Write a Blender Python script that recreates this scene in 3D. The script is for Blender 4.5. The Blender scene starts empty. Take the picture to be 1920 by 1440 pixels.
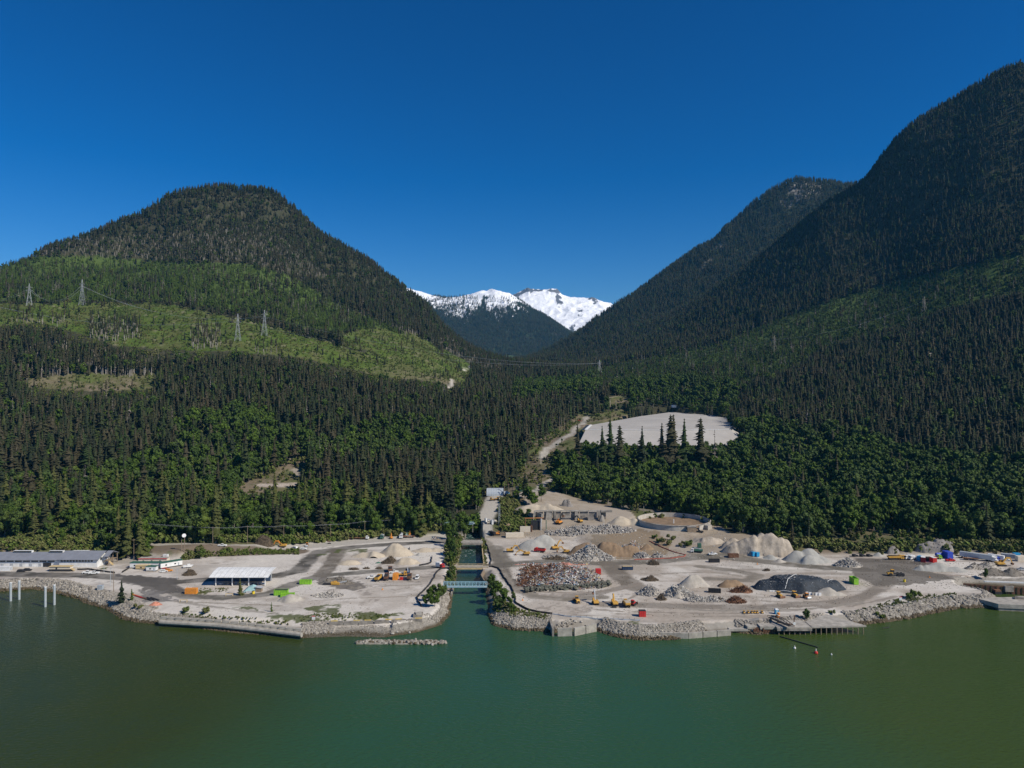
import bpy, math, random
import numpy as np
from mathutils import Vector, Matrix, Euler
R = math.radians
random.seed(7); rng = np.random.default_rng(11)
scn = bpy.context.scene
COL = scn.collection

# ------------------------------------------------------------------ camera, sky, sun, exposure
F = 1333.0; CH = 120.0                       # focal length in photo pixels, camera height above the water
cam_d = bpy.data.cameras.new('camera'); cam = bpy.data.objects.new('camera', cam_d); COL.objects.link(cam)
cam.location = (0, 0, CH); cam.rotation_euler = (R(90), 0, 0)
cam_d.sensor_width = 36; cam_d.lens = 36*F/1920; cam_d.clip_start = 1; cam_d.clip_end = 40000
scn.camera = cam
SUN_AZ_VEC = Vector((0.87, -0.49, 0)).normalized(); SUN_EL = R(40)
world = bpy.data.worlds.new('World'); scn.world = world; world.use_nodes = True
nt = world.node_tree; nt.nodes.clear()
sky = nt.nodes.new('ShaderNodeTexSky'); sky.sky_type = 'NISHITA'; sky.sun_disc = False
sky.sun_elevation = SUN_EL
sky.sun_rotation = math.atan2(SUN_AZ_VEC.x, SUN_AZ_VEC.y)
sky.altitude = 900; sky.air_density = 1.0; sky.dust_density = 0.3; sky.ozone_density = 5.0
gam = nt.nodes.new('ShaderNodeGamma'); gam.inputs['Gamma'].default_value = 1.2
hsv = nt.nodes.new('ShaderNodeHueSaturation'); hsv.inputs['Saturation'].default_value = 1.29; hsv.inputs['Hue'].default_value = 0.506
bg = nt.nodes.new('ShaderNodeBackground'); bg.inputs['Strength'].default_value = 0.066
wo = nt.nodes.new('ShaderNodeOutputWorld')
nt.links.new(sky.outputs[0], gam.inputs['Color']); nt.links.new(gam.outputs[0], hsv.inputs['Color']); nt.links.new(hsv.outputs[0], bg.inputs['Color']); nt.links.new(bg.outputs[0], wo.inputs['Surface'])
sl = bpy.data.lights.new('sun', 'SUN'); sl.energy = 5.0; sl.angle = R(0.53); sl.color = (1.0, 0.93, 0.81)
sun = bpy.data.objects.new('sun', sl); COL.objects.link(sun)
sdir = Vector((SUN_AZ_VEC.x*math.cos(SUN_EL), SUN_AZ_VEC.y*math.cos(SUN_EL), math.sin(SUN_EL)))
sun.rotation_euler = sdir.to_track_quat('Z', 'Y').to_euler()
scn.view_settings.view_transform = 'Standard'; scn.view_settings.look = 'None'
scn.view_settings.exposure = 0.0; scn.view_settings.gamma = 1.0; scn.view_settings.use_curve_mapping = False
scn.render.engine = 'CYCLES'
scn.cycles.use_denoising = True
scn.cycles.max_bounces = 4; scn.cycles.diffuse_bounces = 2; scn.cycles.glossy_bounces = 2
scn.cycles.transmission_bounces = 2; scn.cycles.volume_bounces = 0; scn.cycles.transparent_max_bounces = 4
scn.cycles.caustics_reflective = False; scn.cycles.caustics_refractive = False

# ------------------------------------------------------------------ small helpers
def tag(o, label=None, cat=None, group=None, kind=None):
    if label: o['label'] = label
    if cat: o['category'] = cat
    if group: o['group'] = group
    if kind: o['kind'] = kind
    return o

def mesh_np(name, verts, faces, mats=None, smooth=False, mat_idx=None):
    """verts (n,3), faces (m,k) with one k"""
    verts = np.asarray(verts, dtype=np.float32); faces = np.asarray(faces, dtype=np.int32)
    me = bpy.data.meshes.new(name)
    me.vertices.add(len(verts)); me.vertices.foreach_set('co', verts.ravel())
    k = faces.shape[1]; n = len(faces)
    me.loops.add(n*k); me.loops.foreach_set('vertex_index', faces.ravel())
    me.polygons.add(n); me.polygons.foreach_set('loop_start', np.arange(0, n*k, k, dtype=np.int32))
    try: me.polygons.foreach_set('loop_total', np.full(n, k, dtype=np.int32))
    except Exception: pass
    if smooth: me.polygons.foreach_set('use_smooth', np.ones(n, dtype=bool))
    for m in (mats or []): me.materials.append(m)
    if mat_idx is not None: me.polygons.foreach_set('material_index', np.asarray(mat_idx, dtype=np.int32))
    me.update(calc_edges=True)
    return me

def link(name, me, parent=None, coll=None):
    o = bpy.data.objects.new(name, me); (coll or COL).objects.link(o)
    if parent: o.parent = parent
    return o

class MB:
    def __init__(s): s.v = []; s.f = []
    def add(s, vs, fs):
        b = len(s.v); s.v += [tuple(p) for p in vs]; s.f += [tuple(i+b for i in f) for f in fs]; return s
    def box(s, c, d, rz=0.0, ry=0.0, rx=0.0, taper=1.0):
        hx, hy, hz = d[0]/2, d[1]/2, d[2]/2
        P = [(-hx,-hy,-hz),(hx,-hy,-hz),(hx,hy,-hz),(-hx,hy,-hz),(-hx*taper,-hy*taper,hz),(hx*taper,-hy*taper,hz),(hx*taper,hy*taper,hz),(-hx*taper,hy*taper,hz)]
        M = Euler((rx, ry, rz)).to_matrix() if (rx or ry or rz) else None
        if M: P = [M @ Vector(p) for p in P]
        P = [(p[0]+c[0], p[1]+c[1], p[2]+c[2]) for p in P]
        return s.add(P, [(0,3,2,1),(4,5,6,7),(0,1,5,4),(1,2,6,5),(2,3,7,6),(3,0,4,7)])
    def cyl(s, a, b, r, n=8, r2=None, cap=True):
        a = Vector(a); b = Vector(b); r2 = r if r2 is None else r2
        d = (b-a); d = d.normalized() if d.length > 1e-6 else Vector((0,0,1))
        u = d.orthogonal().normalized(); w = d.cross(u)
        P = []
        for c, rr in ((a, r), (b, r2)):
            for i in range(n):
                t = 2*math.pi*i/n; P.append(c+(u*math.cos(t)+w*math.sin(t))*rr)
        fs = [(i, (i+1) % n, n+(i+1) % n, n+i) for i in range(n)]
        if cap: fs += [tuple(range(n-1, -1, -1)), tuple(range(n, 2*n))]
        return s.add(P, fs)
    def bar(s, a, b, t): return s.cyl(a, b, t*0.7, 4)
    def prism(s, prof, y0, y1):
        """profile of (x,z) extruded along y"""
        n = len(prof); P = [(x, y0, z) for x, z in prof]+[(x, y1, z) for x, z in prof]
        return s.add(P, [tuple(range(n)), tuple(range(2*n-1, n-1, -1))]+[(i, n+i, n+(i+1) % n, (i+1) % n) for i in range(n)])
    def prismx(s, prof, x0, x1):
        n = len(prof); P = [(x0, y, z) for y, z in prof]+[(x1, y, z) for y, z in prof]
        return s.add(P, [tuple(range(n-1, -1, -1)), tuple(range(n, 2*n))]+[(i, (i+1) % n, n+(i+1) % n, n+i) for i in range(n)])
    def slab(s, poly, z0, z1):
        n = len(poly); P = [(x, y, z0) for x, y in poly]+[(x, y, z1) for x, y in poly]
        return s.add(P, [tuple(range(n-1, -1, -1)), tuple(range(n, 2*n))]+[(i, (i+1) % n, n+(i+1) % n, n+i) for i in range(n)])
    def sphere(s, c, r, n=8, m=5, sq=1.0):
        P = []; 
        for j in range(m+1):
            ph = math.pi*j/m-math.pi/2
            for i in range(n):
                t = 2*math.pi*i/n; P.append((c[0]+r*math.cos(ph)*math.cos(t), c[1]+r*math.cos(ph)*math.sin(t), c[2]+r*sq*math.sin(ph)))
        return s.add(P, [(j*n+i, j*n+(i+1) % n, (j+1)*n+(i+1) % n, (j+1)*n+i) for j in range(m) for i in range(n)])
    def mesh(s, name, m, smooth=False):
        me = bpy.data.meshes.new(name); me.from_pydata(s.v, [], s.f)
        for mm in (m if isinstance(m, (list, tuple)) else [m]): me.materials.append(mm)
        if smooth: me.polygons.foreach_set('use_smooth', np.ones(len(me.polygons), dtype=bool))
        me.update(); return me
    def build(s, name, m, parent=None, smooth=False): return link(name, s.mesh(name, m, smooth), parent)

def thing(name, label, cat, loc, rz=0.0, group=None, sc=1.0):
    o = bpy.data.objects.new(name, None); COL.objects.link(o)
    o.location = loc; o.rotation_euler = (0, 0, rz); o.scale = (sc, sc, sc); o.empty_display_size = 1
    return tag(o, label, cat, group)

# ------------------------------------------------------------------ materials
def nodes_of(name):
    m = bpy.data.materials.new(name); m.use_nodes = True; t = m.node_tree
    return m, t, t.nodes['Principled BSDF']
def nn(t, kind, **kw):
    n = t.nodes.new(kind)
    for k, v in kw.items(): setattr(n, k, v)
    return n
_mc = {}
def mat(name, col, rough=0.7, var=0.25, scale=0.8, metal=0.0, bump=0.0, spec=0.3, dirt=None):
    key = (name,)
    if key in _mc: return _mc[key]
    m, t, b = nodes_of(name)
    tc = nn(t, 'ShaderNodeTexCoord'); nz = nn(t, 'ShaderNodeTexNoise'); nz.inputs['Scale'].default_value = scale; nz.inputs['Detail'].default_value = 5; nz.inputs['Roughness'].default_value = 0.65
    t.links.new(tc.outputs['Object'], nz.inputs['Vector'])
    rp = nn(t, 'ShaderNodeValToRGB'); rp.color_ramp.elements[0].position = 0.3; rp.color_ramp.elements[1].position = 0.7
    c0 = tuple(c*(1-var) for c in col); c1 = tuple(min(1, c*(1+var)) for c in col)
    if dirt: c0 = dirt
    rp.color_ramp.elements[0].color = (*c0, 1); rp.color_ramp.elements[1].color = (*c1, 1)
    t.links.new(nz.outputs['Fac'], rp.inputs['Fac']); t.links.new(rp.outputs['Color'], b.inputs['Base Color'])
    b.inputs['Roughness'].default_value = rough; b.inputs['Metallic'].default_value = metal
    b.inputs['Specular IOR Level'].default_value = spec
    if bump:
        bp = nn(t, 'ShaderNodeBump'); bp.inputs['Strength'].default_value = 0.8; bp.inputs['Distance'].default_value = bump
        t.links.new(nz.outputs['Fac'], bp.inputs['Height']); t.links.new(bp.outputs[0], b.inputs['Normal'])
    _mc[key] = m; return m

def rand_mat(name, cols, rough=0.8, loc_scale=0.012, mixr=0.6, fine=1.5, spec=0.15, bright=1.0):
    """colour chosen per instance from a ramp by its random number and by a noise over its place"""
    m, t, b = nodes_of(name)
    oi = nn(t, 'ShaderNodeObjectInfo'); nz = nn(t, 'ShaderNodeTexNoise'); nz.inputs['Scale'].default_value = loc_scale; nz.inputs['Detail'].default_value = 3
    t.links.new(oi.outputs['Location'], nz.inputs['Vector'])
    mr = nn(t, 'ShaderNodeMapRange'); mr.inputs['From Min'].default_value = 0.3; mr.inputs['From Max'].default_value = 0.7
    t.links.new(nz.outputs['Fac'], mr.inputs['Value'])
    mx = nn(t, 'ShaderNodeMix'); mx.inputs['Factor'].default_value = mixr
    t.links.new(mr.outputs['Result'], mx.inputs['A']); t.links.new(oi.outputs['Random'], mx.inputs['B'])
    rp = nn(t, 'ShaderNodeValToRGB'); el = rp.color_ramp.elements
    while len(el) < len(cols): el.new(0.5)
    for i, c in enumerate(cols):
        el[i].position = i/(len(cols)-1); el[i].color = (*[k*bright for k in c], 1)
    t.links.new(mx.outputs['Result'], rp.inputs['Fac'])
    tc = nn(t, 'ShaderNodeTexCoord'); n2 = nn(t, 'ShaderNodeTexNoise'); n2.inputs['Scale'].default_value = fine; n2.inputs['Detail'].default_value = 2
    t.links.new(tc.outputs['Object'], n2.inputs['Vector'])
    m2 = nn(t, 'ShaderNodeMapRange'); m2.inputs['From Min'].default_value = 0.3; m2.inputs['From Max'].default_value = 0.7; m2.inputs['To Min'].default_value = 0.65; m2.inputs['To Max'].default_value = 1.4
    t.links.new(n2.outputs['Fac'], m2.inputs['Value'])
    vm = nn(t, 'ShaderNodeVectorMath', operation='SCALE'); t.links.new(rp.outputs['Color'], vm.inputs[0]); t.links.new(m2.outputs['Result'], vm.inputs['Scale'])
    t.links.new(vm.outputs[0], b.inputs['Base Color'])
    b.inputs['Roughness'].default_value = rough; b.inputs['Specular IOR Level'].default_value = spec
    return m

def attr_mat(name, noise=((0.35, 0.25), (0.05, 0.25)), bump=0.3, bscale=0.6, rough=0.95, speck=0.0):
    """colour from the vertex attribute 'col' (what the ground is made of there) times noise"""
    m, t, b = nodes_of(name)
    at = nn(t, 'ShaderNodeAttribute'); at.attribute_name = 'col'
    geo = nn(t, 'ShaderNodeNewGeometry')
    prev = at.outputs['Color']; bh = None
    for sc_, am in noise:
        nz = nn(t, 'ShaderNodeTexNoise'); nz.inputs['Scale'].default_value = sc_; nz.inputs['Detail'].default_value = 6; nz.inputs['Roughness'].default_value = 0.7
        t.links.new(geo.outputs['Position'], nz.inputs['Vector'])
        mr = nn(t, 'ShaderNodeMapRange'); mr.inputs['From Min'].default_value = 0.25; mr.inputs['From Max'].default_value = 0.75
        mr.inputs['To Min'].default_value = 1-am; mr.inputs['To Max'].default_value = 1+am
        t.links.new(nz.outputs['Fac'], mr.inputs['Value'])
        vm = nn(t, 'ShaderNodeVectorMath', operation='SCALE'); t.links.new(prev, vm.inputs[0]); t.links.new(mr.outputs['Result'], vm.inputs['Scale'])
        prev = vm.outputs[0]
    t.links.new(prev, b.inputs['Base Color'])
    b.inputs['Roughness'].default_value = rough; b.inputs['Specular IOR Level'].default_value = 0.1
    nz = nn(t, 'ShaderNodeTexNoise'); nz.inputs['Scale'].default_value = bscale; nz.inputs['Detail'].default_value = 6
    t.links.new(geo.outputs['Position'], nz.inputs['Vector'])
    bp = nn(t, 'ShaderNodeBump'); bp.inputs['Strength'].default_value = 1.0; bp.inputs['Distance'].default_value = bump
    t.links.new(nz.outputs['Fac'], bp.inputs['Height']); t.links.new(bp.outputs[0], b.inputs['Normal'])
    return m

# ------------------------------------------------------------------ numeric helpers
_perm = rng.random((256, 256)).astype(np.float64)
def vnoise(x, y, s, seed=0):
    x = np.asarray(x, float)/s+seed*17.3; y = np.asarray(y, float)/s+seed*9.1
    xi = np.floor(x).astype(int); yi = np.floor(y).astype(int); fx = x-xi; fy = y-yi
    fx = fx*fx*(3-2*fx); fy = fy*fy*(3-2*fy)
    a = _perm[xi & 255, yi & 255]; b = _perm[(xi+1) & 255, yi & 255]; c = _perm[xi & 255, (yi+1) & 255]; d = _perm[(xi+1) & 255, (yi+1) & 255]
    return (a*(1-fx)+b*fx)*(1-fy)+(c*(1-fx)+d*fx)*fy-0.5
def fbm(x, y, s, oct=4, seed=0, gain=0.5):
    r = 0; a = 1.0
    for o in range(oct): r = r+a*vnoise(x, y, s/(2**o), seed+o*3); a *= gain
    return r
def inpoly(x, y, poly):
    x = np.asarray(x, float); y = np.asarray(y, float); r = np.zeros(x.shape, bool); n = len(poly)
    for i in range(n):
        x0, y0 = poly[i]; x1, y1 = poly[(i+1) % n]
        if y0 == y1: continue
        c = ((y0 > y) != (y1 > y)) & (x < (x1-x0)*(y-y0)/(y1-y0)+x0); r ^= c
    return r
def dpoly(x, y, poly, closed=False):
    x = np.asarray(x, float); y = np.asarray(y, float); d = np.full(x.shape, 1e9); n = len(poly)
    for i in range(n if closed else n-1):
        x0, y0 = poly[i]; x1, y1 = poly[(i+1) % n]; dx, dy = x1-x0, y1-y0; L = dx*dx+dy*dy+1e-9
        t = np.clip(((x-x0)*dx+(y-y0)*dy)/L, 0, 1); d = np.minimum(d, np.hypot(x-x0-t*dx, y-y0-t*dy))
    return d
def sstep(a, b, v):
    t = np.clip((v-a)/(b-a), 0, 1); return t*t*(3-2*t)

def P(px, py, z=4.0):
    d = (CH-z)*F/(py-720.0); return ((px-960.0)*d/F, d)
def proj(x, y, z): return 960+x*F/y, 720+(CH-z)*F/y

class RBF:
    def __init__(s, pts, c):
        s.p = np.array(pts, float); s.c = c; n = len(s.p)
        X = s.p[:, :2]; K = np.sqrt(((X[:, None]-X[None])**2).sum(-1)+c*c)
        A = np.zeros((n+3, n+3)); A[:n, :n] = K+np.eye(n)*(-2.0); A[:n, n] = 1; A[:n, n+1:] = X; A[n, :n] = 1; A[n+1:, :n] = X.T
        b = np.zeros(n+3); b[:n] = s.p[:, 2]
        s.w = np.linalg.lstsq(A, b, rcond=None)[0]
    def __call__(s, x, y):
        x = np.asarray(x, float); y = np.asarray(y, float); r = np.full(x.shape, s.w[-3])+s.w[-2]*x+s.w[-1]*y
        for (a, b, _), w in zip(s.p, s.w): r = r+w*np.sqrt((x-a)**2+(y-b)**2+s.c**2)
        return r

# ------------------------------------------------------------------ the lie of the land
def cz(px, py, d, canopy=15.0): return ((px-960)*d/F, d, CH-(py-720)*d/F-canopy)
def dz(px, py, z): x, y = P(px, py, z); return (x, y, z)
CP = [dz(-500,1035,6), dz(-200,1030,6), dz(0,1020,9), dz(100,1012,12), dz(200,1030,6), dz(300,1020,9), dz(416,1024,9), dz(550,1020,6), dz(700,1005,5), dz(840,992,5),
      dz(925,930,22), dz(905,975,11), dz(920,1008,5), dz(960,1002,6), dz(1010,955,15), dz(1070,975,11), dz(1150,962,13), dz(1265,982,10), dz(1350,985,10), dz(1400,1002,9),
      dz(1480,1022,7), dz(1560,1032,5), dz(1640,1035,5), dz(1750,1030,6), dz(1850,1035,6), dz(1920,1035,6), dz(2150,1040,6), dz(2500,1045,6),
      dz(1000,900,24), dz(960,915,22), dz(1020,850,38), dz(1080,803,58),
      dz(850,1100,4), dz(960,1100,4), dz(400,1100,4), dz(1400,1100,4), dz(1800,1090,4), dz(100,1080,4), dz(1150,1060,4), dz(650,1050,4), dz(-300,1100,4), dz(2200,1090,4),
      dz(1250,1030,5), dz(1050,1040,4.5)]
pad_z = lambda y: 57+(y-960)/150*9
CP += [(100, 960, 56), (190, 960, 56), (280, 960, 56), (110, 1040, 60), (200, 1100, 64), (300, 1060, 61), (170, 905, 44), (270, 905, 44)]
CP += [cz(*a) for a in [
  (1150,900,700),(1150,855,800),(1500,960,590,12),(1500,900,680),(1500,850,800),(1500,800,900),(1500,750,1050),(1500,700,1250),(1500,650,1450),(1500,600,1650),(1500,520,1950),(1500,450,2150),(1560,365,2300),
  (1700,975,550,10),(1700,900,660),(1700,850,780),(1700,800,870),(1700,750,980),(1700,700,1100),(1700,650,1230),(1700,600,1380),(1700,520,1600),(1700,400,1850),(1700,300,2000),(1705,232,2100),
  (1920,930,620),(1920,850,740),(1920,780,850),(1920,700,1000),(1920,600,1200),(1920,500,1380),(1920,400,1530),(1920,250,1750),(1920,110,1950),
  (2300,850,700),(2300,600,1050),(2300,300,1450),(2300,50,1800),
  (1800,168,2050),(1665,268,2120),(1620,328,2200),(1450,455,2400),(1370,525,2450),(1250,605,2500),(1150,652,2450),(1070,680,2450),
  (1300,940,640,12),(1300,700,1400),(1300,650,1800),(1200,700,1500),(1200,660,2000),(1100,720,1300),(1100,700,1700),(1300,755,1200),(1200,757,1200),(1100,772,1150),(1300,605,2150),(1400,600,1900),(1400,700,1300),(1420,780,1000),(1400,845,820),
  (1000,690,2300),(1000,720,1500),(1000,760,1100),(1000,800,950),(900,850,800),(900,800,930),(900,750,1100),(900,715,1350),(900,690,1700),(900,652,2150,18),(960,674,2300,18),(870,900,700),
  (200,960,575),(200,900,650),(200,850,730),(200,800,810),(200,750,900),(200,700,1010),(200,650,1140,3),(200,600,1300,3),(200,550,1450,12),(200,500,1620,12),(200,462,1750,18),(200,414,1900,20),
  (0,960,560),(0,900,630),(0,800,780),(0,700,970),(0,600,1200,8),(0,540,1400,12),(0,489,1600,12),(80,458,1740,16),
  (-350,900,600),(-350,700,900),(-350,600,1150),(-350,530,1400),
  (430,960,590),(430,900,670),(430,850,750),(430,800,830),(430,740,940),(430,700,1030),(430,640,1200,3),(430,600,1330,5),(430,550,1500,12),(430,490,1700,10),(430,430,1850,20),(430,385,1980,20),(430,338,2100,16),(350,343,2060,14),(500,344,2120,14),
  (295,360,2000,8),(650,960,600),(650,900,690),(650,850,780),(650,800,870),(650,740,1010),(650,690,1160),(650,640,1350,4),(650,600,1500,15),(650,550,1700,15),(650,500,1900),(645,440,2080,10),
  (800,950,630),(800,900,720),(800,850,810),(800,800,910),(800,740,1090),(800,700,1260,4),(800,650,1500,4),(800,620,1700,18),(800,590,1900,18),(800,563,2100,18),(560,376,2150,4),(600,412,2120,4),(720,497,2100,18)]]
# behind the ridges
for px, py, d in [(0,489,1600),(200,414,1900),(350,346,2060),(430,340,2100),(500,349,2120),(560,388,2150),(645,450,2080),(720,497,2100),(800,563,2100)]:
    x, y, z = cz(px, py, d); CP.append((x*1.25, y+520, z*0.62))
for px, py, d in [(1560,365,2300),(1665,268,2120),(1800,168,2050),(1920,110,1950),(2300,50,1800),(1705,232,2100)]:
    x, y, z = cz(px, py, d); CP.append((x*1.28, y+600, z*0.9-60))
CP += [(500, 3000, 380), (100, 3300, 190), (-200, 3300, 180), (-600, 3200, 240)]
CP = [(a, b, max(c, 8+(b-560)*0.02)) if (b > 550 and c < 20) else (a, b, c) for a, b, c in CP]
land = RBF(CP, 45.0)

# shoreline on the water plane, creek banks, basin
SHORE_L = [(-700,1090),(-200,1104),(0,1109),(60,1104),(100,1110),(150,1124),(160,1130),(200,1141),(230,1160),(262,1167),(330,1173),(450,1187),(570,1196),(650,1193),(720,1195),(780,1186),(825,1172),(843,1153),(845,1130),(847,1110),(853,1095),(858,1063),(867,1022),(872,1008),(878,995)]
SHORE_R = [(899,1000),(903,1012),(906,1062),(900,1078),(910,1098),(915,1150),(925,1172),(960,1181),(1034,1184),(1040,1187),(1115,1181),(1150,1193),(1200,1200),(1262,1199),(1330,1190),(1380,1186),(1425,1190),(1480,1182),(1560,1174),(1600,1172),(1650,1167),(1700,1160),(1760,1147),(1800,1140),(1868,1139),(1872,1130),(1868,1122),(1856,1117),(1835,1112),(1812,1107),(1812,1098),(1835,1097),(1920,1102),(2200,1106),(2900,1110)]
sl_w = [P(a, b, 0) for a, b in SHORE_L]; sr_w = [P(a, b, 0) for a, b in SHORE_R]
LANDPOLY = sl_w+sr_w+[(1500, 9000), (-1500, 9000)]
SHORE_ALL_L, SHORE_ALL_R = sl_w, sr_w
FLAT = [P(a, b, 4) for a, b in [(-600,1300),(-600,1045),(0,1050),(180,1048),(335,1050),(370,1040),(480,1036),(560,1022),(640,1012),(840,1003),(912,1010),(960,1012),(1080,1010),(1130,1035),(1230,1045),(1320,1043),(1400,1048),(1500,1042),(1600,1040),(1920,1042),(2400,1044),(2900,1300)]]
PADCUT = [(90,885),(275,885),(300,960),(335,1120),(300,1180),(270,1235),(225,1235),(160,1150),(104,1010),(90,930)]
TANKC = (P(1264, 982, 10.5)[0], P(1264, 982, 10.5)[1]+2)
def zf(x, y):
    x = np.asarray(x, float); y = np.asarray(y, float)
    z = land(x, y)
    # relief on the hills only
    hm = sstep(40, 400, z)
    n1 = fbm(x, y, 420, 3, 1); rid = 1-np.abs(fbm(x*1.0+y*0.25, y*0.45, 260, 3, 5))*2.2
    z = z+hm*(n1*70+rid*16-8)*np.clip((z-30)/500, 0.1, 1)
    z = z+sstep(600, 760, y)*fbm(x, y, 60, 3, 9)*7
    rt = np.hypot(x-TANKC[0], y-TANKC[1]); z = z+(10.0-z)*sstep(38, 31, rt)
    z = z-np.interp(960+x*F/np.maximum(y, 1), [0,80,150,200,260,300,340,400,430,470,520,560,600,645,700,750,800,830,880,940,1000,1400,1560,1620,1665,1720,1800,1860,1950], [6,9,11,18,35,29,17,22,22,18,12,22,34,27,16,12,12,18,15,7,0,0,2,19,17,11,11,3,4])*y/F*sstep(1350, 1950, y)
    # flat works area
    near = y < 760
    ins = inpoly(x, y, FLAT); dF = np.where(near, dpoly(x, y, FLAT, True), 99.0)
    sd = np.where(ins, dF, -dF); w = sstep(-8, 6, sd)*near
    z = z*(1-w)+(4.0+fbm(x, y, 45, 3, 3)*0.35)*w
    if PADCUT:
        ip = inpoly(x, y, PADCUT); z = np.where(ip, np.minimum(z, 50+np.clip((y-960)/200, -0.5, 1)*9), z)
    # shore
    dS = np.minimum(dpoly(x, y, sl_w), dpoly(x, y, sr_w)); inl = inpoly(x, y, LANDPOLY)
    s = np.where(inl, dS, -dS)
    nz = fbm(x, y, 9, 3, 12)*2.2
    k = np.clip((s+nz*0.5)/7.0, -1, 1)
    beach = (np.abs(x+120) < 62) & (y < 352)
    k = np.where(beach, np.clip(s/16.0, -1, 1), k)
    prof = np.where(k > 0, k**0.85, k*0.9)
    zs = np.where(k >= 1, z, prof*np.maximum(z, 2)*np.where(k > 0, 1, 1.0))
    chan = (y > 445) & (y < 600) & (np.abs(x+36) < 60)   # the walled channel
    kc = np.clip(s/1.2, -1, 1); zs = np.where(chan, np.where(kc > 0, kc*z, kc*3.5), zs)
    return np.where(y > 760, z, zs)
def zs1(x, y): return float(zf(np.array([x]), np.array([y]))[0])
def hit(px, py, dmin=320, dmax=3200):
    d = np.geomspace(dmin, dmax, 700); x = (px-960)*d/F; zr = CH-(py-720)*d/F
    g = zf(x, d); s = zr-g; i = np.argmax(s < 0)
    if not (s < 0).any(): i = len(d)-1
    if i == 0: return (x[0], d[0], g[0])
    a = s[i-1]/(s[i-1]-s[i]); dd = d[i-1]+(d[i]-d[i-1])*a; xx = (px-960)*dd/F
    return (xx, dd, zs1(xx, dd))

# ------------------------------------------------------------------ what grows and lies where (regions of the land, outlined by bearing and dip from the lookout)
CLEAR = [
 [(-300,560),(0,563),(130,566),(230,562),(300,566),(440,592),(560,622),(660,655),(760,680),(850,694),(880,704),(868,716),(800,708),(700,700),(560,668),(450,652),(300,655),(200,640),(150,625),(80,604),(0,604),(-300,610)],
 [(632,622),(700,612),(770,622),(800,634),(850,660),(892,690),(880,706),(800,693),(720,668),(650,646)],
 [(50,700),(160,692),(285,702),(280,726),(160,728),(60,720)],
 [(940,940),(960,900),(985,865),(1010,850),(1030,842),(1032,868),(1042,900),(1030,935),(990,948)],
 [(985,850),(1000,825),(1035,805),(1068,782),(1080,772),(1100,776),(1175,768),(1180,784),(1095,800),(1085,835),(1030,845)],
 [(1135,742),(1182,738),(1184,752),(1140,756)],
 [(-300,985),(0,990),(60,992),(120,996),(185,994),(190,1022),(0,1040),(-300,1040)],
 [(285,1000),(480,1003),(560,1008),(640,1003),(840,985),(840,1015),(560,1032),(370,1045),(330,1060),(285,1040)],
 [(450,900),(480,888),(560,852),(580,858),(566,880),(558,912),(540,918),(450,925)],
 [(1000,925),(1130,935),(1250,950),(1350,965),(1350,990),(1180,985),(1000,965)],
 [(1475,1012),(1560,1000),(1640,988),(1720,992),(1860,1006),(2300,1012),(2300,1045),(1475,1045)],
 [(1600,985),(1680,975),(1680,1000),(1620,1005)],[(1690,1000),(1830,1005),(1830,1035),(1690,1035)],
 [(905,985),(1000,930),(1010,1000),(910,1012)],
]
REGEN = [
 [(-300,480),(0,490),(60,478),(180,478),(290,488),(350,490),(470,492),(545,515),(600,548),(680,588),(760,622),(690,612),(620,618),(560,610),(500,590),(440,580),(300,560),(130,560),(0,562),(-300,560)],
 [(1100,690),(1230,668),(1350,640),(1450,600),(1560,560),(1700,520),(1920,470),(2300,380),(2300,470),(1920,540),(1760,580),(1640,620),(1540,650),(1480,690),(1400,712),(1250,700),(1130,715)],
]
MOUNDCLIFF = [(1470,1040),(1360,1030),(1350,990)]
DECID = [
 [(330,800),(360,775),(480,765),(520,790),(640,830),(700,785),(800,790),(850,820),(800,850),(700,872),(560,880),(460,895),(330,880)],
 [(-300,915),(60,905),(200,880),(300,850),(440,880),(560,915),(640,920),(760,960),(850,965),(880,990),(860,1015),(640,1010),(200,1050),(-300,1050)],
 [(840,890),(900,905),(905,985),(860,990)],
 [(1000,840),(1060,835),(1110,835),(1200,838),(1380,835),(1375,800),(1400,790),(1500,800),(1620,812),(1700,845),(1800,862),(1960,868),(2300,870),(2300,1060),(1460,1060),(1350,1000),(1000,960),(960,960),(1030,900)],
 [(1150,715),(1300,700),(1390,720),(1385,775),(1250,770),(1130,775)],
 [(960,715),(1060,712),(1120,700),(1130,730),(1090,760),(1060,740),(960,760)],
]
EXPOSED = [[(40,635),(285,640),(285,702),(160,692),(50,700)],[(170,590),(258,590),(258,625),(170,625)],[(360,610),(410,608),(412,640),(362,640)],[(30,590),(120,592),(118,620),(30,615)],[(80,450),(500,420),(620,520),(560,515),(470,488),(350,486),(80,475)],[(620,590),(900,640),(985,690),(900,690),(800,632),(700,610),(620,612)]]
def pw(poly, z=4.0): return [P(a, b, z) for a, b in poly]
def inany(px, py, polys):
    r = np.zeros(np.shape(px), bool)
    for p in polys: r |= inpoly(px, py, p)
    return r

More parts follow.
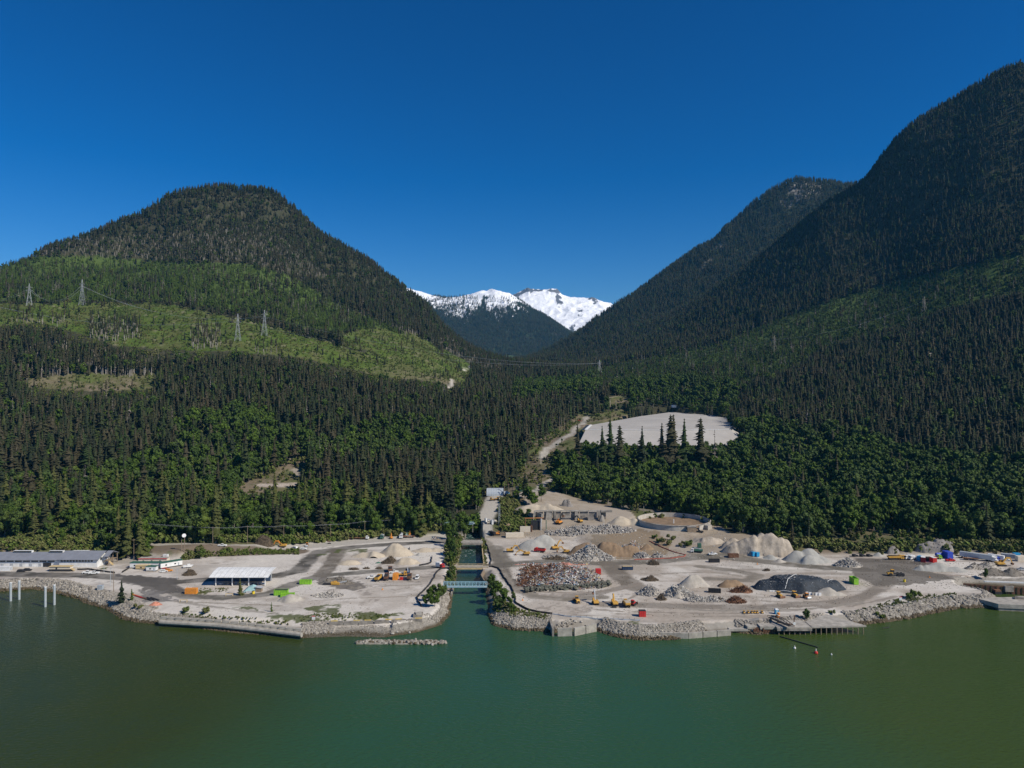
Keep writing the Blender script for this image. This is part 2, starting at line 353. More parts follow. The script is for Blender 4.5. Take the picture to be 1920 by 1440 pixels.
# roads: (points in photo pixels, width in metres, colour)
DARK = (0.085, 0.078, 0.066); BROWN = (0.17, 0.14, 0.11); PALE = (0.41, 0.38, 0.33)
ROADS = [
 ([(-300,1072),(0,1076),(150,1079),(250,1084),(330,1091),(420,1084),(520,1079),(560,1071),(578,1050),(600,1034),(660,1026),(740,1020),(862,1014)], 11, DARK),
 ([(240,1086),(300,1098),(350,1117),(420,1121),(500,1113),(548,1096),(600,1080),(700,1071),(850,1061)], 9, (0.13,0.12,0.10)),
 ([(632,1032),(622,1058),(604,1078)], 11, (0.14,0.12,0.095)),
 ([(-200,1090),(0,1088),(62,1087)], 7, DARK),
 ([(905,1012),(918,1030),(938,1052),(952,1085),(968,1103),(1005,1118),(1060,1123),(1130,1119)], 8, (0.20,0.175,0.14)),
 ([(926,1028),(945,1058)], 15, (0.17,0.15,0.12)),
 ([(935,1060),(1040,1053),(1140,1056),(1230,1052),(1300,1045),(1360,1045),(1440,1054),(1540,1064),(1620,1068)], 13, (0.14,0.125,0.10)),
 ([(1142,1058),(1165,1082),(1192,1102)], 14, (0.17,0.145,0.115)),
 ([(1190,1096),(1120,1112),(1060,1117)], 6, (0.24,0.21,0.175)),
 ([(1130,1133),(1300,1137),(1420,1139),(1540,1133),(1610,1122),(1645,1106),(1668,1088),(1660,1066)], 9, (0.22,0.19,0.155)),
 ([(1200,1130),(1330,1145),(1500,1143),(1620,1130)], 4, (0.27,0.24,0.20)),
 ([(1310,1062),(1370,1068),(1420,1078),(1400,1088),(1330,1085)], 8, (0.20,0.175,0.14)),
 ([(1660,1062),(1740,1079),(1830,1086),(1920,1088),(2300,1090)], 11, (0.15,0.135,0.115)),
 ([(1620,1050),(1680,1052),(1740,1058)], 12, (0.11,0.095,0.08)),
 ([(640,1092),(700,1100),(790,1096)], 1.2, (0.27,0.235,0.19)),
 ([(560,1128),(660,1122),(780,1118)], 1.0, (0.30,0.26,0.21)),
 ([(330,1128),(450,1132),(540,1136),(600,1146)], 1.4, (0.27,0.235,0.19)),
 ([(280,1120),(400,1138),(520,1150)], 2.2, (0.28,0.25,0.21)),
 ([(1040,1136),(1160,1146),(1300,1150),(1400,1150)], 1.6, (0.25,0.215,0.175)),
 ([(1150,1150),(1300,1156),(1400,1156)], 1.2, (0.27,0.235,0.19)),
 ([(1000,1108),(1080,1112),(1170,1104),(1200,1094)], 2.0, (0.25,0.21,0.17)),
 ([(1240,1075),(1330,1072),(1390,1080)], 2.0, (0.27,0.235,0.19)),
 ([(1200,1112),(1180,1122),(1120,1130)], 1.6, (0.25,0.21,0.17)),
 ([(1390,1124),(1480,1130),(1580,1126),(1650,1112)], 1.5, (0.23,0.2,0.165)),
 ([(1420,1134),(1520,1140),(1600,1136),(1680,1118)], 1.8, (0.24,0.205,0.17)),
 ([(1700,1080),(1780,1078),(1850,1081)], 2.5, (0.30,0.24,0.19)),
 ([(930,1040),(945,1062),(972,1100)], 2.0, (0.14,0.12,0.10)),

]
DARKPOLY = [([(205,1075),(330,1085),(345,1112),(290,1112),(250,1096)], (0.10,0.09,0.08)), ([(1590,1050),(1700,1050),(1740,1070),(1790,1085),(1700,1098),(1640,1098),(1600,1080)], (0.13,0.115,0.095)),
 ([(595,1084),(650,1080),(668,1090),(690,1102),(660,1108),(630,1100),(596,1095)], (0.13,0.115,0.10)),
 ([(1130,1012),(1200,1003),(1260,1020),(1250,1045),(1150,1050),(1100,1030)], (0.24,0.18,0.115)),
 ([(1110,1000),(1135,1018),(1140,1035),(1110,1030)], (0.22,0.18,0.13)),
 ([(255,1105),(300,1110),(330,1128),(280,1128)], (0.17,0.16,0.15))]
SLOPE_ROADS = [([(-100,1016),(70,1013),(172,1014),(250,1018),(300,1021),(420,1026),(520,1028),(600,1024)], 5.5, (0.38,0.35,0.30)),
 ([(560,1026),(640,1018),(740,1010),(850,1008)], 15, (0.40,0.37,0.32)),
 ([(906,1000),(905,978),(918,958),(925,938),(930,925)], 14, PALE),
 ([(945,940),(985,925),(1010,918),(1025,905),(1042,898)], 7, (0.34,0.31,0.26)),
 ([(1016,858),(1025,842),(1040,833),(1070,815),(1080,800),(1100,782)], 9, (0.36,0.33,0.28)),
 ([(1540,905),(1600,912),(1660,922),(1740,933),(1800,945),(1900,960)], 4.5, (0.27,0.25,0.20)),
 ([(880,686),(872,696)], 6, (0.45,0.42,0.36)), ([(850,712),(843,728)], 6, (0.45,0.41,0.35)),
 ([(540,862),(570,852)], 5, (0.33,0.28,0.22)), ([(490,910),(560,908)], 9, (0.36,0.31,0.26)), ([(552,880),(560,892)], 7, (0.30,0.26,0.21)),
 ([(1125,748),(1180,742)], 4, (0.26,0.22,0.16)), ([(905,895),(1010,895)], 0.1, (0.26,0.22,0.16)),
 ([(200,1052),(270,1050)], 14, (0.33,0.30,0.26)), ([(100,1005),(180,1003)], 7, (0.19,0.145,0.11)), ([(300,1028),(440,1036),(560,1034)], 14, (0.17,0.135,0.10)),
 ([(1640,982),(1680,984)], 9, (0.20,0.17,0.14)), ([(1700,1022),(1760,1015),(1820,1030)], 12, (0.27,0.24,0.20)), ([(1650,1030),(1700,1032)], 9, (0.30,0.27,0.23)),
 ([(1130,940),(1200,955),(1250,962)], 10, (0.17,0.15,0.12))]
GRASS = [[(575,1137),(610,1132),(640,1133),(638,1150),(655,1152),(600,1166),(545,1160),(500,1158),(490,1150),(560,1152),(600,1150),(590,1143),(570,1142)],
 [(655,1150),(680,1145),(735,1152),(730,1158),(660,1160)], [(440,1135),(480,1136),(490,1144),(470,1146)], [(632,1030),(690,1028),(688,1036),(655,1040),(630,1037)], [(598,1033),(615,1032),(614,1040),(600,1040)],
 [(370,1106),(420,1104),(395,1112),(375,1112)], [(960,1142),(1000,1152),(1030,1160),(1000,1158),(962,1158),(940,1148)], [(1600,1155),(1650,1140),(1740,1118),(1790,1115),(1780,1122),(1690,1140),(1640,1160)], [(1130,1165),(1200,1164),(1260,1172),(1200,1174),(1130,1172)],
 [(180,1062),(205,1060),(200,1068),(178,1068)],[(895,1012),(900,1012),(903,1060),(897,1060)],[(700,1152),(760,1148),(760,1154),(705,1158)],[(330,1148),(358,1146),(356,1152),(335,1152)]]
roads_w = [([P(a, b, 4) for a, b in pts], w, c) for pts, w, c in ROADS]
dark_w = [([P(a, b, 4) for a, b in pts], c) for pts, c in DARKPOLY]
grass_w = [[P(a, b, 4) for a, b in g] for g in GRASS]
slope_w = [([hit(a, b)[:2] for a, b in pts], w, c) for pts, w, c in SLOPE_ROADS]
pad_top = [(1098,806),(1370,806),(1374,796),(1368,782),(1330,776),(1262,772),(1200,780),(1105,797)]
pad_w = [hit(a, b)[:2] for a, b in [(1088,836),(1380,840)]]+[(310, 1000), (315, 1120), (200, 1160), (100, 1110), (92, 950)]

def lerp3(c, m, col): return c*(1-m[..., None])+np.array(col)*m[..., None]
def ground_colour(x, y, z):
    n1 = fbm(x, y, 30, 4, 21); n2 = fbm(x, y, 7, 4, 22); n3 = fbm(x, y, 2.2, 2, 23)
    px, py = proj(x, y, z+3)
    c = np.zeros(x.shape+(3,)); 
    # gravel works yard
    c = lerp3(c, np.ones(x.shape), (0.55, 0.505, 0.445))
    c = lerp3(c, sstep(-0.05, 0.35, n1+n2*0.5)*0.6, (0.37, 0.32, 0.265)); n5 = fbm(x*0.35, y, 14, 4, 27)
    c = lerp3(c, sstep(0.1, 0.4, n5)*0.5, (0.26, 0.225, 0.185))
    c = lerp3(c, sstep(0.1, 0.5, -n1+n2*0.4)*0.6, (0.60, 0.56, 0.49))
    # ruts along the shore yard on the right
    rut = sstep(0.25, 0.5, vnoise(x, y*1.0, 34, 31)*0.5+vnoise(x*0.1, y, 3.0, 33)*1.2)
    c = lerp3(c, rut*(x > 20)*0.6, (0.21, 0.18, 0.145))
    dk = sstep(0.28, 0.34, n2*0.6+n3*0.7)*sstep(-0.05, 0.2, fbm(x, y, 50, 2, 29)); c = lerp3(c, dk*0.55, (0.19, 0.165, 0.14))
    ins = inpoly(x, y, FLAT); w = sstep(-6, 3, np.where(ins, 1, -1)*np.where(y < 760, dpoly(x, y, FLAT, True), 99))
    c = lerp3(c, sstep(0, 60, x)*sstep(-0.35, 0.2, n1+n2*0.4)*0.55, (0.36, 0.305, 0.245))
    # hillside: forest floor, cuts, clearings
    hill = np.zeros_like(c); hill = lerp3(hill, np.ones(x.shape), (0.045, 0.048, 0.026))
    hill = lerp3(hill, sstep(-0.2, 0.4, n2+n1*0.5)*0.7, (0.07, 0.062, 0.038))
    jx = fbm(x, y, 46, 3, 61)*26; jy = fbm(x, y, 46, 3, 62)*9
    cl = inany(px+jx*(z > 60), py+jy*(z > 60), CLEAR).astype(float)
    g = np.zeros_like(c)
    up = sstep(100, 160, z)
    g = lerp3(g, np.ones(x.shape), (0.078, 0.118, 0.020)); g = lerp3(g, sstep(-0.25, 0.3, n1+n2*0.6)*0.7, (0.105, 0.105, 0.042)); g = lerp3(g, sstep(0.28, 0.4, n2*0.7+n3*0.4)*0.6, (0.21, 0.18, 0.13)); g = lerp3(g, sstep(0.1, 0.3, -n2-n1*0.3)*0.5, (0.045, 0.066, 0.018))
    gb = lerp3(np.zeros_like(c), np.ones(x.shape), (0.13, 0.115, 0.06)); gb = lerp3(gb, sstep(-0.15, 0.3, n1+n2*0.8)*0.85, (0.20, 0.155, 0.115))
    gb = lerp3(gb, sstep(0.0, 0.4, -n1+n2)*0.7, (0.075, 0.10, 0.03))
    g = g*up[..., None]+gb*(1-up)[..., None]
    hill = lerp3(hill, cl, (0, 0, 0))+g*cl[..., None]
    rg = inany(px, py, REGEN).astype(float)*(1-cl); hill = lerp3(hill, rg*0.85, (0.075, 0.115, 0.026))
    # open ground round the demolition at the right of the creek, up to the tank
    OPEN = [P(a, b, 9) for a, b in [(905,1012),(960,1003),(1000,985),(975,950),(1040,945),(1130,958),(1180,965),(1200,982),(1340,984),(1370,1000),(1440,1003),(1475,1030),(1540,1040),(1640,1040),(1640,1070),(905,1070)]]
    op = inpoly(x, y, OPEN).astype(float)
    oc = lerp3(np.zeros_like(c), np.ones(x.shape), (0.35, 0.30, 0.24)); oc = lerp3(oc, sstep(-0.1, 0.35, n1+n2*0.4)*0.6, (0.25, 0.20, 0.14))
    hill = lerp3(hill, op, (0, 0, 0))+oc*op[..., None]
    for pl in ([(1690,1000),(1830,1012),(1840,1036),(1690,1036)],):
        q = inpoly(px, py, pl)*sstep(-0.1, 0.1, n2); hill = lerp3(hill, q, (0.27, 0.24, 0.20))
    c = c*w[..., None]+hill*(1-w)[..., None]
    zone = np.where(w > 0.5, 0, 2)
    nb = n2*3.2+n3*1.5
    for i, (pl, wd, col) in enumerate(roads_w):
        d = dpoly(x, y, pl)+nb*0.8; m = 1-sstep(wd*0.38, wd*0.6, d); m = m*(0.72+0.5*np.clip(n2+0.3, 0, 0.6)); c = lerp3(c, np.clip(m, 0, 1), col); zone = np.where((m > 0.5) & (wd > 4), 1, zone)
    for pl, col in dark_w:
        ip = inpoly(x+nb, y+nb*1.5, pl).astype(float); c = lerp3(c, ip*0.85, col)
    for pl, wd, col in slope_w:
        d = dpoly(x, y, pl)+nb*0.35; m = 1-sstep(wd*0.4, wd*0.62, d); c = lerp3(c, m, col)
        zone = np.where((m > 0.5) & (wd < 16), 1, zone)
    for pl in grass_w:
        ip = inpoly(x+nb*0.7, y+nb*2, pl)*sstep(-0.3, 0.02, n2+n3*0.6); c = lerp3(c, ip*0.9, (0.085, 0.10, 0.035)); zone = np.where(ip > 0.6, 0, zone)
    # shore, wet below the tide line
    sh = (y < 620)&(z < 3.4)
    dS = np.minimum(dpoly(x, y, sl_w), dpoly(x, y, sr_w)); shc = lerp3(np.zeros_like(c), np.ones(x.shape), (0.30, 0.275, 0.235))
    shc = lerp3(shc, sstep(0.0, 0.3, n2)*0.6, (0.20, 0.18, 0.15))
    bt = sstep(1.7, 0.5, z+n2*0.9); shc = lerp3(shc, bt, (0.085, 0.068, 0.042))
    mud = ((np.abs(x+120) < 60)*(y < 350))*sstep(0.9, 0.2, z); shc = lerp3(shc, mud*0.7, (0.13, 0.12, 0.095))
    sm = sh*sstep(9, 6, dS); c = lerp3(c, sm, (0, 0, 0))+shc*sm[..., None]
    zone = np.where(sm > 0.5, 3, zone)
    return c, zone

def grid(us, ys, names, matr, split=True):
    U, Y = np.meshgrid(us, ys); X = U*Y; Z = zf(X, Y)
    col, zone = ground_colour(X, Y, Z)
    nr, nc = X.shape; V = np.stack([X, Y, Z], -1).reshape(-1, 3); C4 = np.concatenate([col, np.ones(col.shape[:2]+(1,))], -1).reshape(-1, 4)
    idx = np.arange(nr*nc).reshape(nr, nc); Q = np.stack([idx[:-1, :-1], idx[:-1, 1:], idx[1:, 1:], idx[1:, :-1]], -1).reshape(-1, 4)
    zq = zone[:-1, :-1].reshape(-1)
    # drop what lies deep under water
    deep = (V[Q, 2].max(1) < -1.9); Q = Q[~deep]; zq = zq[~deep]
    if not split: zq = np.full(len(Q), 2)
    out = []
    for k, nm in names.items():
        q = Q[zq == k]
        if not len(q): continue
        u, inv = np.unique(q, return_inverse=True)
        me = mesh_np(nm, V[u], inv.reshape(q.shape), [matr], smooth=True)
        a = me.attributes.new('col', 'FLOAT_COLOR', 'POINT'); a.data.foreach_set('color', C4[u].astype(np.float32).ravel())
        o = link(nm, me); tag(o, kind='structure'); out.append(o)
    return out
M_ground = attr_mat('ground_soil', ((0.6, 0.16), (3.5, 0.14)), 0.12, 1.6)
M_hill = attr_mat('hill_soil', ((0.35, 0.35), (0.06, 0.25)), 1.2, 0.25)
ys_near = np.concatenate([np.linspace(318, 470, 190)[:-1], np.geomspace(470, 705, 190)])
grid(np.linspace(-1.04, 1.04, 840), ys_near, {0: 'ground', 1: 'dirt_road', 2: 'hillside', 3: 'shore'}, M_ground)
grid(np.linspace(-1.04, 1.04, 480), np.geomspace(702, 3400, 330), {2: 'hills'}, M_hill, split=False)

# ------------------------------------------------------------------ the mountains up the valley
def range_mesh(name, pts, c, us, ys, rough, matr, seed, colour):
    rb = RBF(pts, c); U, Y = np.meshgrid(us, ys); X = U*Y
    f = lambda X, Y: rb(X, Y)+fbm(X, Y, rough*6, 4, seed)*rough*0.6+(0.5-np.abs(fbm(X, Y, rough*3, 4, seed+4)))*rough*0.9
    Z = f(X, Y)
    nr, nc = X.shape; V = np.stack([X, Y, Z], -1).reshape(-1, 3); idx = np.arange(nr*nc).reshape(nr, nc)
    Q = np.stack([idx[:-1, :-1], idx[:-1, 1:], idx[1:, 1:], idx[1:, :-1]], -1).reshape(-1, 4)
    me = mesh_np(name, V, Q, [matr], smooth=True)
    col = colour(X, Y, Z); a = me.attributes.new('col', 'FLOAT_COLOR', 'POINT')
    a.data.foreach_set('color', np.concatenate([col, np.ones(col.shape[:2]+(1,))], -1).reshape(-1, 4).astype(np.float32).ravel())
    return tag(link(name, me), kind='structure'), f
ptsC = [cz(*a) for a in [(1640,372,3700),(1565,352,3620),(1530,350,3550),(1500,345,3500),(1470,352,3500),(1420,382,3500),(1370,428,3450),(1300,478,3400),(1240,522,3350),(1180,562,3300),(1140,592,3250),(1080,642,3200),(1030,672,3150),
  (1500,450,3100),(1400,505,3000),(1300,565,2950),(1200,615,2900),(1120,655,2850),(1500,540,2750),(1600,480,2900),(1000,685,2900),(1350,620,2700),(1000,680,3100),(900,680,3000)]]
ptsC += [(1900, 4600, 500), (1300, 4600, 350), (700, 4300, 200), (300, 4000, 170), (2400, 3600, 800), (0, 3400, 150)]
def colC(X, Y, Z):
    c = lerp3(np.zeros(X.shape+(3,)), np.ones(X.shape), (0.035, 0.042, 0.024)); px, py = proj(X, Y, Z)
    c = lerp3(c, inpoly(px, py, [(1060,665),(1130,632),(1180,625),(1200,640),(1120,668),(1040,678)]).astype(float), (0.07, 0.10, 0.035))
    rock = sstep(0.25, 0.45, fbm(X, Y, 160, 4, 40))*sstep(500, 850, Z); c = lerp3(c, rock*0.8, (0.30, 0.27, 0.24)); return c
oC, fC = range_mesh('mountain_ridge', ptsC, 60.0, np.linspace(-0.08, 0.62, 260), np.geomspace(2600, 4700, 160), 55, M_hill, 60, colC)
ptsD1 = [cz(*a, 10) for a in [(600,520,7600),(700,535,7200),(790,551,6900),(850,565,6800),(880,557,6700),(920,546,6600),(960,555,6500),(980,577,6400),(1030,602,6200),(1060,618,6000),(1075,632,5800),
  (1064,662,5300),(1000,674,5200),(900,662,5300),(800,610,5900),(960,600,6000),(900,590,6100),(1100,668,5200)]]+[(-900, 8300, 700), (-200, 8000, 600), (400, 7800, 350), (700, 6000, 330)]
def colD1(X, Y, Z):
    c = lerp3(np.zeros(X.shape+(3,)), np.ones(X.shape), (0.030, 0.042, 0.027)); px, py = proj(X, Y, Z)
    sn = fbm(X*1.5, Y*0.35, 90, 4, 50, 0.7)*1.1+np.interp(py, [540, 556, 575, 592, 612], [0.95, 0.55, 0.12, -0.2, -0.8])-np.interp(px, [960, 1040, 1060], [0, 0.35, 0.5])
    c = lerp3(c, sstep(0.0, 0.1, sn), (0.86, 0.88, 0.92))
    c = lerp3(c, (sstep(10, 4, np.abs(px-1040-(py-610)*0.45))*(py > 606)*(py < 642)*sstep(-0.1, 0.2, fbm(X, Y, 60, 3, 52)))*0.8, (0.27, 0.25, 0.22)); 
    c = lerp3(c, inpoly(px, py, [(920,640),(1000,672),(960,678),(900,662)])*0.7, (0.06, 0.09, 0.035)); return c
oD1, fD1 = range_mesh('snow_ridge', ptsD1, 60.0, np.linspace(-0.24, 0.18, 420), np.geomspace(5000, 8000, 240), 70, M_hill, 70, colD1)
ptsD2 = [cz(*a, 0) for a in [(860,590,9900),(930,566,9700),(962,556,9500),(980,546,9450),(995,542,9400),(1020,544,9400),(1045,546,9400),(1054,560,9400),(1080,562,9400),(1100,564,9300),(1112,561,9300),(1122,568,9300),(1140,569,9300),(1160,582,9200),(1200,600,9000),
  (1000,580,8900),(1060,600,8600),(1070,630,8000),(1120,600,8500),(1150,625,8000),(1100,640,7800),(1000,640,7800)]]+[(-400, 11500, 800), (700, 11500, 900), (1500, 11000, 700), (1900, 9000, 600)]
def colD2(X, Y, Z):
    px, py = proj(X, Y, Z); c = lerp3(np.zeros(X.shape+(3,)), np.ones(X.shape), (0.88, 0.89, 0.92))
    n = fbm(X, Y*0.4, 130, 4, 55, 0.65)
    rk = n+np.interp(py, [540, 545, 548, 575, 600, 618, 632], [0.1, 0.0, -0.45, -0.55, -0.4, 0.0, 0.5])+0.55*np.exp(-((px-1049)/7)**2)*(py < 570)+0.5*np.exp(-((px-1110)/12)**2)*(py < 576)+0.35*sstep(4, 1, np.abs(py-np.interp(px, [960, 995, 1045], [556, 543, 547])))
    c = lerp3(c, sstep(0.05, 0.15, rk), (0.13, 0.135, 0.15)); c = lerp3(c, sstep(608, 630, py)*sstep(0.1, 0.2, rk), (0.03, 0.042, 0.028)); return c
oD2, fD2 = range_mesh('snow_mountain', ptsD2, 40.0, np.linspace(-0.12, 0.26, 420), np.geomspace(7600, 11500, 240), 60, M_hill, 80, colD2)

# ------------------------------------------------------------------ water
def water_mat():
    m, t, b = nodes_of('turbid_water')
    geo = nn(t, 'ShaderNodeNewGeometry'); sep = nn(t, 'ShaderNodeSeparateXYZ'); t.links.new(geo.outputs['Position'], sep.inputs[0])
    nz = nn(t, 'ShaderNodeTexNoise'); nz.inputs['Scale'].default_value = 0.006; nz.inputs['Detail'].default_value = 4; t.links.new(geo.outputs['Position'], nz.inputs['Vector'])
    def mth(op, a, b_, c=None):
        n = nn(t, 'ShaderNodeMath', operation=op)
        for i, v in enumerate([a, b_, c]):
            if v is None: continue
            if isinstance(v, (int, float)): n.inputs[i].default_value = v
            else: t.links.new(v, n.inputs[i])
        return n.outputs[0]
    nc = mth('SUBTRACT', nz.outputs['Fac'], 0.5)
    # teal colour down the middle, fading to green at both sides
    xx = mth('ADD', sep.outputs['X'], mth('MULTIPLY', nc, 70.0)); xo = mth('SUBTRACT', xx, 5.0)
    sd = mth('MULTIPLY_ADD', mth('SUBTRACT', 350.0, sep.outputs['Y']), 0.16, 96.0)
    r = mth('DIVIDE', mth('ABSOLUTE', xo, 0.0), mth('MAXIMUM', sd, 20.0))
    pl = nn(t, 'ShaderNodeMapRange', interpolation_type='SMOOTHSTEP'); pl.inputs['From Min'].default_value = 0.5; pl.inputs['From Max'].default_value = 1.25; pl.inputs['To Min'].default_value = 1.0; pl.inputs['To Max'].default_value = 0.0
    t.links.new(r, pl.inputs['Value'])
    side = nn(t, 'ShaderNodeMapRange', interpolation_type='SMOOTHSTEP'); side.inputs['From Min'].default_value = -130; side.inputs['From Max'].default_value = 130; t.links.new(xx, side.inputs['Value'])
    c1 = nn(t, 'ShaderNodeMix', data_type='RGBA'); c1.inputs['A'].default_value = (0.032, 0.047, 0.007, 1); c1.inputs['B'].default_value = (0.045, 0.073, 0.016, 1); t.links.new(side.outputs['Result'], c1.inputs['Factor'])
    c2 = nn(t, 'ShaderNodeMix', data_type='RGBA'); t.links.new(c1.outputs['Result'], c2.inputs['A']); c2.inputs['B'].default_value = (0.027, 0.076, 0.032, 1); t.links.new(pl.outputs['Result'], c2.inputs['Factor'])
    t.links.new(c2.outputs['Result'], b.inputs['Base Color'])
    b.inputs['Roughness'].default_value = 0.12; b.inputs['IOR'].default_value = 1.33; b.inputs['Specular IOR Level'].default_value = 0.33
    w1 = nn(t, 'ShaderNodeTexNoise'); w1.inputs['Scale'].default_value = 0.45; w1.inputs['Detail'].default_value = 4
    mp = nn(t, 'ShaderNodeMapping'); mp.inputs['Scale'].default_value = (1, 1.8, 1); mp.inputs['Rotation'].default_value = (0, 0, 0.3); t.links.new(geo.outputs['Position'], mp.inputs['Vector']); t.links.new(mp.outputs[0], w1.inputs['Vector'])
    w2 = nn(t, 'ShaderNodeTexNoise'); w2.inputs['Scale'].default_value = 0.03; w2.inputs['Detail'].default_value = 2; t.links.new(geo.outputs['Position'], w2.inputs['Vector'])
    hh = mth('MULTIPLY', w1.outputs['Fac'], mth('MULTIPLY_ADD', w2.outputs['Fac'], 1.2, 0.1))
    bp = nn(t, 'ShaderNodeBump'); bp.inputs['Strength'].default_value = 1.0; bp.inputs['Distance'].default_value = 0.55
    t.links.new(hh, bp.inputs['Height']); t.links.new(bp.outputs[0], b.inputs['Normal'])
    return m
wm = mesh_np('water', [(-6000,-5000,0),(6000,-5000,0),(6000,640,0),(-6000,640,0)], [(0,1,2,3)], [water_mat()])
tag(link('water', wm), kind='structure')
def creek_mat():
    m, t, b = nodes_of('creek_water')
    geo = nn(t, 'ShaderNodeNewGeometry'); nz = nn(t, 'ShaderNodeTexNoise'); nz.inputs['Scale'].default_value = 0.35; nz.inputs['Detail'].default_value = 6; nz.inputs['Roughness'].default_value = 0.7
    t.links.new(geo.outputs['Position'], nz.inputs['Vector'])
    sep = nn(t, 'ShaderNodeSeparateXYZ'); t.links.new(geo.outputs['Position'], sep.inputs[0])
    up = nn(t, 'ShaderNodeMapRange'); up.inputs['From Min'].default_value = 425; up.inputs['From Max'].default_value = 500; up.inputs['To Min'].default_value = -0.14; up.inputs['To Max'].default_value = 0.03; t.links.new(sep.outputs['Y'], up.inputs['Value'])
    ad = nn(t, 'ShaderNodeMath', operation='ADD'); t.links.new(nz.outputs['Fac'], ad.inputs[0]); t.links.new(up.outputs['Result'], ad.inputs[1])
    rp = nn(t, 'ShaderNodeValToRGB'); e = rp.color_ramp.elements; e[0].position = 0.60; e[0].color = (0.018, 0.055, 0.045, 1); e[1].position = 0.68; e[1].color = (0.5, 0.55, 0.55, 1)
    t.links.new(ad.outputs[0], rp.inputs['Fac']); t.links.new(rp.outputs['Color'], b.inputs['Base Color']); b.inputs['Roughness'].default_value = 0.15; b.inputs['IOR'].default_value = 1.33
    bp = nn(t, 'ShaderNodeBump'); bp.inputs['Strength'].default_value = 1; bp.inputs['Distance'].default_value = 0.35; t.links.new(nz.outputs['Fac'], bp.inputs['Height']); t.links.new(bp.outputs[0], b.inputs['Normal'])
    return m
ck = [P(a, b, 0) for a, b in [(840,1098),(918,1098),(915,1062),(912,1012),(905,985),(870,985),(860,1012),(850,1062)]]
tag(MB().slab(ck, -0.5, 0.05).build('creek', creek_mat()), kind='structure')

# ------------------------------------------------------------------ trees
C_BARK = (0.16, 0.125, 0.095)
M_conif = rand_mat('conifer_needles', [(0.016,0.024,0.014),(0.052,0.046,0.024),(0.022,0.032,0.016),(0.034,0.040,0.018),(0.064,0.054,0.032),(0.028,0.048,0.014),(0.062,0.070,0.022)], 0.8, 0.010, 0.85, 0.9)
M_decid = rand_mat('broad_leaves', [(0.024,0.046,0.007),(0.064,0.104,0.012),(0.036,0.064,0.010),(0.050,0.078,0.020),(0.100,0.134,0.018)], 0.7, 0.012, 0.7, 0.6)
M_regen = rand_mat('young_needles', [(0.036,0.066,0.016),(0.068,0.104,0.018),(0.048,0.072,0.020),(0.096,0.130,0.022)], 0.8, 0.008, 0.5, 0.9)
M_bush = rand_mat('shrub_leaves', [(0.072,0.105,0.020),(0.100,0.135,0.026),(0.130,0.125,0.048),(0.082,0.120,0.022)], 0.8, 0.010, 0.5, 0.9)
M_cedar = rand_mat('cedar_fronds', [(0.055,0.065,0.020),(0.075,0.082,0.024),(0.085,0.085,0.026)], 0.8, 0.02, 0.6, 0.8)
M_dead = rand_mat('dead_twigs', [(0.16,0.14,0.125),(0.24,0.21,0.19),(0.12,0.095,0.08)], 0.9, 0.02, 0.8, 1.0)
M_bark = rand_mat('bark', [(0.12,0.10,0.08),(0.34,0.31,0.27),(0.20,0.17,0.14)], 0.9, 0.02, 0.9, 1.0)

def crown_conifer(r, H, rad, cb, levels, nb, core=True, sparse=0.0, pw_=0.8):
    """drooping ragged boughs in whorls round the stem"""
    V = []; Fc = []; off = [r.gauss(0, 0.10)*rad for _ in range(4)]; gap = [r.random()*6.28 for _ in range(levels)]
    for l in range(levels):
        t = (l+r.random()*0.7)/levels; z0 = H*(cb+(1-cb)*t); rr = rad*((1-t)**pw_)*(0.65+0.65*r.random())+0.3
        for k in range(nb):
            if r.random() < sparse+0.10: continue
            a = 2*math.pi*(k+r.random()*0.9)/nb+l*1.7; asym = 0.75+0.35*math.cos(a-gap[l]); L = rr*(0.6+0.7*r.random())*asym; w = L*0.26+0.28; ca, sa = math.cos(a), math.sin(a)
            up = r.gauss(0.05, 0.12); zt = z0-L*(0.32+0.2*r.random()); zm = z0-L*0.12; b = len(V)
            V += [(0, 0, z0+0.3), (ca*L*0.55-sa*w, sa*L*0.55+ca*w, zm-0.25*L+up), (ca*L, sa*L, zt), (ca*L*0.55+sa*w, sa*L*0.55-ca*w, zm-0.25*L-up)]
            Fc += [(b, b+1, b+2), (b, b+2, b+3)]
            if nb > 8 or k % 2:
                b = len(V); q = 0.55+0.3*r.random(); V += [(ca*L*q*0.5, sa*L*q*0.5, z0-L*0.1+0.35), (ca*L*q-sa*w*0.8, sa*L*q+ca*w*0.8, z0-L*0.3), (ca*L*q+sa*w*0.8, sa*L*q-ca*w*0.8, z0-L*0.3-0.3)]; Fc += [(b, b+1, b+2)]
    if core:
        n = 7; b = len(V); seg = 5
        for s in range(seg+1):
            t = s/seg
            for i in range(n):
                a = 2*math.pi*i/n+s*0.4; q = rad*0.46*(1-t)**pw_*(0.65+0.6*r.random())+0.05; V.append((math.cos(a)*q, math.sin(a)*q, H*(cb+(1-cb)*t)))
        for s in range(seg):
            for i in range(n):
                i2 = (i+1) % n; p = b+s*n; Fc += [(p+i, p+i2, p+n+i2), (p+i, p+n+i2, p+n+i)]
    return V, Fc
